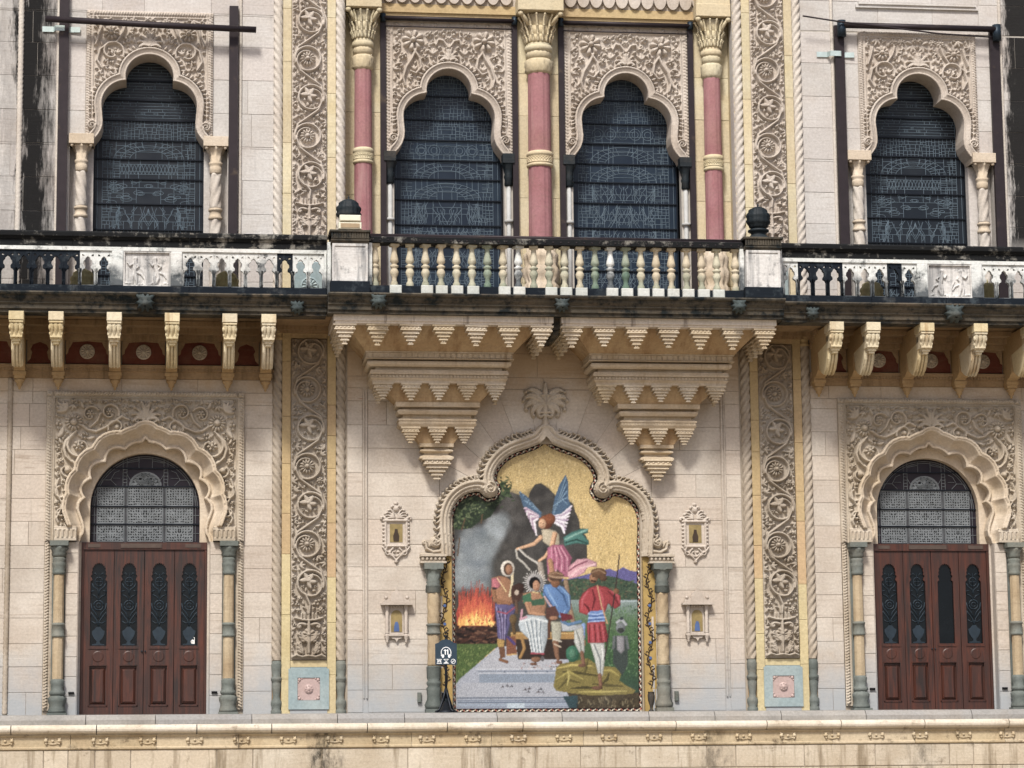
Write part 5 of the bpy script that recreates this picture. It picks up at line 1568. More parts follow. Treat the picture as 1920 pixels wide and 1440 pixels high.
# ------------------------------------------------------------ little wall shrines
def shrine_up(cx, nm):
    root = thing('wall_plaque', 'small fretted stone plaque with gold picture, upper %s of the mosaic' % nm, 'plaque', (cx, 0, 2.7), 'fretted upper plaques')
    hf = HF(-.30, .30, 2.68, 3.86, .01)
    h = .05
    for m in (1, -1):
        hf.stroke([(m * .19, 3.02), (m * .19, 3.52)], .028, h)
        for q in range(7): hf.disc(m * .225, 3.06 + q * .07, .024, h * .9)
        for q in range(4):
            a = radians(85 - q * 27); A_ = a if m > 0 else pi - a
            hf.curl(m * .04, 3.53, A_, .22, .024, h, 1.2, -m)
        hf.curl(m * .19, 3.5, (.9 if m > 0 else pi - .9), .14, .024, h, 2, -m)
        hf.curl(m * .02, 3.70, (1.2 if m > 0 else pi - 1.2), .12, .02, h, 2.2, -m)
        hf.curl(m * .17, 3.0, (-1.2 if m > 0 else pi + 1.2), .2, .022, h, -1.5, m); hf.curl(m * .06, 2.98, (-.8 if m > 0 else pi + .8), .2, .022, h, 1.5, -m)
        hf.curl(m * .02, 2.84, (.6 if m > 0 else pi - .6), .14, .02, h, 2, m)
        hf.stroke([(m * .24, 3.0), (m * .2, 2.94), (m * .12, 2.9), (m * .05, 2.82), (0, 2.76)], .018, h)
    hf.stroke([(-.19, 3.02), (.19, 3.02)], .024, h); hf.stroke([(-.19, 3.48), (.19, 3.48)], .03, h * 1.3)
    hf.disc(0, 3.70, .06, h); hf.disc(0, 3.79, .035, h); hf.disc(0, 2.745, .035, h)
    k = hf.H > .001; k[1:] |= k[:-1]; k[:, 1:] |= k[:, :-1]; k[:-1] |= k[1:]; k[:, :-1] |= k[:, 1:]
    me, o = hf.mesh('fretted_frame', M['carve_up'], 0, 0, keep=k, skirt=0)
    place('fretted_frame', me, root, (cx, -.005, 0))
    MB().box(cx - .17, cx + .17, -.02, .0, 3.03, 3.47).build('backplate', M['carve_up'], root)
    g = MB().box(cx - .115, cx + .115, -.028, -.02, 3.09, 3.42).build('gold_picture', M['gold'], root)
    f = MB().plate([(cx + a * .8, b) for a, b in [(-.06, 3.10), (.06, 3.10), (.07, 3.2), (.04, 3.27), (.03, 3.33), (-.03, 3.33), (-.04, 3.27), (-.07, 3.2)]], [], -.031, -.028); f.build('small_figure', M['vine'], g)
def shrine_low(cx, nm):
    root = thing('wall_shrine', 'small hooded stone niche with gold arched picture, lower %s of the mosaic' % nm, 'niche', (cx, 0, 1.3), 'hooded lower niches')
    hd = MB().box(cx - .285, cx + .285, -.16, .02, 1.955, 1.985).box(cx - .26, cx + .26, -.14, .02, 1.985, 2.0)
    hd.plate([(cx - .24, 1.99), (cx + .24, 1.99), (cx + .22, 2.06), (cx + .12, 2.08), (cx + .09, 2.17), (cx + .03, 2.21), (cx, 2.28), (cx - .03, 2.21), (cx - .09, 2.17), (cx - .12, 2.08), (cx - .22, 2.06)], [], -.07, .02)
    hd.plate([(cx - .12, 2.0), (cx + .12, 2.0), (cx + .10, 2.09), (cx + .04, 2.14), (cx - .04, 2.14), (cx - .10, 2.09)], [], -.11, -.06)
    for m in (1, -1): hd.ball((cx + m * .19, -.06, 2.09), .035, 8)
    hd.build('hood', M['carve_up'], root)
    bd = MB()
    for m in (1, -1):
        bd.lathe(cx + m * .17, -.05, [(.035, 1.44), (.04, 1.46), (.028, 1.5), (.035, 1.58), (.028, 1.6), (.035, 1.7), (.028, 1.72), (.035, 1.82), (.03, 1.84), (.045, 1.94), (.045, 1.955)], 10)
        bd.lathe(cx + m * .17, -.05, [(.002, 1.27), (.03, 1.30), (.02, 1.33), (.045, 1.38), (.05, 1.41), (.05, 1.44)], 10)
    bd.box(cx - .22, cx + .22, -.09, .0, 1.405, 1.44).box(cx - .13, cx + .13, -.025, 0, 1.44, 1.955)
    for q in range(5): bd.ball((cx - .1 + q * .05, -.06, 1.93), .02, 6)
    bd.plate([(cx - .12, 1.405), (cx - .08, 1.36), (cx - .03, 1.35), (cx, 1.30), (cx + .03, 1.35), (cx + .08, 1.36), (cx + .12, 1.405)], [], -.06, 0)
    bd.build('frame', M['carve_up'], root)
    a = [(cx - .10, 1.48), (cx + .10, 1.48), (cx + .10, 1.76)] + arc(cx, 1.76, .10, .11, 0, 180, 10)[1:] + []
    g = MB().plate(a, [], -.035, -.02).build('gold_picture', M['gold'], root)
    MB().plate([(cx - .05, 1.485), (cx + .05, 1.485), (cx + .04, 1.6), (cx + .02, 1.66), (cx - .02, 1.66), (cx - .04, 1.6)], [], -.038, -.035).build('small_figure', M['inlay'], g)
for s, nm in ((-1, 'left'), (1, 'right')):
    shrine_up(s * 2.74, nm); shrine_low(s * 2.74, nm)

# ------------------------------------------------------------ sign on its stand
def disc_poly(cx, cz, r, n=16): return [(cx + r * cos(2 * pi * i / n), cz + r * sin(2 * pi * i / n)) for i in range(n)]
sx_, sy_ = -1.975, -1.15
sg = thing('audio_guide_sign', 'dark blue audio guide sign with number 11 and headphones on a slim stand', 'sign', (sx_, sy_, 0))
b = [(-.19, .835), (.19, .835), (.19, 1.20), (.13, 1.22), (.08, 1.26), (.03, 1.275), (-.03, 1.275), (-.08, 1.26), (-.13, 1.22), (-.19, 1.20)]
bd = MB().plate([(sx_ + p[0], p[1]) for p in b], [], sy_ - .035, sy_ - .015, back=True).build('board', M['signblue'], sg)
pr = MB()
def PL(pts): pr.plate([(sx_ + p[0], p[1]) for p in pts], [], sy_ - .038, sy_ - .0355)
n = 16
o_ = [(.092 * cos(a), 1.045 + .10 * sin(a)) for a in np.linspace(-.35, pi + .35, 22)]; i_ = [(.08 * cos(a), 1.045 + .088 * sin(a)) for a in np.linspace(pi + .35, -.35, 22)]
PL(o_ + i_)
for m in (1, -1): PL([(m * .055 + .022 * cos(a), .985 + .032 * sin(a)) for a in np.linspace(0, 2 * pi, 13)[:-1]]); PL([(m * .06, 1.0), (m * .092, .985), (m * .088, 1.02), (m * .06, 1.02)])
for q in (-.034, .010): PL([(q + .012, 1.01), (q + .03, 1.01), (q + .03, 1.10), (q + .014, 1.10), (q - .008, 1.085), (q - .004, 1.072), (q + .012, 1.080)])
for c_ in (-.12, .0):
    PL([(c_ - .045, .855), (c_ + .045, .855), (c_ + .045, .865), (c_ - .045, .865)]); PL([(c_ - .045, .925), (c_ + .045, .925), (c_ + .045, .933), (c_ - .045, .933)])
    for m in (1, -1): PL([(c_ - m * .045, .862), (c_ - m * .035, .862), (c_ + m * .045, .928), (c_ + m * .035, .928)])
PL([(-.155, .885), (-.085, .885), (-.09, .91), (-.12, .918), (-.15, .91)]); PL([(-.02, .87), (.02, .87), (.008, .89), (-.008, .89)])
o_ = [(.125 + .042 * cos(a), .893 + .042 * sin(a)) for a in np.linspace(0, 2 * pi, 19)]; i_ = [(.125 + .034 * cos(a), .893 + .034 * sin(a)) for a in np.linspace(2 * pi, 0, 19)]
PL(o_ + i_); PL([(.098, .872), (.106, .866), (.152, .914), (.146, .92)]); PL([(.105, .887), (.145, .887), (.145, .896), (.105, .896)])
pr.build('printed_symbols', M['signwhite'], bd)
MB().tube([(sx_, sy_, .25), (sx_, sy_, 1.30)], .022, 10).ball((sx_, sy_, 1.33), .03, 8).tube([(sx_ - .03, sy_, 1.33), (sx_ - .045, sy_, 1.38), (sx_, sy_, 1.41), (sx_ + .045, sy_, 1.38), (sx_ + .03, sy_, 1.33)], .01, 6).build('post', M['signpole'], sg)
for a in range(4):
    t = a * pi / 2 + .5
    MB().tube([(sx_, sy_, .45), (sx_ + .05 * cos(t), sy_ + .05 * sin(t), .28), (sx_ + .14 * cos(t), sy_ + .14 * sin(t), .06), (sx_ + .22 * cos(t), sy_ + .22 * sin(t), .015)], [.02, .02, .018, .02], 6).build('foot', M['signpole'], sg)
MB().lathe(sx_, sy_, [(.2, .0), (.2, .02), (.1, .05), (.04, .2)], 12).build('base_cone', M['signpole'], sg)

# ------------------------------------------------------------ stepped corbels under the balcony
def rloft(mb, cx, L):
    """front and two sides through rectangles (half width, depth, z)"""
    b = len(mb.v)
    for (w, d, z) in L:
        mb.v.extend([(cx - w, .0, z), (cx - w, -d, z), (cx + w, -d, z), (cx + w, .0, z)])
    for i in range(len(L) - 1):
        for k in range(3):
            mb.f.append((b + i * 4 + k, b + i * 4 + k + 1, b + i * 4 + 4 + k + 1, b + i * 4 + 4 + k)); mb.sm.append(False)
    mb.f.append((b, b + 1, b + 2, b + 3)); mb.sm.append(False)
    n = b + (len(L) - 1) * 4
    mb.f.append((n, n + 1, n + 2, n + 3)); mb.sm.append(False)
    return mb
def pend_mesh(name, w, h, dep, mat):
    """little hanging stepped pendant; top centre at the origin"""
    mb = MB()
    mb.box(-w, w, -dep, dep, -.035, 0).box(-w * .80, w * .80, -dep * .80, dep * .80, -.05, -.035)
    lv = [(.84, .13), (.66, .12), (.48, .12), (.32, .12), (.17, .12)]
    z = -.05; tot = sum(l[1] for l in lv); H = h - .05
    for i, (s, t) in enumerate(lv):
        dz = t / tot * H
        mb.box(-w * s, w * s, -dep * s, dep * s, z - dz * .62, z)
        mb.box(-w * (s + .07), w * (s + .07), -dep * (s + .12), dep * (s + .12), z - dz * .92, z - dz * .62).box(-w * (s - .1), w * (s - .1), -dep * (s - .1), dep * (s - .1), z - dz, z - dz * .92)
        if i in (0, 2, 4) and w > .1:
            n = max(2, int(7 * s))
            for q in range(n):
                mb.ball((-w * s + 2 * w * s * (q + .5) / n, -dep * s, z - dz * .31), dz * .34, 5)
        z -= dz
    return mb.mesh(name, M[mat])
P1 = pend_mesh('pendant', .205, .37, .13, 'pendant')
P2 = pend_mesh('pendant', .185, .31, .11, 'pendant')
P3 = pend_mesh('pendant', .175, .29, .10, 'pendant')
P4 = pend_mesh('pendant', .27, .38, .17, 'pendant')
def corbel(s, nm):
    cx = s * 2.02
    root = thing('stepped_corbel', '%s stepped corbel with hanging pendants under the middle of the balcony' % nm, 'corbel', (cx, 0, 4.2), 'stepped corbels')
    rloft(MB(), cx, [(1.95, 1.66, 6.985), (1.95, 1.66, 6.84), (1.92, 1.63, 6.835), (1.92, 1.63, 6.80)]).build('top_slab', M['corbel_top'], root)
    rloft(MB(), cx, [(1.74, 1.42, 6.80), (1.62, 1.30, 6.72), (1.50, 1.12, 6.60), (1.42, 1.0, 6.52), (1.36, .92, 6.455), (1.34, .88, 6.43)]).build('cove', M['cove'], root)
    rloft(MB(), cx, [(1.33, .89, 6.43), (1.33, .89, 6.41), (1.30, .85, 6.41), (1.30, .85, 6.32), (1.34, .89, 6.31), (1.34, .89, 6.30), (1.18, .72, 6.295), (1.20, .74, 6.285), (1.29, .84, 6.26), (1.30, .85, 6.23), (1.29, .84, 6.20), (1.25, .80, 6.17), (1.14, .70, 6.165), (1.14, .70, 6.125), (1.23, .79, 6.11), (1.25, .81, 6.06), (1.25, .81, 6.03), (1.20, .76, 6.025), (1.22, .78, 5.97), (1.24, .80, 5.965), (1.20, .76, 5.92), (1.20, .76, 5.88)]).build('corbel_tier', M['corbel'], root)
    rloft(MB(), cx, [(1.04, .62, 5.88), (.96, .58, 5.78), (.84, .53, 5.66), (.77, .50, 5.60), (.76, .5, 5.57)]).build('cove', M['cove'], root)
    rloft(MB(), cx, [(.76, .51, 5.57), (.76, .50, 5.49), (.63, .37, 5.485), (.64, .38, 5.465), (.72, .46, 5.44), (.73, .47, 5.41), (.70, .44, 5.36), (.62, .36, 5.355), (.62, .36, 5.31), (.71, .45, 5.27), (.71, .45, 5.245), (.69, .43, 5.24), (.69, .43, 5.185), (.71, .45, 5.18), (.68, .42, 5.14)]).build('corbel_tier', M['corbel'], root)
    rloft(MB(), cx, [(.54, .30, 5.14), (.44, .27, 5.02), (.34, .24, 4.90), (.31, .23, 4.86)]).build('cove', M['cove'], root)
    rloft(MB(), cx, [(.31, .24, 4.86), (.31, .23, 4.80), (.22, .15, 4.795), (.23, .16, 4.77), (.30, .23, 4.74), (.30, .23, 4.72), (.22, .15, 4.69), (.22, .15, 4.66), (.31, .24, 4.62), (.31, .24, 4.585)]).build('corbel_tier', M['corbel'], root)
    def dent(z0, z1, hw, dep, n, duty=.6, pr=.018):
        mb = MB(); st = 2 * hw / n
        for i in range(n):
            a = cx - hw + st * (i + .5); mb.box(a - st * duty / 2, a + st * duty / 2, -dep - pr, -dep + .01, z0, z1)
        m = int(n * dep / (2 * hw)); 
        for i in range(m):
            y = -dep + st * (i + .5)
            for q in (-1, 1): mb.box(cx + q * (hw - .01), cx + q * (hw + pr), y - st * duty / 2, y + st * duty / 2, z0, z1)
        mb.build('dentil_row', M['corbel'], root, kind='stuff')
    dent(6.325, 6.405, 1.30, .85, 26, .72)
    dent(5.975, 6.02, 1.22, .78, 40, .55, .012)
    dent(5.19, 5.235, .69, .43, 27, .55, .012)
    for i in range(7):
        o = place('pendant', P1, root, (cx - 1.75 + .583 * i, -1.50, 6.80)); o.scale = (1, 1, rnd.uniform(.9, 1.06)); o.rotation_euler = (0, rnd.uniform(-.015, .015), 0)
    for q in (-1, 1):
        for i in range(3):
            o = place('pendant', P1, root, (cx + q * 1.79, -1.0 + .42 * i, 6.80 - .0)); o.rotation_euler = (0, 0, pi / 2)
    for i in range(5): place('pendant', P2, root, (cx - 1.01 + .505 * i, -.68, 5.88)).scale = (1, 1, rnd.uniform(.93, 1.05))
    for q in (-1, 1):
        o = place('pendant', P2, root, (cx + q * 1.06, -.28, 5.88)); o.rotation_euler = (0, 0, pi / 2)
    for i in range(3): place('pendant', P3, root, (cx - .485 + .485 * i, -.33, 5.14))
    place('pendant', P4, root, (cx, -.17 * 1.0 - .03, 4.585))
corbel(-1, 'left'); corbel(1, 'right')
MB().box(-.07, .07, -1.5, 0, 6.75, 6.98).box(-.05, .05, -1.45, -.2, 6.66, 6.75).build('gap_block', M['cornice'], cat='beam', label='dark stone stub in the gap between the two stepped corbels')  # dark block filling the gap between the corbels

# ------------------------------------------------------------ frieze and brackets of the side balconies
def rosette(mb, cx, cy, cz, r, n=12):
    m = 24; vs = []
    rings = [(1.0, .0), (1.0, .03), (.86, .045), (.84, .02), (.30, .035), (.28, .055), (.12, .07), (.001, .075)]
    b = len(mb.v)
    for (q, h) in rings:
        for i in range(m):
            t = 2 * pi * i / m
            hh = h + (.022 * (i % 2) if q in (.84, .30) else 0)
            mb.v.append((cx + r * q * cos(t), cy - hh, cz + r * q * sin(t)))
    for k in range(len(rings) - 1):
        for i in range(m):
            mb.f.append((b + k * m + i, b + k * m + (i + 1) % m, b + (k + 1) * m + (i + 1) % m, b + (k + 1) * m + i)); mb.sm.append(False)
BX = [5.10, 5.78, 6.78, 7.78, 8.78, 9.46, 10.6]
blk = MB().box(-.13, .13, 0, .42, -.155, 0, .008)
me_blk = blk.mesh('top_block', M['bracket'])
scr = MB()
# fluted scroll face: stacked profile across x
for i, fx in enumerate((-.075, 0, .075)):
    scr.tube([(fx, .05, -.16), (fx, .045, -.22), (fx, .11, -.30), (fx, .13, -.40), (fx, .17, -.46)], [.037, .043, .043, .036, .03], 8)
scr.box(-.115, .115, .03, .4, -.205, -.155).box(-.12, .12, .015, .1, -.19, -.165)
scr.box(-.10, .10, .10, .42, -.44, -.20).box(-.075, .075, .15, .4, -.50, -.44).box(-.05, .05, .18, .36, -.54, -.50)
for q in (-1, 1): scr.ball((q * .105, .08, -.27), .045, 8, (.6, 1, 1.2)); scr.ball((q * .10, .12, -.37), .035, 8, (.6, 1, 1.2))
me_scr = scr.mesh('fluted_scroll', M['bracket'])
stt = MB()
pf = [(.30, -.28), (.38, -.62), (.52, -.78), (.70, -.86), (.86, -.80), (1.0, -.72), (1.1, -.30)]
stt.profx([(p[0], p[1]) for p in pf], -.095, .095)
for fx in (-.055, 0, .055):
    stt.tube([(fx, .30, -.45), (fx, .375, -.63), (fx, .515, -.785), (fx, .69, -.865)], [.024, .026, .026, .016], 6)
me_stt = stt.mesh('curved_strut', M['bracket'])
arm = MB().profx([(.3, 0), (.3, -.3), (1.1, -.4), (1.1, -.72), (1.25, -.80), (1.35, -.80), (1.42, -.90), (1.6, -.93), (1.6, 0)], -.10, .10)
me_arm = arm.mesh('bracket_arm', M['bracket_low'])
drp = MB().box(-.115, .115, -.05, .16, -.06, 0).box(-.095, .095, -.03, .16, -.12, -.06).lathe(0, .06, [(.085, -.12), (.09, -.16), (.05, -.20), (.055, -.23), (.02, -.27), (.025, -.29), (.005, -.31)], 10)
me_drp = drp.mesh('drop', M['bracket_low'])
order = ['nearest the pilaster', 'second from the pilaster', 'third from the pilaster', 'fourth from the pilaster', 'fifth from the pilaster', 'sixth from the pilaster', 'seventh from the pilaster']
for s, nm in ((-1, 'left'), (1, 'right')):
    for k, bx in enumerate(BX):
        root = thing('balcony_bracket', 'yellow stone scroll bracket, %s, under the %s balcony' % (order[k], nm), 'bracket', (s * bx, 0, 6.0), 'scroll brackets under the side balconies')
        place('top_block', me_blk, root, (s * bx, -1.60, 6.945)); place('fluted_scroll', me_scr, root, (s * bx, -1.60, 6.945))
        place('curved_strut', me_stt, root, (s * bx, -1.60, 6.945)); place('bracket_arm', me_arm, root, (s * bx, -1.60, 6.945)); place('drop', me_drp, root, (s * bx, -.19, 6.10))
    xa, xb = sorted((s * 4.97, s * 12.6))
    fz = thing('frieze', 'red stone frieze with rosettes between the brackets, %s side' % nm, 'frieze', (s * 8, 0, 6.2))
    MB().profx([(.05, 6.02), (-.02, 6.02), (-.02, 6.14), (-.05, 6.15), (-.05, 6.19), (-.09, 6.21), (-.09, 6.26), (-.03, 6.27), (.05, 6.28)], xa, xb).build('string_course', M['frieze'], fz)
    dn = MB(); x = xa
    while x < xb: dn.box(x + .008, x + .04, -.075, -.03, 6.15, 6.20); x += .06
    dn.build('dentil_row', M['frieze'], fz, kind='stuff')
    MB().box(xa, xb, -.30, .0, 6.80, 6.90).box(xa, xb, -.55, .0, 6.90, 6.99).box(xa, xb, -.12, .0, 6.70, 6.80).build('cornice_step', M['frieze'], fz)
    ed = [4.97] + BX + [12.6]
    for a, b in zip(ed[:-1], ed[1:]):
        if b - a < .3: continue
        p, q = sorted((s * (a + .12), s * (b - .12)))
        MB().box(p, q, -.03, .04, 6.285, 6.70).build('red_panel', M['red'], fz)
        w_ = q - p; c = (p + q) / 2
        # little ogee spandrels at the top corners, framing the panel
        t = w_ / 2
        if w_ > .6:
            outl = [(c - t, 6.70), (c - t, 6.44), (c - t + .04, 6.47), (c - t + .05, 6.54), (c - t + .09, 6.60), (c - t + .12, 6.67), (c, 6.69), (c + t - .12, 6.67), (c + t - .09, 6.60), (c + t - .05, 6.54), (c + t - .04, 6.47), (c + t, 6.44), (c + t, 6.70)]
            mb = MB(); rosette(mb, c, -.03, 6.50, .135); mb.build('rosette', M['carve'], fz)
        else:
            outl = [(c - t, 6.70), (c - t, 6.30), (c - t + .06, 6.36), (c - t + .09, 6.48), (c - t + .06, 6.54), (c - t + .10, 6.62), (c, 6.67), (c + t - .10, 6.62), (c + t - .06, 6.54), (c + t - .09, 6.48), (c + t - .06, 6.36), (c + t, 6.30), (c + t, 6.70)]
        MB().plate(outl, [], -.055, -.03).build('ogee_edge', M['frieze'], fz)

# ------------------------------------------------------------ balcony: cornice, parapets, balusters
def cornice(name, label, x0, x1, off, m0=0, m1=0):
    pr = [(-1.30, 7.275), (-1.755, 7.275), (-1.775, 7.25), (-1.755, 7.22), (-1.70, 7.205), (-1.69, 7.16), (-1.65, 7.12), (-1.64, 7.10), (-1.655, 7.085), (-1.62, 7.06), (-1.61, 6.99), (-1.57, 6.985), (-1.57, 6.93), (-1.2, 6.93)]
    pr = [(p[0] + off, p[1] + (.015 if off else 0)) for p in pr]
    root = thing(name, label, 'cornice', ((x0 + x1) / 2, -1.5, 6.93), 'balcony cornices')
    xs = cuts(x0, x1, 1.3, 2.1, rnd)
    for a, b in zip(xs[:-1], xs[1:]):
        MB().profx(pr, a + .002, b - .002).build('cornice_stone', M['cornice'], root)
    return root
cornice('balcony_cornice', 'grimy moulded cornice under the left parapet', -12.6, -4.09, 0)
cornice('balcony_cornice', 'grimy moulded cornice under the right parapet', 4.09, 12.6, 0)
cornice('balcony_cornice', 'grimy moulded cornice under the middle balustrade, above the stepped corbels', -4.08, 4.08, -.2)

hole = [(.106, 7.425), (.106, 7.66), (.085, 7.70), (.052, 7.715), (.05, 7.75), (.078, 7.79), (.076, 7.84), (.045, 7.875), (.04, 7.90), (0, 7.935)]
hole = [(p[0], p[1]) for p in hole] + [(-p[0], p[1]) for p in reversed(hole[:-1])]
bw = .2755
am = MB().plate([(-bw / 2 + .001, 7.41), (bw / 2 - .001, 7.41), (bw / 2 - .001, 8.03), (-bw / 2 + .001, 8.03)], [hole, [(.055, 7.93), (.10, 7.93), (.10, 7.97), (.07, 7.96)], [(-.055, 7.93), (-.07, 7.96), (-.10, 7.97), (-.10, 7.93)]], -.04, .04)
for s in (-1, 1):
    am.lathe(s * bw / 2, -.04, [(.03, 7.42), (.03, 7.46), (.018, 7.49), (.018, 7.64), (.032, 7.68), (.032, 7.71)], 8, pi, 2 * pi)
me_arch = am.mesh('parapet_arch', M['parapet'])
me_archd = am.mesh('parapet_arch', M['parapet_dark'])
# relief panel with two standing figures
def figure_hf(seed):
    hf = HF(-.41, .41, 7.41, 8.03, .009)
    r = random.Random(seed); h = .05
    for (cx, lean) in ((-.17, .03), (.22, -.02)):
        hf.disc(cx + lean, 7.90, .035, h)
        hf.stroke([(cx + lean, 7.87), (cx + lean * .5, 7.75), (cx, 7.66)], [.028, .042, .035], h)
        hf.stroke([(cx, 7.68), (cx - .025, 7.56), (cx - .02 + lean, 7.45)], [.04, .035, .016], h * .95); hf.stroke([(cx, 7.68), (cx + .035, 7.57), (cx + .03, 7.45)], [.035, .028, .016], h * .95)
        hf.stroke([(cx + lean, 7.83), (cx + .08, 7.77), (cx + .12, 7.83)], [.018, .015, .012], h * .8); hf.stroke([(cx + lean, 7.83), (cx - .07, 7.76), (cx - .02, 7.70)], [.018, .015, .012], h * .8)
        hf.stroke([(cx - .03, 7.66), (cx - .12, 7.62), (cx - .16, 7.55)], [.02, .015, .008], h * .6)
    for q in range(14): hf.disc(r.uniform(-.38, .38), r.uniform(7.43, 7.47), r.uniform(.012, .03), h * .6)
    hf.stroke([(.02, 7.44), (.04, 7.6), (.1, 7.72)], [.02, .012, .006], h * .5)
    return hf
me_f1, _ = figure_hf(2).mesh('figure_relief', M['relief'], 0, 0, skirt=.03)
def parapet(s, nm):
    root = thing('parapet', 'black-streaked marble parapet with small cusped arches, %s of the middle balustrade' % nm, 'parapet', (s * 8, -1.6, 7.27), 'marble parapets')
    xa, xb = sorted((s * 4.09, s * 12.6))
    xs = cuts(xa, xb, 1.3, 2.2, rnd)
    for a, b in zip(xs[:-1], xs[1:]):
        MB().box(a + .002, b - .002, -1.63, -1.34, 7.277, 7.408, .006).build('base_stone', M['parapet_dark'], root)
        MB().box(a + .002, b - .002, -1.605, -1.36, 8.10, 8.215, .004).build('frieze_stone', M['rail'], root)
        MB().profx([(-1.34, 8.217), (-1.62, 8.217), (-1.64, 8.25), (-1.675, 8.27), (-1.68, 8.33), (-1.66, 8.36), (-1.34, 8.36)], a + .002, b - .002).build('rail_stone', M['rail'], root)
    MB().box(xa, xb, -1.61, -1.37, 8.032, 8.098).build('upper_band', M['parapet'], root)
    def post(a, b):
        p, q = sorted((s * a, s * b)); MB().box(p + .001, q - .001, -1.618, -1.40, 7.41, 8.03, .012).build('post', M['parapet'], root)
    x = 4.09; post(4.09, 4.135); x = 4.135
    r = random.Random(3 + s)
    def run(x, n):
        for i in range(n):
            c = s * (x + bw * (i + .5))
            dark = (abs(c) > 8.3 and s < 0) or (s > 0 and 4.3 < c < 5.2) or r.random() < .08
            place('parapet_arch', me_archd if dark else me_arch, root, (c, -1.54, 0))
        return x + bw * n
    x = run(x, 9); post(x, x + .2); x += .2
    c = s * (x + .41)
    place('figure_relief', me_f1, root, (c, -1.56, 0)).scale = (s, 1, 1)
    f = MB().plate([(c - .41, 7.41), (c + .41, 7.41), (c + .41, 8.03), (c - .41, 8.03)], [[(c - .385, 7.435), (c + .385, 7.435), (c + .385, 8.005), (c - .385, 8.005)]], -1.60, -1.55); f.build('panel_frame', M['relief'], root)
    x += .82; post(x, x + .2); x += .2
    x = run(x, 9); post(x, x + .2); x += .2; run(x, 6)
    return root
parapet(-1, 'left'); parapet(1, 'right')

bal = thing('balustrade', 'middle balustrade of turned stone balusters with iron handrail', 'balustrade', (0, -1.7, 7.29))
MB().box(-3.38, 3.38, -1.80, -1.50, 8.215, 8.325, .008).build('rail_beam', M['rail'], bal)
rv = MB()
for i in range(48): rv.ball((-3.3 + i * .14, -1.803, 8.265), .016, 6, (1, .5, 1))
rv.build('rivet', M['pipe'], bal, kind='stuff')
MB().tube([(-3.36, -1.68, 8.37), (3.36, -1.68, 8.37)], .03, 8).box(-3.36, 3.36, -1.74, -1.62, 8.325, 8.35).build('handrail', M['pipe'], bal)
MB().box(-3.38, 3.38, -1.78, -1.48, 7.29, 7.45, .006).build('plinth', M['parapet_dark'], bal)
bp = [(.075, 8.215), (.075, 8.175), (.05, 8.165), (.042, 8.14), (.05, 8.05), (.072, 7.95), (.078, 7.90), (.045, 7.87), (.045, 7.85), (.075, 7.83), (.078, 7.81), (.05, 7.79), (.06, 7.76), (.078, 7.72), (.07, 7.67), (.045, 7.62), (.042, 7.56), (.065, 7.52), (.07, 7.47), (.07, 7.445)]
mb = MB().lathe(0, 0, bp, 12).box(-.078, .078, -.078, .078, 8.175, 8.216)
meb = {k: mb.mesh('baluster', M[k]) for k in ('baluster', 'baluster_mossy', 'parapet')}
blkm = {k: MB().box(-.105, .105, -.06, .06, 7.30, 7.452, .012).mesh('base_block', M[k]) for k in ('block_white',)}
r = random.Random(12)
for i in range(22):
    x = -2.90 + i * .2762
    k = r.choices(['baluster', 'baluster_mossy', 'parapet'], [6, 2.2, 1.4])[0]
    o = place('baluster', meb[k], bal, (x, -1.65, 0)); o.rotation_euler = (0, 0, r.uniform(-.4, .4))
    if i not in (1, 6, 9, 13): place('base_block', blkm['block_white'], bal, (x + r.uniform(-.01, .02), -1.80, r.uniform(-.004, .003)))
for s in (-1, 1):
    place('baluster', meb['baluster'], bal, (s * 3.24, -1.65, 0))
    MB().box(s * 3.30, s * 3.38, -1.79, -1.55, 7.45, 8.215, .008).build('half_post', M['parapet'], bal)

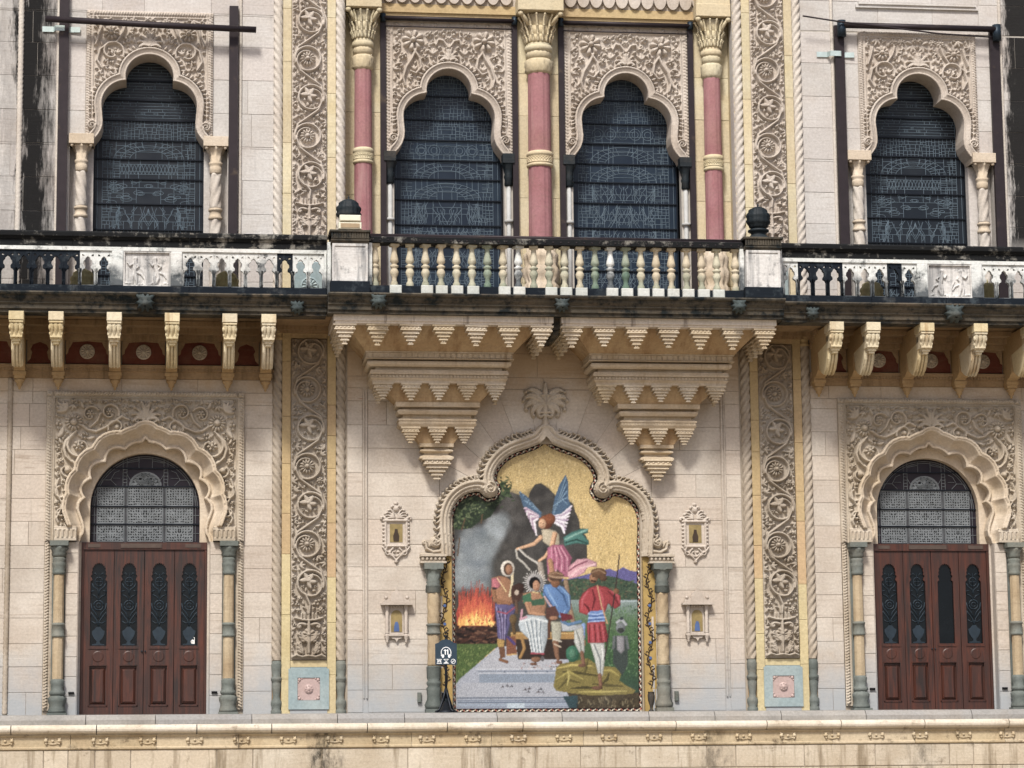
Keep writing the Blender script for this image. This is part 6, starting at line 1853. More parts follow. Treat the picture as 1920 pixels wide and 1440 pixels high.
def pineapple(cx, cy, z0, mat, root):
    b = MB().lathe(cx, cy, [(.24, z0), (.24, z0 + .04), (.17, z0 + .08), (.13, z0 + .12), (.15, z0 + .15), (.19, z0 + .17), (.19, z0 + .20), (.14, z0 + .22)], 20)
    b.build('foot', M[mat], root)
    prof = []
    n = 15
    for i in range(n + 1):
        t = i / n; a = t * pi
        prof.append((.215 * (sin(a * .96 + .10) ** .8) * (1 - .12 * t) + .004, z0 + .21 + .42 * (1 - cos(a)) / 2))
    prof.append((.02, z0 + .66)); prof.append((.004, z0 + .70))
    MB().lathe(cx, cy, prof, 36, mod=lambda th, i, z: 1 + .16 * (cos(7 * th + i * 1.1) * cos(7 * th - i * 1.1)) * (1 if 1 < i < n else 0)).build('fruit', M[mat], root)
for s, nm in ((-1, 'left'), (1, 'right')):
    cx = s * 3.70
    root = thing('pier', '%s square pier of the middle balustrade with fluted dark cap' % nm, 'pier', (cx, -1.6, 7.29), 'balustrade piers')
    MB().box(cx - .345, cx + .345, -1.95, -1.30, 7.29, 7.49, .01).build('base', M['parapet_dark'], root)
    b = MB().box(cx - .31, cx + .31, -1.90, -1.32, 7.49, 8.17, .006)
    b.plate([(cx - .31, 7.495), (cx + .31, 7.495), (cx + .31, 8.165), (cx - .31, 8.165)], [[(cx - .27, 7.54), (cx + .27, 7.54), (cx + .27, 8.12), (cx - .27, 8.12)]], -1.918, -1.899)
    b.build('body', M['relief'], root)
    MB().profx([(-1.30, 8.17), (-1.92, 8.17), (-1.93, 8.20), (-1.95, 8.21), (-1.95, 8.235), (-1.90, 8.24)], cx - .335, cx + .335).box(cx - .33, cx + .33, -1.93, -1.28, 8.24, 8.25).box(cx - .36, cx + .36, -1.98, -1.26, 8.36, 8.40, .006).build('cap', M['cornice'], root)
    fl = MB()
    for i in range(15): fl.box(cx - .33 + i * .045, cx - .33 + i * .045 + .03, -1.955, -1.30, 8.25, 8.36)
    fl.box(cx - .33, cx + .33, -1.935, -1.28, 8.25, 8.36).build('fluted_band', M['cornice'], root, kind=None)
    f = thing('pineapple_finial', 'dark stone pineapple finial on the %s balustrade pier%s' % (nm, ', behind a small lamp' if s < 0 else ''), 'finial', (cx, -1.58, 8.40), 'pineapple finials')
    pineapple(cx, -1.58, 8.40, 'dark', f)
    # small frame posts between pier and parapet
    MB().box(s * 4.02, s * 4.085, -1.75, -1.4, 7.29, 8.22, .01).build('side_post', M['parapet'], root)
lamp = thing('floodlight', 'small cream box floodlight on the left balustrade pier in front of the dark finial', 'lamp', (-3.70, -1.9, 8.40))
MB().box(-3.905, -3.50, -1.98, -1.78, 8.41, 8.535, .012).build('lower_housing', M['lampcase'], lamp)
MB().box(-3.87, -3.535, -1.99, -1.981, 8.435, 8.51).build('lamp_window', M['lampglass'], lamp)
MB().box(-3.885, -3.515, -2.0, -1.80, 8.55, 8.66, .012).box(-3.88, -3.52, -1.95, -1.8, 8.535, 8.55).build('upper_housing', M['lampcase'], lamp)

# lion-head spouts
def lion(cx, y, cz, sc, label):
    sc *= 1.15
    mb = MB(); n, m = 22, 16; vs = []
    for i in range(m + 1):
        ph = pi * i / m
        for k in range(n):
            th = 2 * pi * k / n
            x, yy, z = sin(ph) * cos(th), sin(ph) * sin(th), cos(ph)
            f = 1.0
            front = max(0, -yy)
            mz = (z + .28); g = math.exp(-((x / .42) ** 2 + (mz / .38) ** 2))
            f += .55 * g * front
            for sx in (-1, 1):
                f -= .42 * math.exp(-(((x - sx * .33) / .14) ** 2 + ((z - .22) / .12) ** 2)) * front
                f += .3 * math.exp(-(((x - sx * .34) / .22) ** 2 + ((z - .45) / .13) ** 2)) * front
                f += .5 * math.exp(-(((x - sx * .66) / .16) ** 2 + ((z - .66) / .18) ** 2))
            f -= .5 * math.exp(-((x / .17) ** 2 + ((z + .52) / .13) ** 2)) * front
            r_ = math.hypot(x, z)
            f += .2 * cos(10 * math.atan2(z, x)) * (1 if r_ > .78 else 0)
            vs.append((x * f, yy * f * .95, z * f))
    fs = [(i * n + k, i * n + (k + 1) % n, (i + 1) * n + (k + 1) % n, (i + 1) * n + k) for i in range(m) for k in range(n)]
    mb.add([(cx + v[0] * sc, y + v[1] * sc, cz + v[2] * sc) for v in vs], fs, True)
    sc0 = sc
    root = thing('lion_head_spout', label, 'spout', (cx, y, cz), 'lion head spouts on the cornice')
    mb.build('lion_head', M['lion'], root)
    nn = 10; a = []
    MB().tube([(cx, y - .98 * sc, cz - .52 * sc), (cx, y - .72 * sc, cz - .50 * sc)], .16 * sc, 8).build('mouth_plug', M['black'], root)  # solid black plug, darkness of the open mouth painted as colour
for (x, y, z, s, l) in ((-7.25, -1.70, 7.10, .125, 'large lion head spout below the relief panel of the left parapet'), (-4.61, -1.68, 7.05, .095, 'small lion head spout left of the left balustrade pier'),
                        (-3.20, -1.88, 7.15, .115, 'lion head spout under the left end of the middle balustrade'), (.05, -1.88, 7.13, .105, 'lion head spout at the middle, above the gap of the corbels'),
                        (3.24, -1.88, 7.15, .11, 'lion head spout under the right end of the middle balustrade'), (4.63, -1.68, 7.07, .095, 'small lion head spout right of the right balustrade pier'),
                        (7.25, -1.70, 7.10, .135, 'large greenish lion head spout below the relief panel of the right parapet')):
    lion(x, y, z, s, l)

# finials standing on the balcony floor behind the arches
for (x, l) in ((-8.35, 'pale stone finial on the balcony floor behind the left parapet, outer one'), (-5.83, 'pale stone finial on the balcony floor behind the left parapet, inner one'), (5.95, 'pale stone finial on the balcony floor behind the right parapet, inner one'), (8.15, 'pale stone finial on the balcony floor behind the right parapet, outer one')):
    f = thing('stone_finial', l, 'finial', (x, -.9, 7.2), 'loose finials behind the parapets')
    pineapple(x, -.9, 7.2, 'potstone', f)
for s, nm in ((-1, 'left'), (1, 'right')):
    b = MB().box(s * 4.02, s * 4.60, -.08, -.013, 7.3, 8.2, .02); rosette(b, s * 4.31, -.08, 7.75, .16)
    tag(b.build('marble_slab', M['bluemarble']), 'pale marble slab with rosette at the foot of the upper %s pilaster' % nm, 'slab', 'upper marble slabs')

# ------------------------------------------------------------ pink columns of the balcony
def squash(mb):
    mb.v = [(p[0], p[1], 13.05 - (13.05 - p[2]) * .9) if 11.7 < p[2] < 13.05 else p for p in mb.v]
    return mb
def pink_column(cx, r, label):
    cy = YC - .17
    root = thing('pink_column', label, 'column', (cx, cy, 7.2), 'pink columns')
    b = MB().box(cx - r * 1.75, cx + r * 1.75, cy - r * 1.7, cy + .1, 7.2, 7.55)
    leaf = lambda th, i, z: 1 + .10 * cos(10 * th) * (1 if i % 3 else .2) + .03 * cos(20 * th + i)
    b.lathe(cx, cy, [(r * 1.5, 7.55), (r * 1.7, 7.66), (r * 1.35, 7.76), (r * 1.5, 7.88), (r * 1.2, 7.94), (r * 1.45, 8.05), (r * 1.55, 8.18), (r * 1.25, 8.26), (r * 1.4, 8.38), (r * 1.5, 8.46), (r * 1.15, 8.52), (r * 1.2, 8.58)], 40, mod=leaf)
    b.build('carved_base', M['arch'], root)
    oc = lambda th, i, z: 1 - .035 * (abs(((th * 8 / (2 * pi)) % 1) - .5) * 2 < .3)
    MB().lathe(cx, cy, [(r * 1.03, 8.58), (r, 10.14)], 32, mod=oc, smooth=False).lathe(cx, cy, [(r, 10.40), (r * .96, 11.96)], 32, mod=oc, smooth=False).build('shaft', M['pink'], root)
    bd = MB().lathe(cx, cy, [(r, 10.12), (r * 1.15, 10.135), (r * 1.17, 10.17), (r * 1.08, 10.18), (r * 1.08, 10.20), (r * 1.15, 10.205), (r * 1.1, 10.21), (r * 1.1, 10.33), (r * 1.16, 10.34), (r * 1.18, 10.37), (r * 1.1, 10.41), (r, 10.42)], 32)
    for k in range(14):
        t = pi + k * pi / 13
        for (a, c) in ((.028, 0), (-.028, 0), (0, .028), (0, -.028)):
            bd.ball((cx + r * 1.11 * cos(t + a / r), cy + r * 1.11 * sin(t + a / r), 10.27 + c), .013, 5)
    bd.build('flower_band', M['yellow'], root)
    # capital in three parts: leafy neck, torus, acanthus bell
    c1 = MB().lathe(cx, cy, [(r * .96, 11.78), (r * 1.12, 11.84), (r * 1.16, 11.95), (r * 1.14, 12.05), (r * 1.04, 12.09)], 48, mod=lambda th, i, z: 1 + (.07 * cos(12 * th + (i % 2) * pi) if 0 < i < 4 else 0) + (.05 * cos(24 * th) if 0 < i < 4 else 0))
    c1.lathe(cx, cy, [(r * 1.04, 12.09), (r * 1.12, 12.20), (r * 1.05, 12.26)], 40, mod=lambda th, i, z: 1 + .05 * cos(16 * th) * (i == 1)); squash(c1).build('leafy_neck', M['yellow'], root)
    squash(MB().lathe(cx, cy, [(r * 1.0, 12.25), (r * 1.2, 12.27), (r * 1.24, 12.32), (r * 1.2, 12.37), (r * 1.05, 12.39), (r * 1.12, 12.41), (r * 1.0, 12.43)], 32, mod=oc)).build('torus', M['yellow'], root)
    bell = MB()
    for (z0, z1, ra, rb, n, hh) in ((12.43, 12.60, 1.0, 1.12, 18, .022), (12.56, 12.78, 1.05, 1.22, 16, .03), (12.70, 13.02, 1.08, 1.38, 14, .035)):
        bell.lathe(cx, cy, [(r * ra, z0), (r * (ra * .7 + rb * .3), (z0 + z1) / 2), (r * rb * .96, z1)], 36)
        for k in range(n):
            t = 2 * pi * (k + (.5 if n == 16 else 0)) / n
            if sin(t) > .35: continue
            P = []
            for i in range(6):
                u = i / 5; rr = r * (ra + (rb - ra) * u) + hh * (1 if u < .8 else 1.9)
                P.append((cx + rr * cos(t), cy + rr * sin(t), z0 + (z1 - z0) * (u if u < .85 else .9)))
            bell.tube(P, [.016, .021, .024, .021, .02, .016], 6)
            bell.ball(P[-1], .024, 6)
    for a in (-1, 1): bell.ball((cx + a * r * 1.75, cy - r * 1.5, 13.0), .055, 10); bell.tube([(cx + a * r * 1.0, cy - r * 1.0, 12.78), (cx + a * r * 1.35, cy - r * 1.3, 12.92), (cx + a * r * 1.7, cy - r * 1.5, 13.02)], [.03, .035, .03], 6)
    squash(bell).build('acanthus_bell', M['yellow'], root)
    MB().box(cx - r * 2.0, cx + r * 2.0, cy - r * 1.85, .6, 13.05, 13.30, .01).box(cx - r * 1.95, cx + r * 1.95, cy - r * 1.75, .6, 13.30, 15.2).build('impost_block', M['yellow'], root)
pink_column(0, .215, 'middle pink octagonal column between the two balcony windows')
pink_column(-3.30, .165, 'left pink octagonal column of the balcony, beside the lamp pier')
pink_column(3.30, .165, 'right pink octagonal column of the balcony')

# ------------------------------------------------------------ steel uprights and pipes of the blinds
for s, nm in ((-1, 'left'), (1, 'right')):
    c = s * UC
    fr_ = thing('blind_frame', 'dark steel frame around the %s middle window' % nm, 'frame', (c, YC - .1, 7.2), 'dark steel blind frames of the middle windows')
    for q in (-1, 1):
        a, b = sorted((c + q * 1.185, c + q * 1.29)); MB().box(a, b, YC - .10, YC - .02, 7.2, 12.93).build('upright', M['pipe'], fr_)
        MB().tube([(c + q * 1.24, YC - .12, 12.88), (c + q * 1.24, YC - .12, 13.03)], .055, 8).build('pipe_joint', M['pipe2'], fr_)
    MB().tube([(c - 1.24, YC - .13, 12.95), (c + 1.24, YC - .13, 12.95)], .042, 8).build('top_pipe', M['pipe'], fr_)
    MB().tube([(c - 1.2, YC - .13, 12.79), (c + 1.2, YC - .13, 12.79)], .013, 6).build('wire', M['pipe'], fr_)
fr_ = thing('blind_frame', 'dark steel uprights and thick top pipe around the upper right window', 'frame', (CX, -.1, 7.2))
for (a, b) in ((5.61, 5.79), (8.64, 8.83)):
    MB().box(a, b, -.10, -.02, 7.2, 12.92).build('upright', M['pipe'], fr_)
    MB().tube([((a + b) / 2 + .03, -.16, 12.68), ((a + b) / 2 + .03, -.16, 12.99)], .085, 10).build('pipe_joint', M['pipe2'], fr_)
MB().tube([(5.72, -.18, 12.90), (8.75, -.18, 12.90)], .058, 10).build('top_pipe', M['pipe'], fr_)
fr_ = thing('blind_frame', 'dark steel uprights either side of the upper left window', 'frame', (-CX, -.1, 7.2))
MB().box(-8.865, -8.69, -.12, -.02, 7.2, 15.2).build('upright', M['pipe'], fr_)
MB().box(-5.785, -5.62, -.12, -.02, 7.2, 12.96).build('upright', M['pipe'], fr_)
o = MB().tube([(-9.11, -.28, 12.57), (-7.2, -.28, 12.51), (-5.30, -.28, 12.47)], .058, 10).build('loose_pipe', M['pipe']); tag(o, 'long dark steel pipe lying slightly tilted across the top of the upper left window', 'pipe')
o = MB().tube([(4.95, -.3, 13.02), (5.7, -.28, 12.93), (6.6, -.26, 12.86), (7.6, -.26, 12.76), (8.62, -.26, 12.72)], .016, 6).build('sagging_cable', M['pipe']); tag(o, 'thin dark cable sagging along the top pipe of the upper right window', 'cable')
for (x0, x1, z, l) in ((-9.17, -8.49, 12.45, 'galvanised strap clamping the outer steel upright of the upper left window'), (5.27, 5.99, 12.36, 'galvanised strap clamping the inner steel upright of the upper right window')):
    k = (x0 + x1) / 2; P = [(x0, -.03), (x0 + .2, -.03), (x0 + .24, -.13), (x1 - .28, -.13), (x1 - .2, -.03), (x1, -.05)]
    mb = MB()
    for a, b in zip(P[:-1], P[1:]):
        mb.add([(a[0], a[1], z - .05), (b[0], b[1], z - .05), (b[0], b[1], z + .05), (a[0], a[1], z + .05), (a[0], a[1] + .012, z - .05), (b[0], b[1] + .012, z - .05), (b[0], b[1] + .012, z + .05), (a[0], a[1] + .012, z + .05)], [(0, 1, 2, 3), (7, 6, 5, 4), (3, 2, 6, 7), (0, 4, 5, 1)])
    tag(mb.build('strap_clamp', M['clamp']), l, 'clamp')
tag(MB().box(6.05, 8.45, -.05, .02, 13.30, 13.36).box(6.1, 8.4, -.08, .02, 13.36, 13.40).build('sill_moulding', M['wall_up']), 'thin stone sill moulding at the top above the upper right window', 'moulding')

for s, nm in ((-1, 'left'), (1, 'right')):
    tag(MB().box(s * 3.60, s * 5.02, -.14, .4, 6.93, 7.03).box(s * 3.62, s * 5.0, -.09, .4, 6.88, 6.93).build('lintel_course', M['frieze']), 'brown stone course on top of the lower %s pilaster, under the balcony' % nm, 'lintel', 'lintel courses over the pilasters')

# ------------------------------------------------------------ the big mosaic: a flat picture laid in small stones
class Paint:
    def __init__(s, x0, x1, z0, z1, res):
        s.x = np.arange(x0, x1 + res / 2, res); s.z = np.arange(z0, z1 + res / 2, res); s.res = res; s.x0 = x0; s.z0 = z0
        s.X, s.Z = np.meshgrid(s.x, s.z); s.C = np.zeros(s.X.shape + (3,)); s.rs = np.random.RandomState(3)
    def w(s, P, m=0):
        a = np.array(P); i0 = max(0, int((a[:, 0].min() - m - s.x0) / s.res)); i1 = min(len(s.x), int((a[:, 0].max() + m - s.x0) / s.res) + 2)
        j0 = max(0, int((a[:, 1].min() - m - s.z0) / s.res)); j1 = min(len(s.z), int((a[:, 1].max() + m - s.z0) / s.res) + 2)
        return (slice(j0, j1), slice(i0, i1))
    def put(s, k, m, col, var=.08, f=1.0):
        c = np.array(lin(col)[:3]); n = (1 + var * s.rs.randn(*s.X[k].shape)) * f
        s.C[k] = np.where(m[..., None], np.clip(c * n[..., None], 0, 1), s.C[k])
    def poly(s, P, col, var=.08):
        k = s.w(P)
        if not s.X[k].size: return
        a = np.array(P); wd = np.ptp(a[:, 0]); f = 1.0
        if wd < 1.3 and var <= .08 and len(P) > 4:
            e, _, _ = nearest(P, s.X[k], s.Z[k])
            xc = a[:, 0].mean(); f = np.clip(1.12 - .42 * (s.X[k] - xc) / wd, .7, 1.35) * (1 - .38 * np.exp(-(e / .016) ** 2))
        s.put(k, inside(P, s.X[k], s.Z[k]), col, var, f)
    def line(s, P, wd, col, var=.08):
        n = len(P); W = list(wd) if hasattr(wd, '__len__') else [wd] * n
        for i in range(n - 1):
            a, b = np.array(P[i]), np.array(P[i + 1]); m = max(W[i], W[i + 1]); k = s.w([a, b], m)
            X, Z = s.X[k], s.Z[k]
            if not X.size: continue
            d = b - a; t = np.clip(((X - a[0]) * d[0] + (Z - a[1]) * d[1]) / (d @ d + 1e-12), 0, 1)
            ox, oz = X - a[0] - t * d[0], Z - a[1] - t * d[1]; ww = W[i] + (W[i + 1] - W[i]) * t + 1e-6; q = np.hypot(ox, oz) / ww
            f = np.clip(1.12 - .34 * q ** 2 - .26 * ox / ww + .12 * oz / ww, .5, 1.4) if m > .025 else 1.0
            s.put(k, q < 1, col, var, f)
    def ell(s, c, rx, rz, col, var=.08):
        k = s.w([(c[0] - rx, c[1] - rz), (c[0] + rx, c[1] + rz)])
        u, v = (s.X[k] - c[0]) / rx, (s.Z[k] - c[1]) / rz; f = np.clip(1.12 - .3 * (u * u + v * v) - .22 * u + .16 * v, .5, 1.4) if rx > .05 else 1.0
        s.put(k, u * u + v * v < 1, col, var, f)
    def puff(s, c, r, col, al=.3):
        k = s.w([(c[0] - r, c[1] - r), (c[0] + r, c[1] + r)]); d = np.hypot(s.X[k] - c[0], s.Z[k] - c[1]) / r
        a = (al * np.clip(1 - d * d, 0, 1) ** 1.3)[..., None]; s.C[k] = s.C[k] * (1 - a) + np.array(lin(col)[:3]) * a
PX = .00973
def pw(px, py): return ((px - 1022.5) * PX, 4.735 - (py - 850) * .00968)
def A4(*p): return [pw(830 + x / 4.923, 820 + y / 4.923) for x, y in p]
def A5(*p): return [pw(830 + x / 4.8, 1050 + y / 4.8) for x, y in p]
pt = Paint(-1.80, 1.80, .0, 5.10, .0118)
R = random.Random(17)
S4, S5 = PX / 4.923, PX / 4.8
def gradband(P, cols, var=.07):
    """vertical blend inside a polygon"""
    k = pt.w(P); m = inside(P, pt.X[k], pt.Z[k]); z = pt.Z[k]; a = min(p[1] for p in P); b = max(p[1] for p in P)
    t = np.clip((b - z) / (b - a), 0, .9999) * (len(cols) - 1); L = np.array([lin(c)[:3] for c in cols])
    i = t.astype(int); f = (t - i)[..., None]; c = L[i] * (1 - f) + L[i + 1] * f
    n = 1 + var * pt.rs.randn(*z.shape)
    pt.C[k] = np.where(m[..., None], np.clip(c * n[..., None], 0, 1), pt.C[k])
# golden sky
gradband([(-2, -1), (2, -1), (2, 6), (-2, 6)], ['#c4b27c', '#cdb67a', '#d4bc7e', '#cfb578', '#cfb682'], .14)
for _ in range(900):
    x, z = R.uniform(-1.8, 1.8), R.uniform(1.9, 5.1); pt.line([(x, z), (x + R.uniform(-.01, .01), z + .05)], .008, R.choice(['#bda768', '#e0cd98', '#b8a268']), .1)
# hills, trees, meadow on the right
pt.poly(A5((930, 215), (1010, 160), (1100, 185), (1460, 95), (1500, 85), (1560, 110), (1620, 70), (1690, 105), (1760, 110), (1760, 420), (930, 420)), '#6c68a0', .12)
pt.poly(A5((930, 250), (1100, 190), (1200, 170), (1330, 180), (1480, 150), (1560, 165), (1640, 190), (1700, 200), (1760, 230), (1760, 600), (930, 600)), '#4d6250', .2)
for _ in range(260):
    x, y = R.uniform(1080, 1740), R.uniform(190, 370); pt.ell(A5((x, y))[0], R.uniform(4, 16) * S5, R.uniform(4, 12) * S5, R.choice(['#3c5344', '#62785c', '#54694f', '#6e6a55']), .1)
gradband(A5((930, 365), (1760, 365), (1760, 1400), (930, 1400)), ['#8fa0a0', '#62805a', '#4e7048', '#47664a', '#3e5a4c', '#4c5a55'], .12)
pt.line(A5((1560, 380), (1760, 378)), 8 * S5, '#a9b9bd')
for _ in range(500):
    x, y = R.uniform(1450, 1740), R.uniform(420, 1050); pt.line(A5((x, y), (x + 8, y + R.uniform(-16, 16))), 3 * S5, R.choice(['#5d8255', '#3f6146', '#72936a']), .1)
# dark smoke cloud
sm = A4((95, 560), (500, 500), (640, 515), (700, 535), (790, 560), (810, 500), (850, 440), (910, 425), (960, 460), (1035, 530), (1060, 590), (1150, 590), (1200, 610), (1225, 690), (1260, 770), (1265, 840), (1330, 930), (1330, 1130), (1250, 1180), (1100, 1300), (95, 1450))
pt.poly(sm, '#54524f', .07)
for _ in range(420):
    x, y = R.uniform(420, 1260), R.uniform(480, 1200); p = A4((x, y))[0]
    if inside(sm, np.array([p[0]]), np.array([p[1]]))[0]: pt.puff(p, R.uniform(20, 80) * S4, R.choice(['#3c3b3b', '#6a6866', '#444443', '#74716e', '#52504f']), .35)
pt.poly(A5((105, 0), (950, 0), (1100, 260), (1100, 800), (105, 800)), '#55534f', .08)
# pale drifting smoke
for t in np.linspace(0, 1, 260):
    x = 520 - 400 * t + R.uniform(-1, 1) * (60 + 130 * t); y = 760 + 620 * t + R.uniform(-40, 40)
    pt.puff(A4((x, y))[0], R.uniform(25, 95) * S4, R.choice(['#aab4ba', '#8f999e', '#b8c2c6', '#7b8385', '#6a7072']), .3)
for _ in range(90): pt.puff(A4((R.uniform(150, 420), R.uniform(880, 1400)))[0], R.uniform(40, 110) * S4, R.choice(['#b0b9bc', '#8b9599', '#7f8a94', '#6f7a80']), .3)
# foliage top left
pt.poly(A4((90, 640), (130, 590), (240, 540), (360, 520), (500, 520), (540, 560), (500, 640), (440, 740), (330, 790), (250, 850), (95, 860)), '#3a4a38', .2)
for _ in range(620):
    x, y = R.uniform(95, 540), R.uniform(520, 850)
    if x > 200 + (850 - y) * 1.1 and y > 620: continue
    a = R.uniform(0, 2 * pi); L = R.uniform(14, 34)
    pt.line(A4((x, y), (x + L * .5 * cos(a), y + L * .5 * sin(a)), (x + L * cos(a), y + L * sin(a))), [2 * S4, 7 * S4, 2 * S4], R.choice(['#2f4030', '#566a47', '#6d7c56', '#435639', '#7c8865', '#33402f']), .08)
for _ in range(110):
    x, y = R.gauss(560, 34), R.gauss(480, 50); a = R.uniform(-.6, 1.5); L = R.uniform(20, 42)
    pt.line(A4((x, y), (x + L * .5 * cos(a), y + L * .5 * sin(a)), (x + L * cos(a), y + L * sin(a))), [2 * S4, 7 * S4, 2 * S4], R.choice(['#2f4030', '#4b6040', '#3b4d36', '#5f7350']), .08)
for q in ((170, 860, 200, 760), (130, 1100, 150, 940), (350, 800, 360, 720)): pt.line(A4((q[0], q[1]), (q[2], q[3])), 6 * S4, '#6e5a43')
# fire and pyre
pt.poly(A5((105, 520), (480, 520), (490, 640), (470, 760), (330, 800), (105, 800)), '#4a3630', .2)
for _ in range(90):
    x, y = R.uniform(120, 470), R.uniform(560, 770); a = R.uniform(-.6, .6); L = R.uniform(30, 90)
    pt.line(A5((x - L / 2, y - L / 2 * a), (x + L / 2, y + L / 2 * a)), R.uniform(5, 10) * S5, R.choice(['#3a2822', '#6b4a3a', '#57392d', '#2b2020', '#7d5c48']), .1)
for row, cols in ((560, ['#8c3f2e', '#b4482f', '#c75a35']), (560, ['#cf5e33', '#d8703a', '#c14c30']), (570, ['#e0863f', '#d97238']), (575, ['#e8ac4c', '#e59442']), (580, ['#f0cf62', '#edbd58'])):
    pass
for lev, (top, cols, wd) in enumerate(((205, ['#9a463a', '#a8503c', '#b65840'], 15), (270, ['#c8553a', '#cc603a', '#b84a35'], 15), (350, ['#d97b40', '#d2693a'], 13), (420, ['#e69c48', '#e08a42'], 12), (470, ['#eec25a', '#e9ae50', '#f3d878'], 10))):
    for _ in range(46):
        x = R.uniform(130, 440); h_ = abs(x - 290) / 170 * 90; y1 = 585; y0 = top + h_ + R.uniform(-30, 70)
        pt.line(A5((x, y1), (x + R.uniform(-16, 16), (y0 + y1) / 2), (x + R.uniform(-14, 20), y0)), [wd * S5, wd * .7 * S5, 1.5 * S5], R.choice(cols), .08)
for _ in range(14): pt.ell(A5((R.uniform(200, 420), R.uniform(535, 600)))[0], 6 * S5, 8 * S5, R.choice(['#3a201c', '#c9452f']), .1)
# grass left, marble steps
pt.poly(A5((105, 760), (500, 760), (380, 860), (105, 1110)), '#5d7440', .14)
for _ in range(160):
    x, y = R.uniform(110, 420), R.uniform(780, 1050); pt.line(A5((x, y), (x + 5, y - 14)), 3 * S5, R.choice(['#7c8f4f', '#4e6538', '#8b9a5c']), .1)
pt.poly(A5((480, 785), (1010, 785), (1100, 860), (1250, 1400), (105, 1400), (105, 1110), (150, 1060)), '#a9afba', .04)
pt.poly(A5((480, 785), (1040, 785), (1080, 985), (280, 985)), '#b3b6bd', .04)
pt.line(A5((280, 985), (1010, 985)), 5 * S5, '#cfd4da'); pt.line(A5((310, 1005), (1000, 1005)), 7 * S5, '#8b95a3'); pt.line(A5((310, 1020), (1000, 1020)), 4 * S5, '#c3cad3')
pt.poly(A5((310, 1030), (990, 1030), (985, 1105), (310, 1105)), '#8f9cab', .04)
pt.poly(A5((160, 1105), (1000, 1105), (1040, 1230), (110, 1230)), '#aeb2ba', .04)
for y, c, w_ in ((1238, '#6e7b8b', 5), (1262, '#8492a3', 8), (1280, '#6f7f92', 4), (1300, '#9aa8b8', 9), (1322, '#8793a4', 6)): pt.line(A5((115, y), (1110, y)), w_ * S5, c, .05)
for q in (540, 730, 920, 480, 700, 950): pt.ell(A5((q, 1008 if q in (540, 730, 920) else 1280))[0], 9 * S5, 9 * S5, '#6f7c8d')
pt.poly(A5((555, 1285), (715, 1285), (715, 1340), (555, 1340)), '#b9c6cf', .04)
for (x, y) in ((520, 1140), (560, 1130), (600, 1135), (720, 1165), (760, 1155), (750, 1185), (840, 1185), (860, 1160), (880, 1190)):
    pt.line(A5((x - 14, y + 8), (x, y), (x + 14, y + 5)), 3.5 * S5, R.choice(['#3d3f45', '#5a4a44', '#6b6a70'])); pt.line(A5((x, y - 12), (x + 6, y + 10)), 3 * S5, '#4b4b52')
for _ in range(40):
    x, y = R.uniform(690, 1010), R.uniform(925, 985); pt.ell(A5((x, y))[0], R.uniform(3, 9) * S5, R.uniform(3, 7) * S5, R.choice(['#5d5450', '#c9b5ad', '#6b6460', '#9f8f88', '#b08a88']), .1)
# yellow cloth over rock
pt.poly(A5((1100, 1200), (1170, 1180), (1700, 1200), (1760, 1200), (1760, 1400), (1190, 1400)), '#574d3a', .2)
pt.poly(A5((1060, 1230), (1190, 1220), (1200, 1345), (1120, 1345)), '#3f5a60', .1)
cl = A5((1000, 975), (1040, 940), (1150, 920), (1290, 890), (1360, 940), (1430, 960), (1530, 970), (1590, 1030), (1570, 1090), (1640, 1140), (1720, 1180), (1690, 1210), (1480, 1220), (1290, 1220), (1130, 1200), (1000, 1180), (975, 1140), (990, 1060))
pt.poly(cl, '#8c8144', .1)
for (a, b, c, col) in (((1010, 980), (1150, 950), (1330, 960), '#b9ab5c'), ((1060, 1010), (1200, 1020), (1400, 1050), '#5b5430'), ((1400, 1000), (1500, 1000), (1570, 1050), '#a89c52'), ((1000, 1080), (1120, 1010), (1250, 1080), '#a59a50'),
                       ((1020, 1160), (1100, 1080), (1220, 1110), '#6a6235'), ((1200, 1190), (1400, 1190), (1640, 1185), '#b2a65c'), ((1330, 1120), (1450, 1130), (1600, 1140), '#655d33'), ((1100, 1130), (1120, 1050), (1105, 990), '#b5aa62'), ((1480, 1020), (1460, 1080), (1400, 1130), '#5b5430'), ((1290, 900), (1270, 980), (1250, 1040), '#6b6337'), ((1130, 1160), (1260, 1150), (1380, 1160), '#565030')):
    pt.line(A5(a, b, c), [5 * S5, 13 * S5, 4 * S5], col, .06)
for _ in range(50):
    x, y = R.uniform(1180, 1740), R.uniform(1225, 1340); pt.line(A5((x, y), (x + R.uniform(-20, 20), y + 30)), 5 * S5, R.choice(['#7a6e55', '#3c362b', '#8a8066']), .1)
# pale monkey-like carved figure at the far right kept as a simple seated shape
pt.poly(A5((1545, 690), (1630, 690), (1655, 800), (1650, 950), (1600, 1050), (1520, 940), (1520, 800)), '#4b5753', .1)
pt.poly(A5((1550, 690), (1625, 690), (1620, 820), (1590, 850), (1555, 820)), '#8f8f93', .06)
pt.ell(A5((1590, 620))[0], 42 * S5, 50 * S5, '#7d8488'); pt.ell(A5((1590, 640))[0], 30 * S5, 24 * S5, '#3d4442'); pt.line(A5((1560, 570), (1600, 540), (1640, 590)), 13 * S5, '#a5abb0'); pt.ell(A5((1600, 535))[0], 18 * S5, 14 * S5, '#39464c')
pt.line(A5((1530, 700), (1520, 800)), 12 * S5, '#6f7677'); pt.line(A5((1640, 700), (1655, 800)), 12 * S5, '#6f7677')
SK, SKS, SKL = '#b98d68', '#8f6546', '#d2ab86'
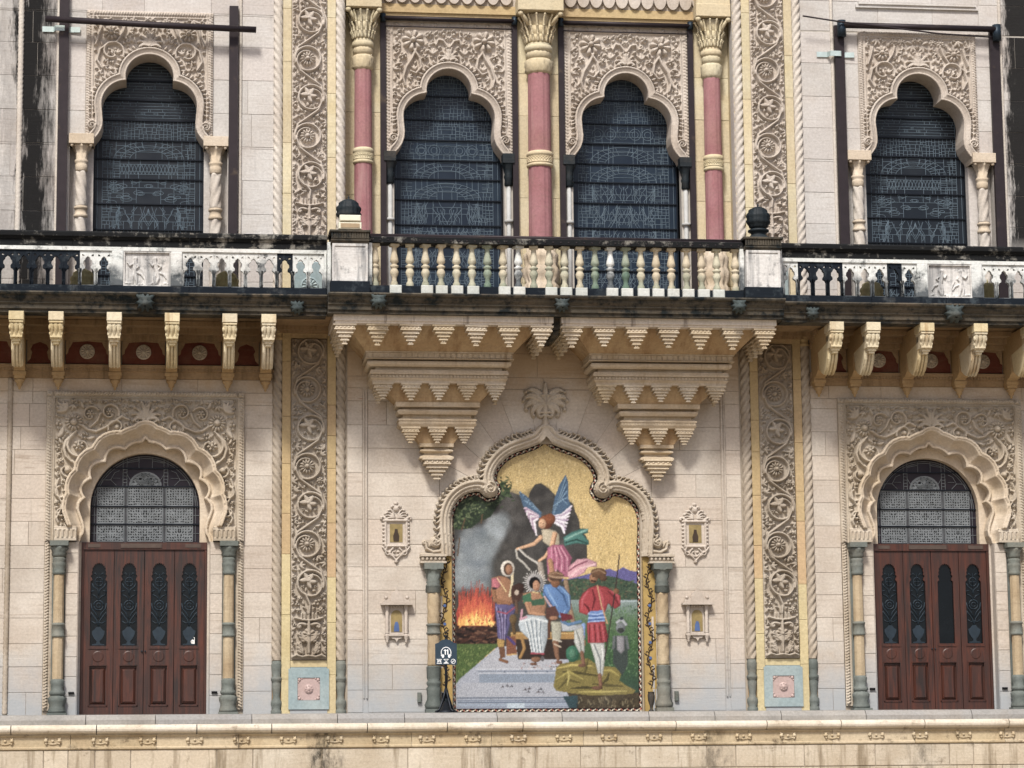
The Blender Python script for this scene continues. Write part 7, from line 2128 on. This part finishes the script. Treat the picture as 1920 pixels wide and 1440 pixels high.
# ---- winged figure in the cloud
for m, P in ((0, A4((700, 500), (770, 545), (850, 640), (910, 700), (900, 780), (850, 740), (790, 690), (740, 640), (715, 560))), (1, A4((1140, 345), (1165, 420), (1160, 560), (1185, 650), (1120, 760), (1050, 800), (1000, 770), (1010, 690), (1035, 560), (1080, 440)))):
    pt.poly(P, '#54738f', .1)
for k in range(9):
    t = k / 8
    pt.line(A4((880 - 10 * t, 730 + 30 * t), (820 - 60 * (1 - t) + 20 * t, 660 + 120 * t), (750 + 110 * t, 660 + 250 * t)), [10 * S4, 12 * S4, 7 * S4], ['#c9b4c4', '#a98ea8', '#e0dbe0'][k % 3], .05)
    pt.line(A4((1010, 740 + 40 * t), (1100, 720 + 110 * t), (1190 - 70 * t, 640 + 250 * t)), [10 * S4, 12 * S4, 8 * S4], ['#d9d3dc', '#b7a6bd', '#e6e4ea'][k % 3], .05)
    pt.line(A4((900, 700), (830 - 10 * k, 620 - 4 * k), (710 + 14 * k, 505 + 14 * k)), 3 * S4, ['#7f9fb8', '#3f5c78'][k % 2], .05)
    pt.line(A4((1020, 720 - 10 * k), (1070 + 5 * k, 580), (1140 + 2 * k, 370 + 32 * k)), 3 * S4, ['#8fb0c6', '#3c5470'][k % 2], .05)
pt.poly(A4((1110, 930), (1190, 880), (1290, 845), (1345, 850), (1340, 890), (1290, 900), (1350, 960), (1345, 1000), (1230, 985), (1120, 1010)), '#4d8079', .08)
pt.line(A4((1130, 950), (1230, 900), (1330, 860)), 9 * S4, '#86b3a8'); pt.line(A4((1130, 980), (1230, 950), (1330, 985)), 7 * S4, '#2f5751')
pt.poly(A4((905, 860), (960, 850), (1040, 870), (1070, 900), (1075, 1000), (1010, 1040), (960, 1000), (920, 970)), '#b7ae97', .06)   # pale bodice
pt.line(A4((900, 930), (840, 990), (680, 1040)), [20 * S4, 17 * S4, 12 * S4], SKL); pt.line(A4((1030, 900), (1000, 1020), (940, 1110), (880, 1150)), [24 * S4, 20 * S4, 15 * S4, 12 * S4], SKL)
pt.line(A4((1048, 900), (1018, 1020), (955, 1115)), 6 * S4, SKS)
pt.poly(A4((960, 1030), (1010, 1000), (1110, 1000), (1150, 1060), (1190, 1120), (1160, 1200), (1170, 1300), (1120, 1300), (1040, 1220), (1000, 1330), (960, 1330), (955, 1150)), '#b06a86', .08)
for q in range(8): pt.line(A4((1000 + q * 14, 1020), (1000 + q * 24, 1120), (985 + q * 26, 1240)), 4 * S4, ['#d8a5b4', '#8c4a66'][q % 2], .05)
pt.poly(A4((1140, 1280), (1160, 1200), (1240, 1130), (1330, 1125), (1420, 1160), (1420, 1200), (1340, 1200), (1300, 1260), (1220, 1300), (1160, 1315)), '#c99aa4', .08)
pt.line(A4((1170, 1290), (1250, 1220), (1400, 1180)), 9 * S4, '#e2bfc2'); pt.line(A4((1160, 1240), (1230, 1190), (1330, 1150)), 7 * S4, '#93566c')
pt.line(A4((985, 1150), (1000, 1240), (990, 1320)), 24 * S4, '#b58a68')
pt.ell(A4((950, 790))[0], 62 * S4, 66 * S4, '#7c4a2c'); pt.ell(A4((990, 760))[0], 50 * S4, 50 * S4, '#8b5532'); pt.ell(A4((915, 805))[0], 36 * S4, 46 * S4, SKL); pt.line(A4((890, 760), (930, 740), (975, 770)), 9 * S4, '#9c6238')
pt.ell(A4((900, 800))[0], 5 * S4, 4 * S4, '#40281c'); pt.ell(A4((925, 802))[0], 5 * S4, 4 * S4, '#40281c'); pt.line(A4((900, 833), (918, 835)), 3 * S4, '#8b4a3a')
# garland ribbon
pt.line(A4((670, 1050), (680, 1120), (740, 1170), (790, 1230)), 9 * S4, '#b9b7ae'); pt.line(A4((700, 1040), (760, 1100), (870, 1170), (905, 1240), (920, 1320)), 10 * S4, '#cfccc4'); pt.line(A4((712, 1040), (770, 1100), (880, 1165)), 3 * S4, '#8e8c86')
# trunk behind the seated pair
pt.line(A5((870, 50), (890, 180)), 26 * S5, '#a59c90'); pt.line(A5((1100, 200), (1130, 420), (1180, 640)), 20 * S5, '#9b836a')
# ---- standing woman in violet, dark child beside her
pt.poly(A5((455, 400), (600, 380), (650, 440), (600, 560), (560, 700), (520, 740), (480, 720), (470, 560)), '#66608a', .08)
for q in range(8): pt.line(A5((470 + q * 14, 430 + q * 6), (500 + q * 8, 560), (510 + q * 6, 720)), 5 * S5, ['#9a94b8', '#463f68', '#7b6f94'][q % 3], .05)
pt.line(A5((480, 470), (560, 490), (640, 430)), 6 * S5, '#a9536a')
pt.poly(A5((430, 170), (500, 150), (560, 160), (620, 200), (620, 400), (480, 410), (440, 330)), '#a77d5c', .07)
pt.poly(A5((430, 175), (500, 160), (520, 230), (480, 270), (430, 260)), '#b8707a', .06)
pt.line(A5((445, 270), (460, 370), (590, 400)), [20 * S5, 18 * S5, 14 * S5], '#9c7250')
pt.line(A5((440, 265), (470, 265)), 8 * S5, '#4b3a44'); pt.line(A5((480, 170), (560, 290)), 4 * S5, '#e2cf96'); pt.line(A5((620, 110), (610, 250), (590, 330)), 11 * S5, '#d9cda8')
pt.ell(A5((575, 85))[0], 62 * S5, 72 * S5, '#d8d2c6'); pt.ell(A5((580, 90))[0], 42 * S5, 56 * S5, '#5b4334'); pt.ell(A5((588, 95))[0], 32 * S5, 44 * S5, '#a57c5c'); pt.ell(A5((600, 88))[0], 5 * S5, 4 * S5, '#2f211b'); pt.line(A5((592, 120), (606, 120)), 3 * S5, '#7c3f38')
pt.poly(A5((610, 240), (700, 220), (720, 280), (680, 380), (620, 400), (600, 320)), '#5a4036', .1); pt.ell(A5((680, 260))[0], 46 * S5, 44 * S5, '#4a352d'); pt.ell(A5((655, 300))[0], 20 * S5, 24 * S5, '#c2b2a2')
pt.line(A5((650, 380), (655, 480)), 14 * S5, '#6f5848')
pt.poly(A5((480, 720), (540, 720), (545, 880), (500, 890)), '#7c5940', .08); pt.poly(A5((475, 710), (540, 730), (530, 790), (480, 790)), '#b99a52', .06); pt.line(A5((500, 900), (560, 920)), 14 * S5, '#8c6546')
# ---- bench
pt.poly(A5((600, 655), (1200, 655), (1200, 720), (600, 720)), '#b08c4a', .07); pt.line(A5((600, 670), (1200, 670)), 4 * S5, '#d9bf7c'); pt.poly(A5((640, 720), (1180, 720), (1150, 900), (660, 900)), '#463a34', .1)
pt.line(A5((700, 720), (720, 800), (680, 880)), 14 * S5, '#a98547'); pt.poly(A5((555, 700), (640, 690), (650, 860), (560, 860)), '#8f5f44', .1); pt.line(A5((570, 700), (630, 760)), 12 * S5, '#5a4a86'); pt.line(A5((560, 860), (650, 850)), 6 * S5, '#caa865')
pt.ell(A5((620, 540))[0], 34 * S5, 46 * S5, '#77633f'); pt.line(A5((620, 580), (630, 660)), 16 * S5, '#6a5636')
# ---- seated woman in white and green, with halo
for q in range(30):
    a = q / 30 * 2 * pi; pt.line([(A5((820, 210))[0][0] + cos(a) * 40 * S5, A5((820, 210))[0][1] + sin(a) * 40 * S5), (A5((820, 210))[0][0] + cos(a) * (96 + 14 * (q % 2)) * S5, A5((820, 210))[0][1] + sin(a) * (96 + 14 * (q % 2)) * S5)], 3.2 * S5, '#d8d6d2', .04)
pt.ell(A5((820, 210))[0], 76 * S5, 76 * S5, '#a9a7a6', .05)
pt.poly(A5((710, 310), (790, 290), (900, 300), (930, 370), (900, 520), (790, 520), (740, 420), (705, 380)), '#a88162', .07)
pt.poly(A5((705, 330), (780, 300), (790, 380), (715, 400)), '#4d8062', .06); pt.poly(A5((780, 370), (900, 350), (910, 410), (790, 420)), '#4a6f58', .06); pt.line(A5((880, 310), (930, 380)), 12 * S5, '#4d8062')
pt.line(A5((745, 400), (770, 480), (900, 500)), [18 * S5, 17 * S5, 12 * S5], '#b98f6c')
pt.ell(A5((818, 215))[0], 52 * S5, 56 * S5, '#1d1a1c'); pt.ell(A5((832, 240))[0], 33 * S5, 48 * S5, '#b78d6d'); pt.ell(A5((845, 235))[0], 5 * S5, 4 * S5, '#231815'); pt.ell(A5((822, 235))[0], 5 * S5, 4 * S5, '#231815'); pt.line(A5((832, 268), (848, 266)), 3 * S5, '#8a3f3a'); pt.line(A5((800, 295), (850, 305)), 5 * S5, '#d9c48a')
pt.poly(A5((665, 580), (740, 500), (900, 510), (940, 560), (930, 700), (890, 850), (790, 850), (760, 720), (680, 640)), '#a9b3b8', .05)
for q in range(12): pt.line(A5((720 + q * 15, 540), (760 + q * 10, 680), (785 + q * 9, 840)), 4.5 * S5, ['#d9dfe0', '#7b8a93', '#c2cbce'][q % 3], .04)
pt.line(A5((680, 560), (800, 530), (920, 560)), 9 * S5, '#cfd6d8'); pt.line(A5((780, 845), (890, 848)), 8 * S5, '#a8475a'); pt.line(A5((700, 460), (690, 540), (740, 520)), 10 * S5, '#c79aa8')
pt.ell(A5((820, 900))[0], 44 * S5, 24 * S5, '#8f6a50'); pt.ell(A5((800, 940))[0], 34 * S5, 13 * S5, '#7d5a44'); pt.ell(A5((880, 895))[0], 18 * S5, 24 * S5, '#6c6a6c')
# ---- man in blue seen from behind, with turban
pt.poly(A5((900, 230), (980, 220), (1080, 250), (1140, 330), (1140, 450), (1070, 540), (1000, 500), (940, 420), (890, 320)), '#5c85b4', .07)
for (a, b, c, col) in (((920, 250), (960, 330), (1020, 430), '#86abd2'), ((1000, 250), (1080, 330), (1110, 430), '#3d6490'), ((1040, 240), (1120, 320), (1130, 420), '#7da3cb'), ((900, 300), (960, 400), (1010, 470), '#3f6590'), ((1090, 460), (1060, 510), (1040, 520), '#89add3')): pt.line(A5(a, b, c), [4 * S5, 9 * S5, 4 * S5], col, .05)
pt.line(A5((905, 340), (960, 420), (1010, 470)), 8 * S5, '#c8a9a6'); pt.poly(A5((920, 440), (1000, 420), (1040, 500), (960, 560), (920, 530)), '#6a4a42', .1); pt.ell(A5((985, 530))[0], 40 * S5, 18 * S5, '#a67d5e')
pt.ell(A5((1005, 215))[0], 40 * S5, 42 * S5, '#8f6749'); pt.ell(A5((1008, 155))[0], 74 * S5, 44 * S5, '#7d604a'); pt.line(A5((945, 150), (1010, 165), (1075, 165)), 7 * S5, '#b09478'); pt.line(A5((950, 135), (1010, 120), (1070, 140)), 6 * S5, '#a58767'); pt.line(A5((955, 180), (1060, 185)), 5 * S5, '#5b4434')
pt.poly(A5((960, 560), (1060, 560), (1050, 700), (1030, 760), (970, 750)), '#a8a796', .06); pt.poly(A5((1050, 560), (1170, 590), (1260, 580), (1240, 640), (1060, 650)), '#a8adb2', .06); pt.line(A5((1060, 560), (1120, 590), (1230, 560)), 14 * S5, '#5e84a8')
pt.poly(A5((1040, 480), (1150, 500), (1160, 540), (1060, 560)), '#7d3440', .08)
pt.line(A5((1000, 750), (1010, 860), (1020, 900)), [28 * S5, 20 * S5, 14 * S5], '#8d6a50'); pt.ell(A5((1030, 925))[0], 30 * S5, 16 * S5, '#84604a'); pt.line(A5((985, 760), (1045, 790)), 6 * S5, '#c7b9a2'); pt.line(A5((980, 720), (1050, 740)), 6 * S5, '#cdc6b6'); pt.line(A5((945, 560), (940, 700)), 12 * S5, '#6a4a36')
pt.ell(A5((1150, 850))[0], 60 * S5, 72 * S5, '#3f7a62', .1); pt.ell(A5((1150, 850))[0], 32 * S5, 42 * S5, '#5c8c74', .1)
# ---- man in red standing on the cloth, with spear
pt.poly(A5((1310, 260), (1380, 235), (1470, 250), (1550, 310), (1595, 330), (1590, 420), (1540, 450), (1480, 400), (1450, 480), (1280, 500), (1215, 480), (1215, 380), (1250, 310)), '#a03c44', .08)
for (a, b, c, col) in (((1300, 280), (1250, 360), (1240, 450), '#c4606a'), ((1340, 270), (1360, 360), (1330, 470), '#7a2832'), ((1400, 260), (1430, 350), (1440, 450), '#bd5560'), ((1480, 290), (1540, 340), (1580, 420), '#7d2a34'), ((1260, 400), (1300, 440), (1310, 480), '#6f222c'), ((1500, 280), (1570, 330), (1585, 400), '#bb5660')): pt.line(A5(a, b, c), [4 * S5, 10 * S5, 4 * S5], col, .05)
pt.poly(A5((1310, 470), (1440, 460), (1450, 560), (1290, 580)), '#6f93c8', .06)
for q in range(5): pt.line(A5((1300, 490 + q * 20), (1380, 500 + q * 14), (1445, 480 + q * 20)), 4.5 * S5, ['#a8c0e2', '#44659c'][q % 2], .05)
pt.poly(A5((1285, 570), (1450, 560), (1480, 740), (1390, 760), (1290, 750)), '#a53f48', .08)
for q in range(7): pt.line(A5((1310 + q * 22, 590), (1310 + q * 26, 740)), 5 * S5, ['#7b2832', '#c0606a'][q % 2], .05)
pt.line(A5((1255, 590), (1250, 700)), 17 * S5, '#7fa0d0'); pt.line(A5((1250, 700), (1255, 770)), 12 * S5, '#b5713a'); pt.line(A5((1385, 240), (1420, 420), (1470, 580)), 6 * S5, '#c9a27c')
pt.poly(A5((1170, 640), (1250, 600), (1260, 720), (1260, 840), (1210, 840), (1165, 740)), '#b3b6b0', .06); pt.line(A5((1190, 650), (1220, 740), (1230, 830)), 7 * S5, '#888d88')
pt.poly(A5((1310, 755), (1440, 755), (1450, 860), (1420, 1050), (1380, 1040), (1350, 900)), '#b6b9b4', .06); pt.line(A5((1350, 770), (1400, 900), (1400, 1030)), 7 * S5, '#82888a'); pt.line(A5((1420, 780), (1425, 900)), 6 * S5, '#d8dad6')
pt.line(A5((1235, 840), (1250, 940)), 17 * S5, '#8b6850'); pt.ell(A5((1235, 955))[0], 36 * S5, 15 * S5, '#7d5c48'); pt.line(A5((1395, 1040), (1400, 1130)), 17 * S5, '#8b6850'); pt.ell(A5((1370, 1155))[0], 50 * S5, 18 * S5, '#7a5a45')
pt.ell(A5((1350, 170))[0], 38 * S5, 46 * S5, '#a07858'); pt.ell(A5((1400, 125))[0], 72 * S5, 46 * S5, '#75583f'); pt.ell(A5((1440, 170))[0], 34 * S5, 28 * S5, '#6a4f3a'); pt.line(A5((1340, 120), (1400, 95), (1460, 130)), 6 * S5, '#a08465'); pt.line(A5((1335, 195), (1365, 200)), 8 * S5, '#3a2a22'); pt.line(A5((1340, 160), (1350, 160)), 4 * S5, '#2d1f19')
pt.line(A5((1590, -40), (1560, 200), (1500, 560), (1440, 900)), 5.5 * S5, '#4a3c3c'); pt.ell(A5((1555, 290))[0], 26 * S5, 26 * S5, '#8d6548')
# soften the cut between colours a little, as small stones do, and roughen again
for _ in range(1):
    Cc = pt.C; Bl = Cc.copy(); Bl[1:-1, 1:-1] = (Cc[1:-1, 1:-1] * 3 + Cc[:-2, 1:-1] + Cc[2:, 1:-1] + Cc[1:-1, :-2] + Cc[1:-1, 2:]) / 7
    pt.C = Bl
pt.C *= (1 + .10 * pt.rs.randn(*pt.X.shape))[..., None]
pt.C = np.clip(pt.C, 0, 1)
# patterned border that follows the outline
ins = inside(OUTC, pt.X, pt.Z); dist, _, _ = nearest(OUTC + [(-1.74, .03)], pt.X, pt.Z, closed=False)
full = (slice(None), slice(None))
bd_ = (dist < .078) | (np.abs(pt.Z - .03) < .078)
pt.put(full, bd_, '#2b1416', .1)
path = OUTC + [(-1.74, .03)]
acc = 0.0; WV = []; seg = []
for a, b in zip(path[:-1], path[1:]):
    L = math.hypot(b[0] - a[0], b[1] - a[1])
    if L < 1e-6: continue
    tx, tz = (b[0] - a[0]) / L, (b[1] - a[1]) / L; nx, nz = tz, -tx     # points inwards for a path that runs over the top from left to right
    n = max(1, int(L / .012))
    for i in range(n):
        u = acc + L * i / n; o_ = .044 + .014 * sin(u * 2 * pi / .115)
        WV.append((a[0] + tx * L * i / n + nx * o_, a[1] + tz * L * i / n + nz * o_, u))
    acc += L
WV = [w_ for w_ in WV if inside(OUTC, np.array([w_[0]]), np.array([w_[1]]))[0] or w_[1] < .12]
for p, q in zip(WV[:-1], WV[1:]):
    if math.hypot(p[0] - q[0], p[1] - q[1]) < .05: pt.line([p[:2], q[:2]], .0075, '#cfc3a8', .04)
last = -1
for p in WV:
    k = int(p[2] / .0575)
    if k != last: last = k; pt.ell(p[:2], .0135, .0135, '#f2ede0' if k % 2 else '#b05a48', .03)
pt.put(full, (dist < .014), '#1b0f12', .05); pt.put(full, (dist > .066) & (dist < .078), '#3a2020', .05)
# build the panel: vertices carry the colour of the little stones
g = pt
ok = inside([(p[0] * 1.012, p[1] + (.02 if p[1] > .5 else -.03)) for p in OUTC], g.X, g.Z)
cell = ok[:-1, :-1] | ok[1:, :-1] | ok[:-1, 1:] | ok[1:, 1:]
nz_, nx_ = g.X.shape
J, I = np.nonzero(cell); a = J * nx_ + I
Q = np.stack([a, a + 1, a + nx_ + 1, a + nx_], 1); used = np.unique(Q); idx = -np.ones(nz_ * nx_, int); idx[used] = np.arange(len(used)); Q = idx[Q]
V = np.stack([g.X.ravel()[used], np.zeros(len(used)), g.Z.ravel()[used]], 1)
V[:, 1] = -.0012 * np.random.RandomState(5).rand(len(used))
me = bpy.data.meshes.new('picture_surface')
me.vertices.add(len(V)); me.vertices.foreach_set('co', V.ravel().astype(np.float32))
me.loops.add(len(Q) * 4); me.loops.foreach_set('vertex_index', Q.ravel().astype(np.int32))
me.polygons.add(len(Q)); me.polygons.foreach_set('loop_start', np.arange(0, len(Q) * 4, 4, dtype=np.int32))
me.update(calc_edges=True); me.validate()
ca = me.color_attributes.new('stones', 'FLOAT_COLOR', 'POINT')
cc = np.ones((len(V), 4), np.float32); base_c = g.C.reshape(-1, 3)[used] ** 1.22; grey = base_c.mean(1, keepdims=True); cc[:, :3] = (grey + (base_c - grey) * .76) * .98
ca.data.foreach_set('color', cc.ravel())
t = NT('mosaic_stones')
vc = t.n('ShaderNodeVertexColor', layer_name='stones')
vor = t.n('ShaderNodeTexVoronoi'); t.link(t.pos, vor.inputs['Vector']); vor.inputs['Scale'].default_value = 70
f = t.ramp(vor.outputs['Distance'], .0, .6, 1.05, .82)
c = t.mix(1.0, vc.outputs[0], f, 'MULTIPLY')
t.b.inputs['Specular IOR Level'].default_value = .2
c2 = t.mix(t.ramp(t.noise(1.6, 4), .55, .85, 0, .06), c, lin('#b7b3a8'))
t.out(c2, .5, t.bump(vor.outputs['Distance'], .25, .004))
me.materials.append(t.m)
mo = thing('mosaic_picture', 'large ogee-topped mosaic picture of robed figures, a winged figure, fire and smoke on gold ground', 'mosaic', (0, .1, 0))
link_mesh('picture_surface', me, mo, (0, 0, 0))
MB().plate([(p[0] * 1.0, p[1]) for p in OUTC], [], .104, .2).build('backing_slab', M['mortar'], mo)
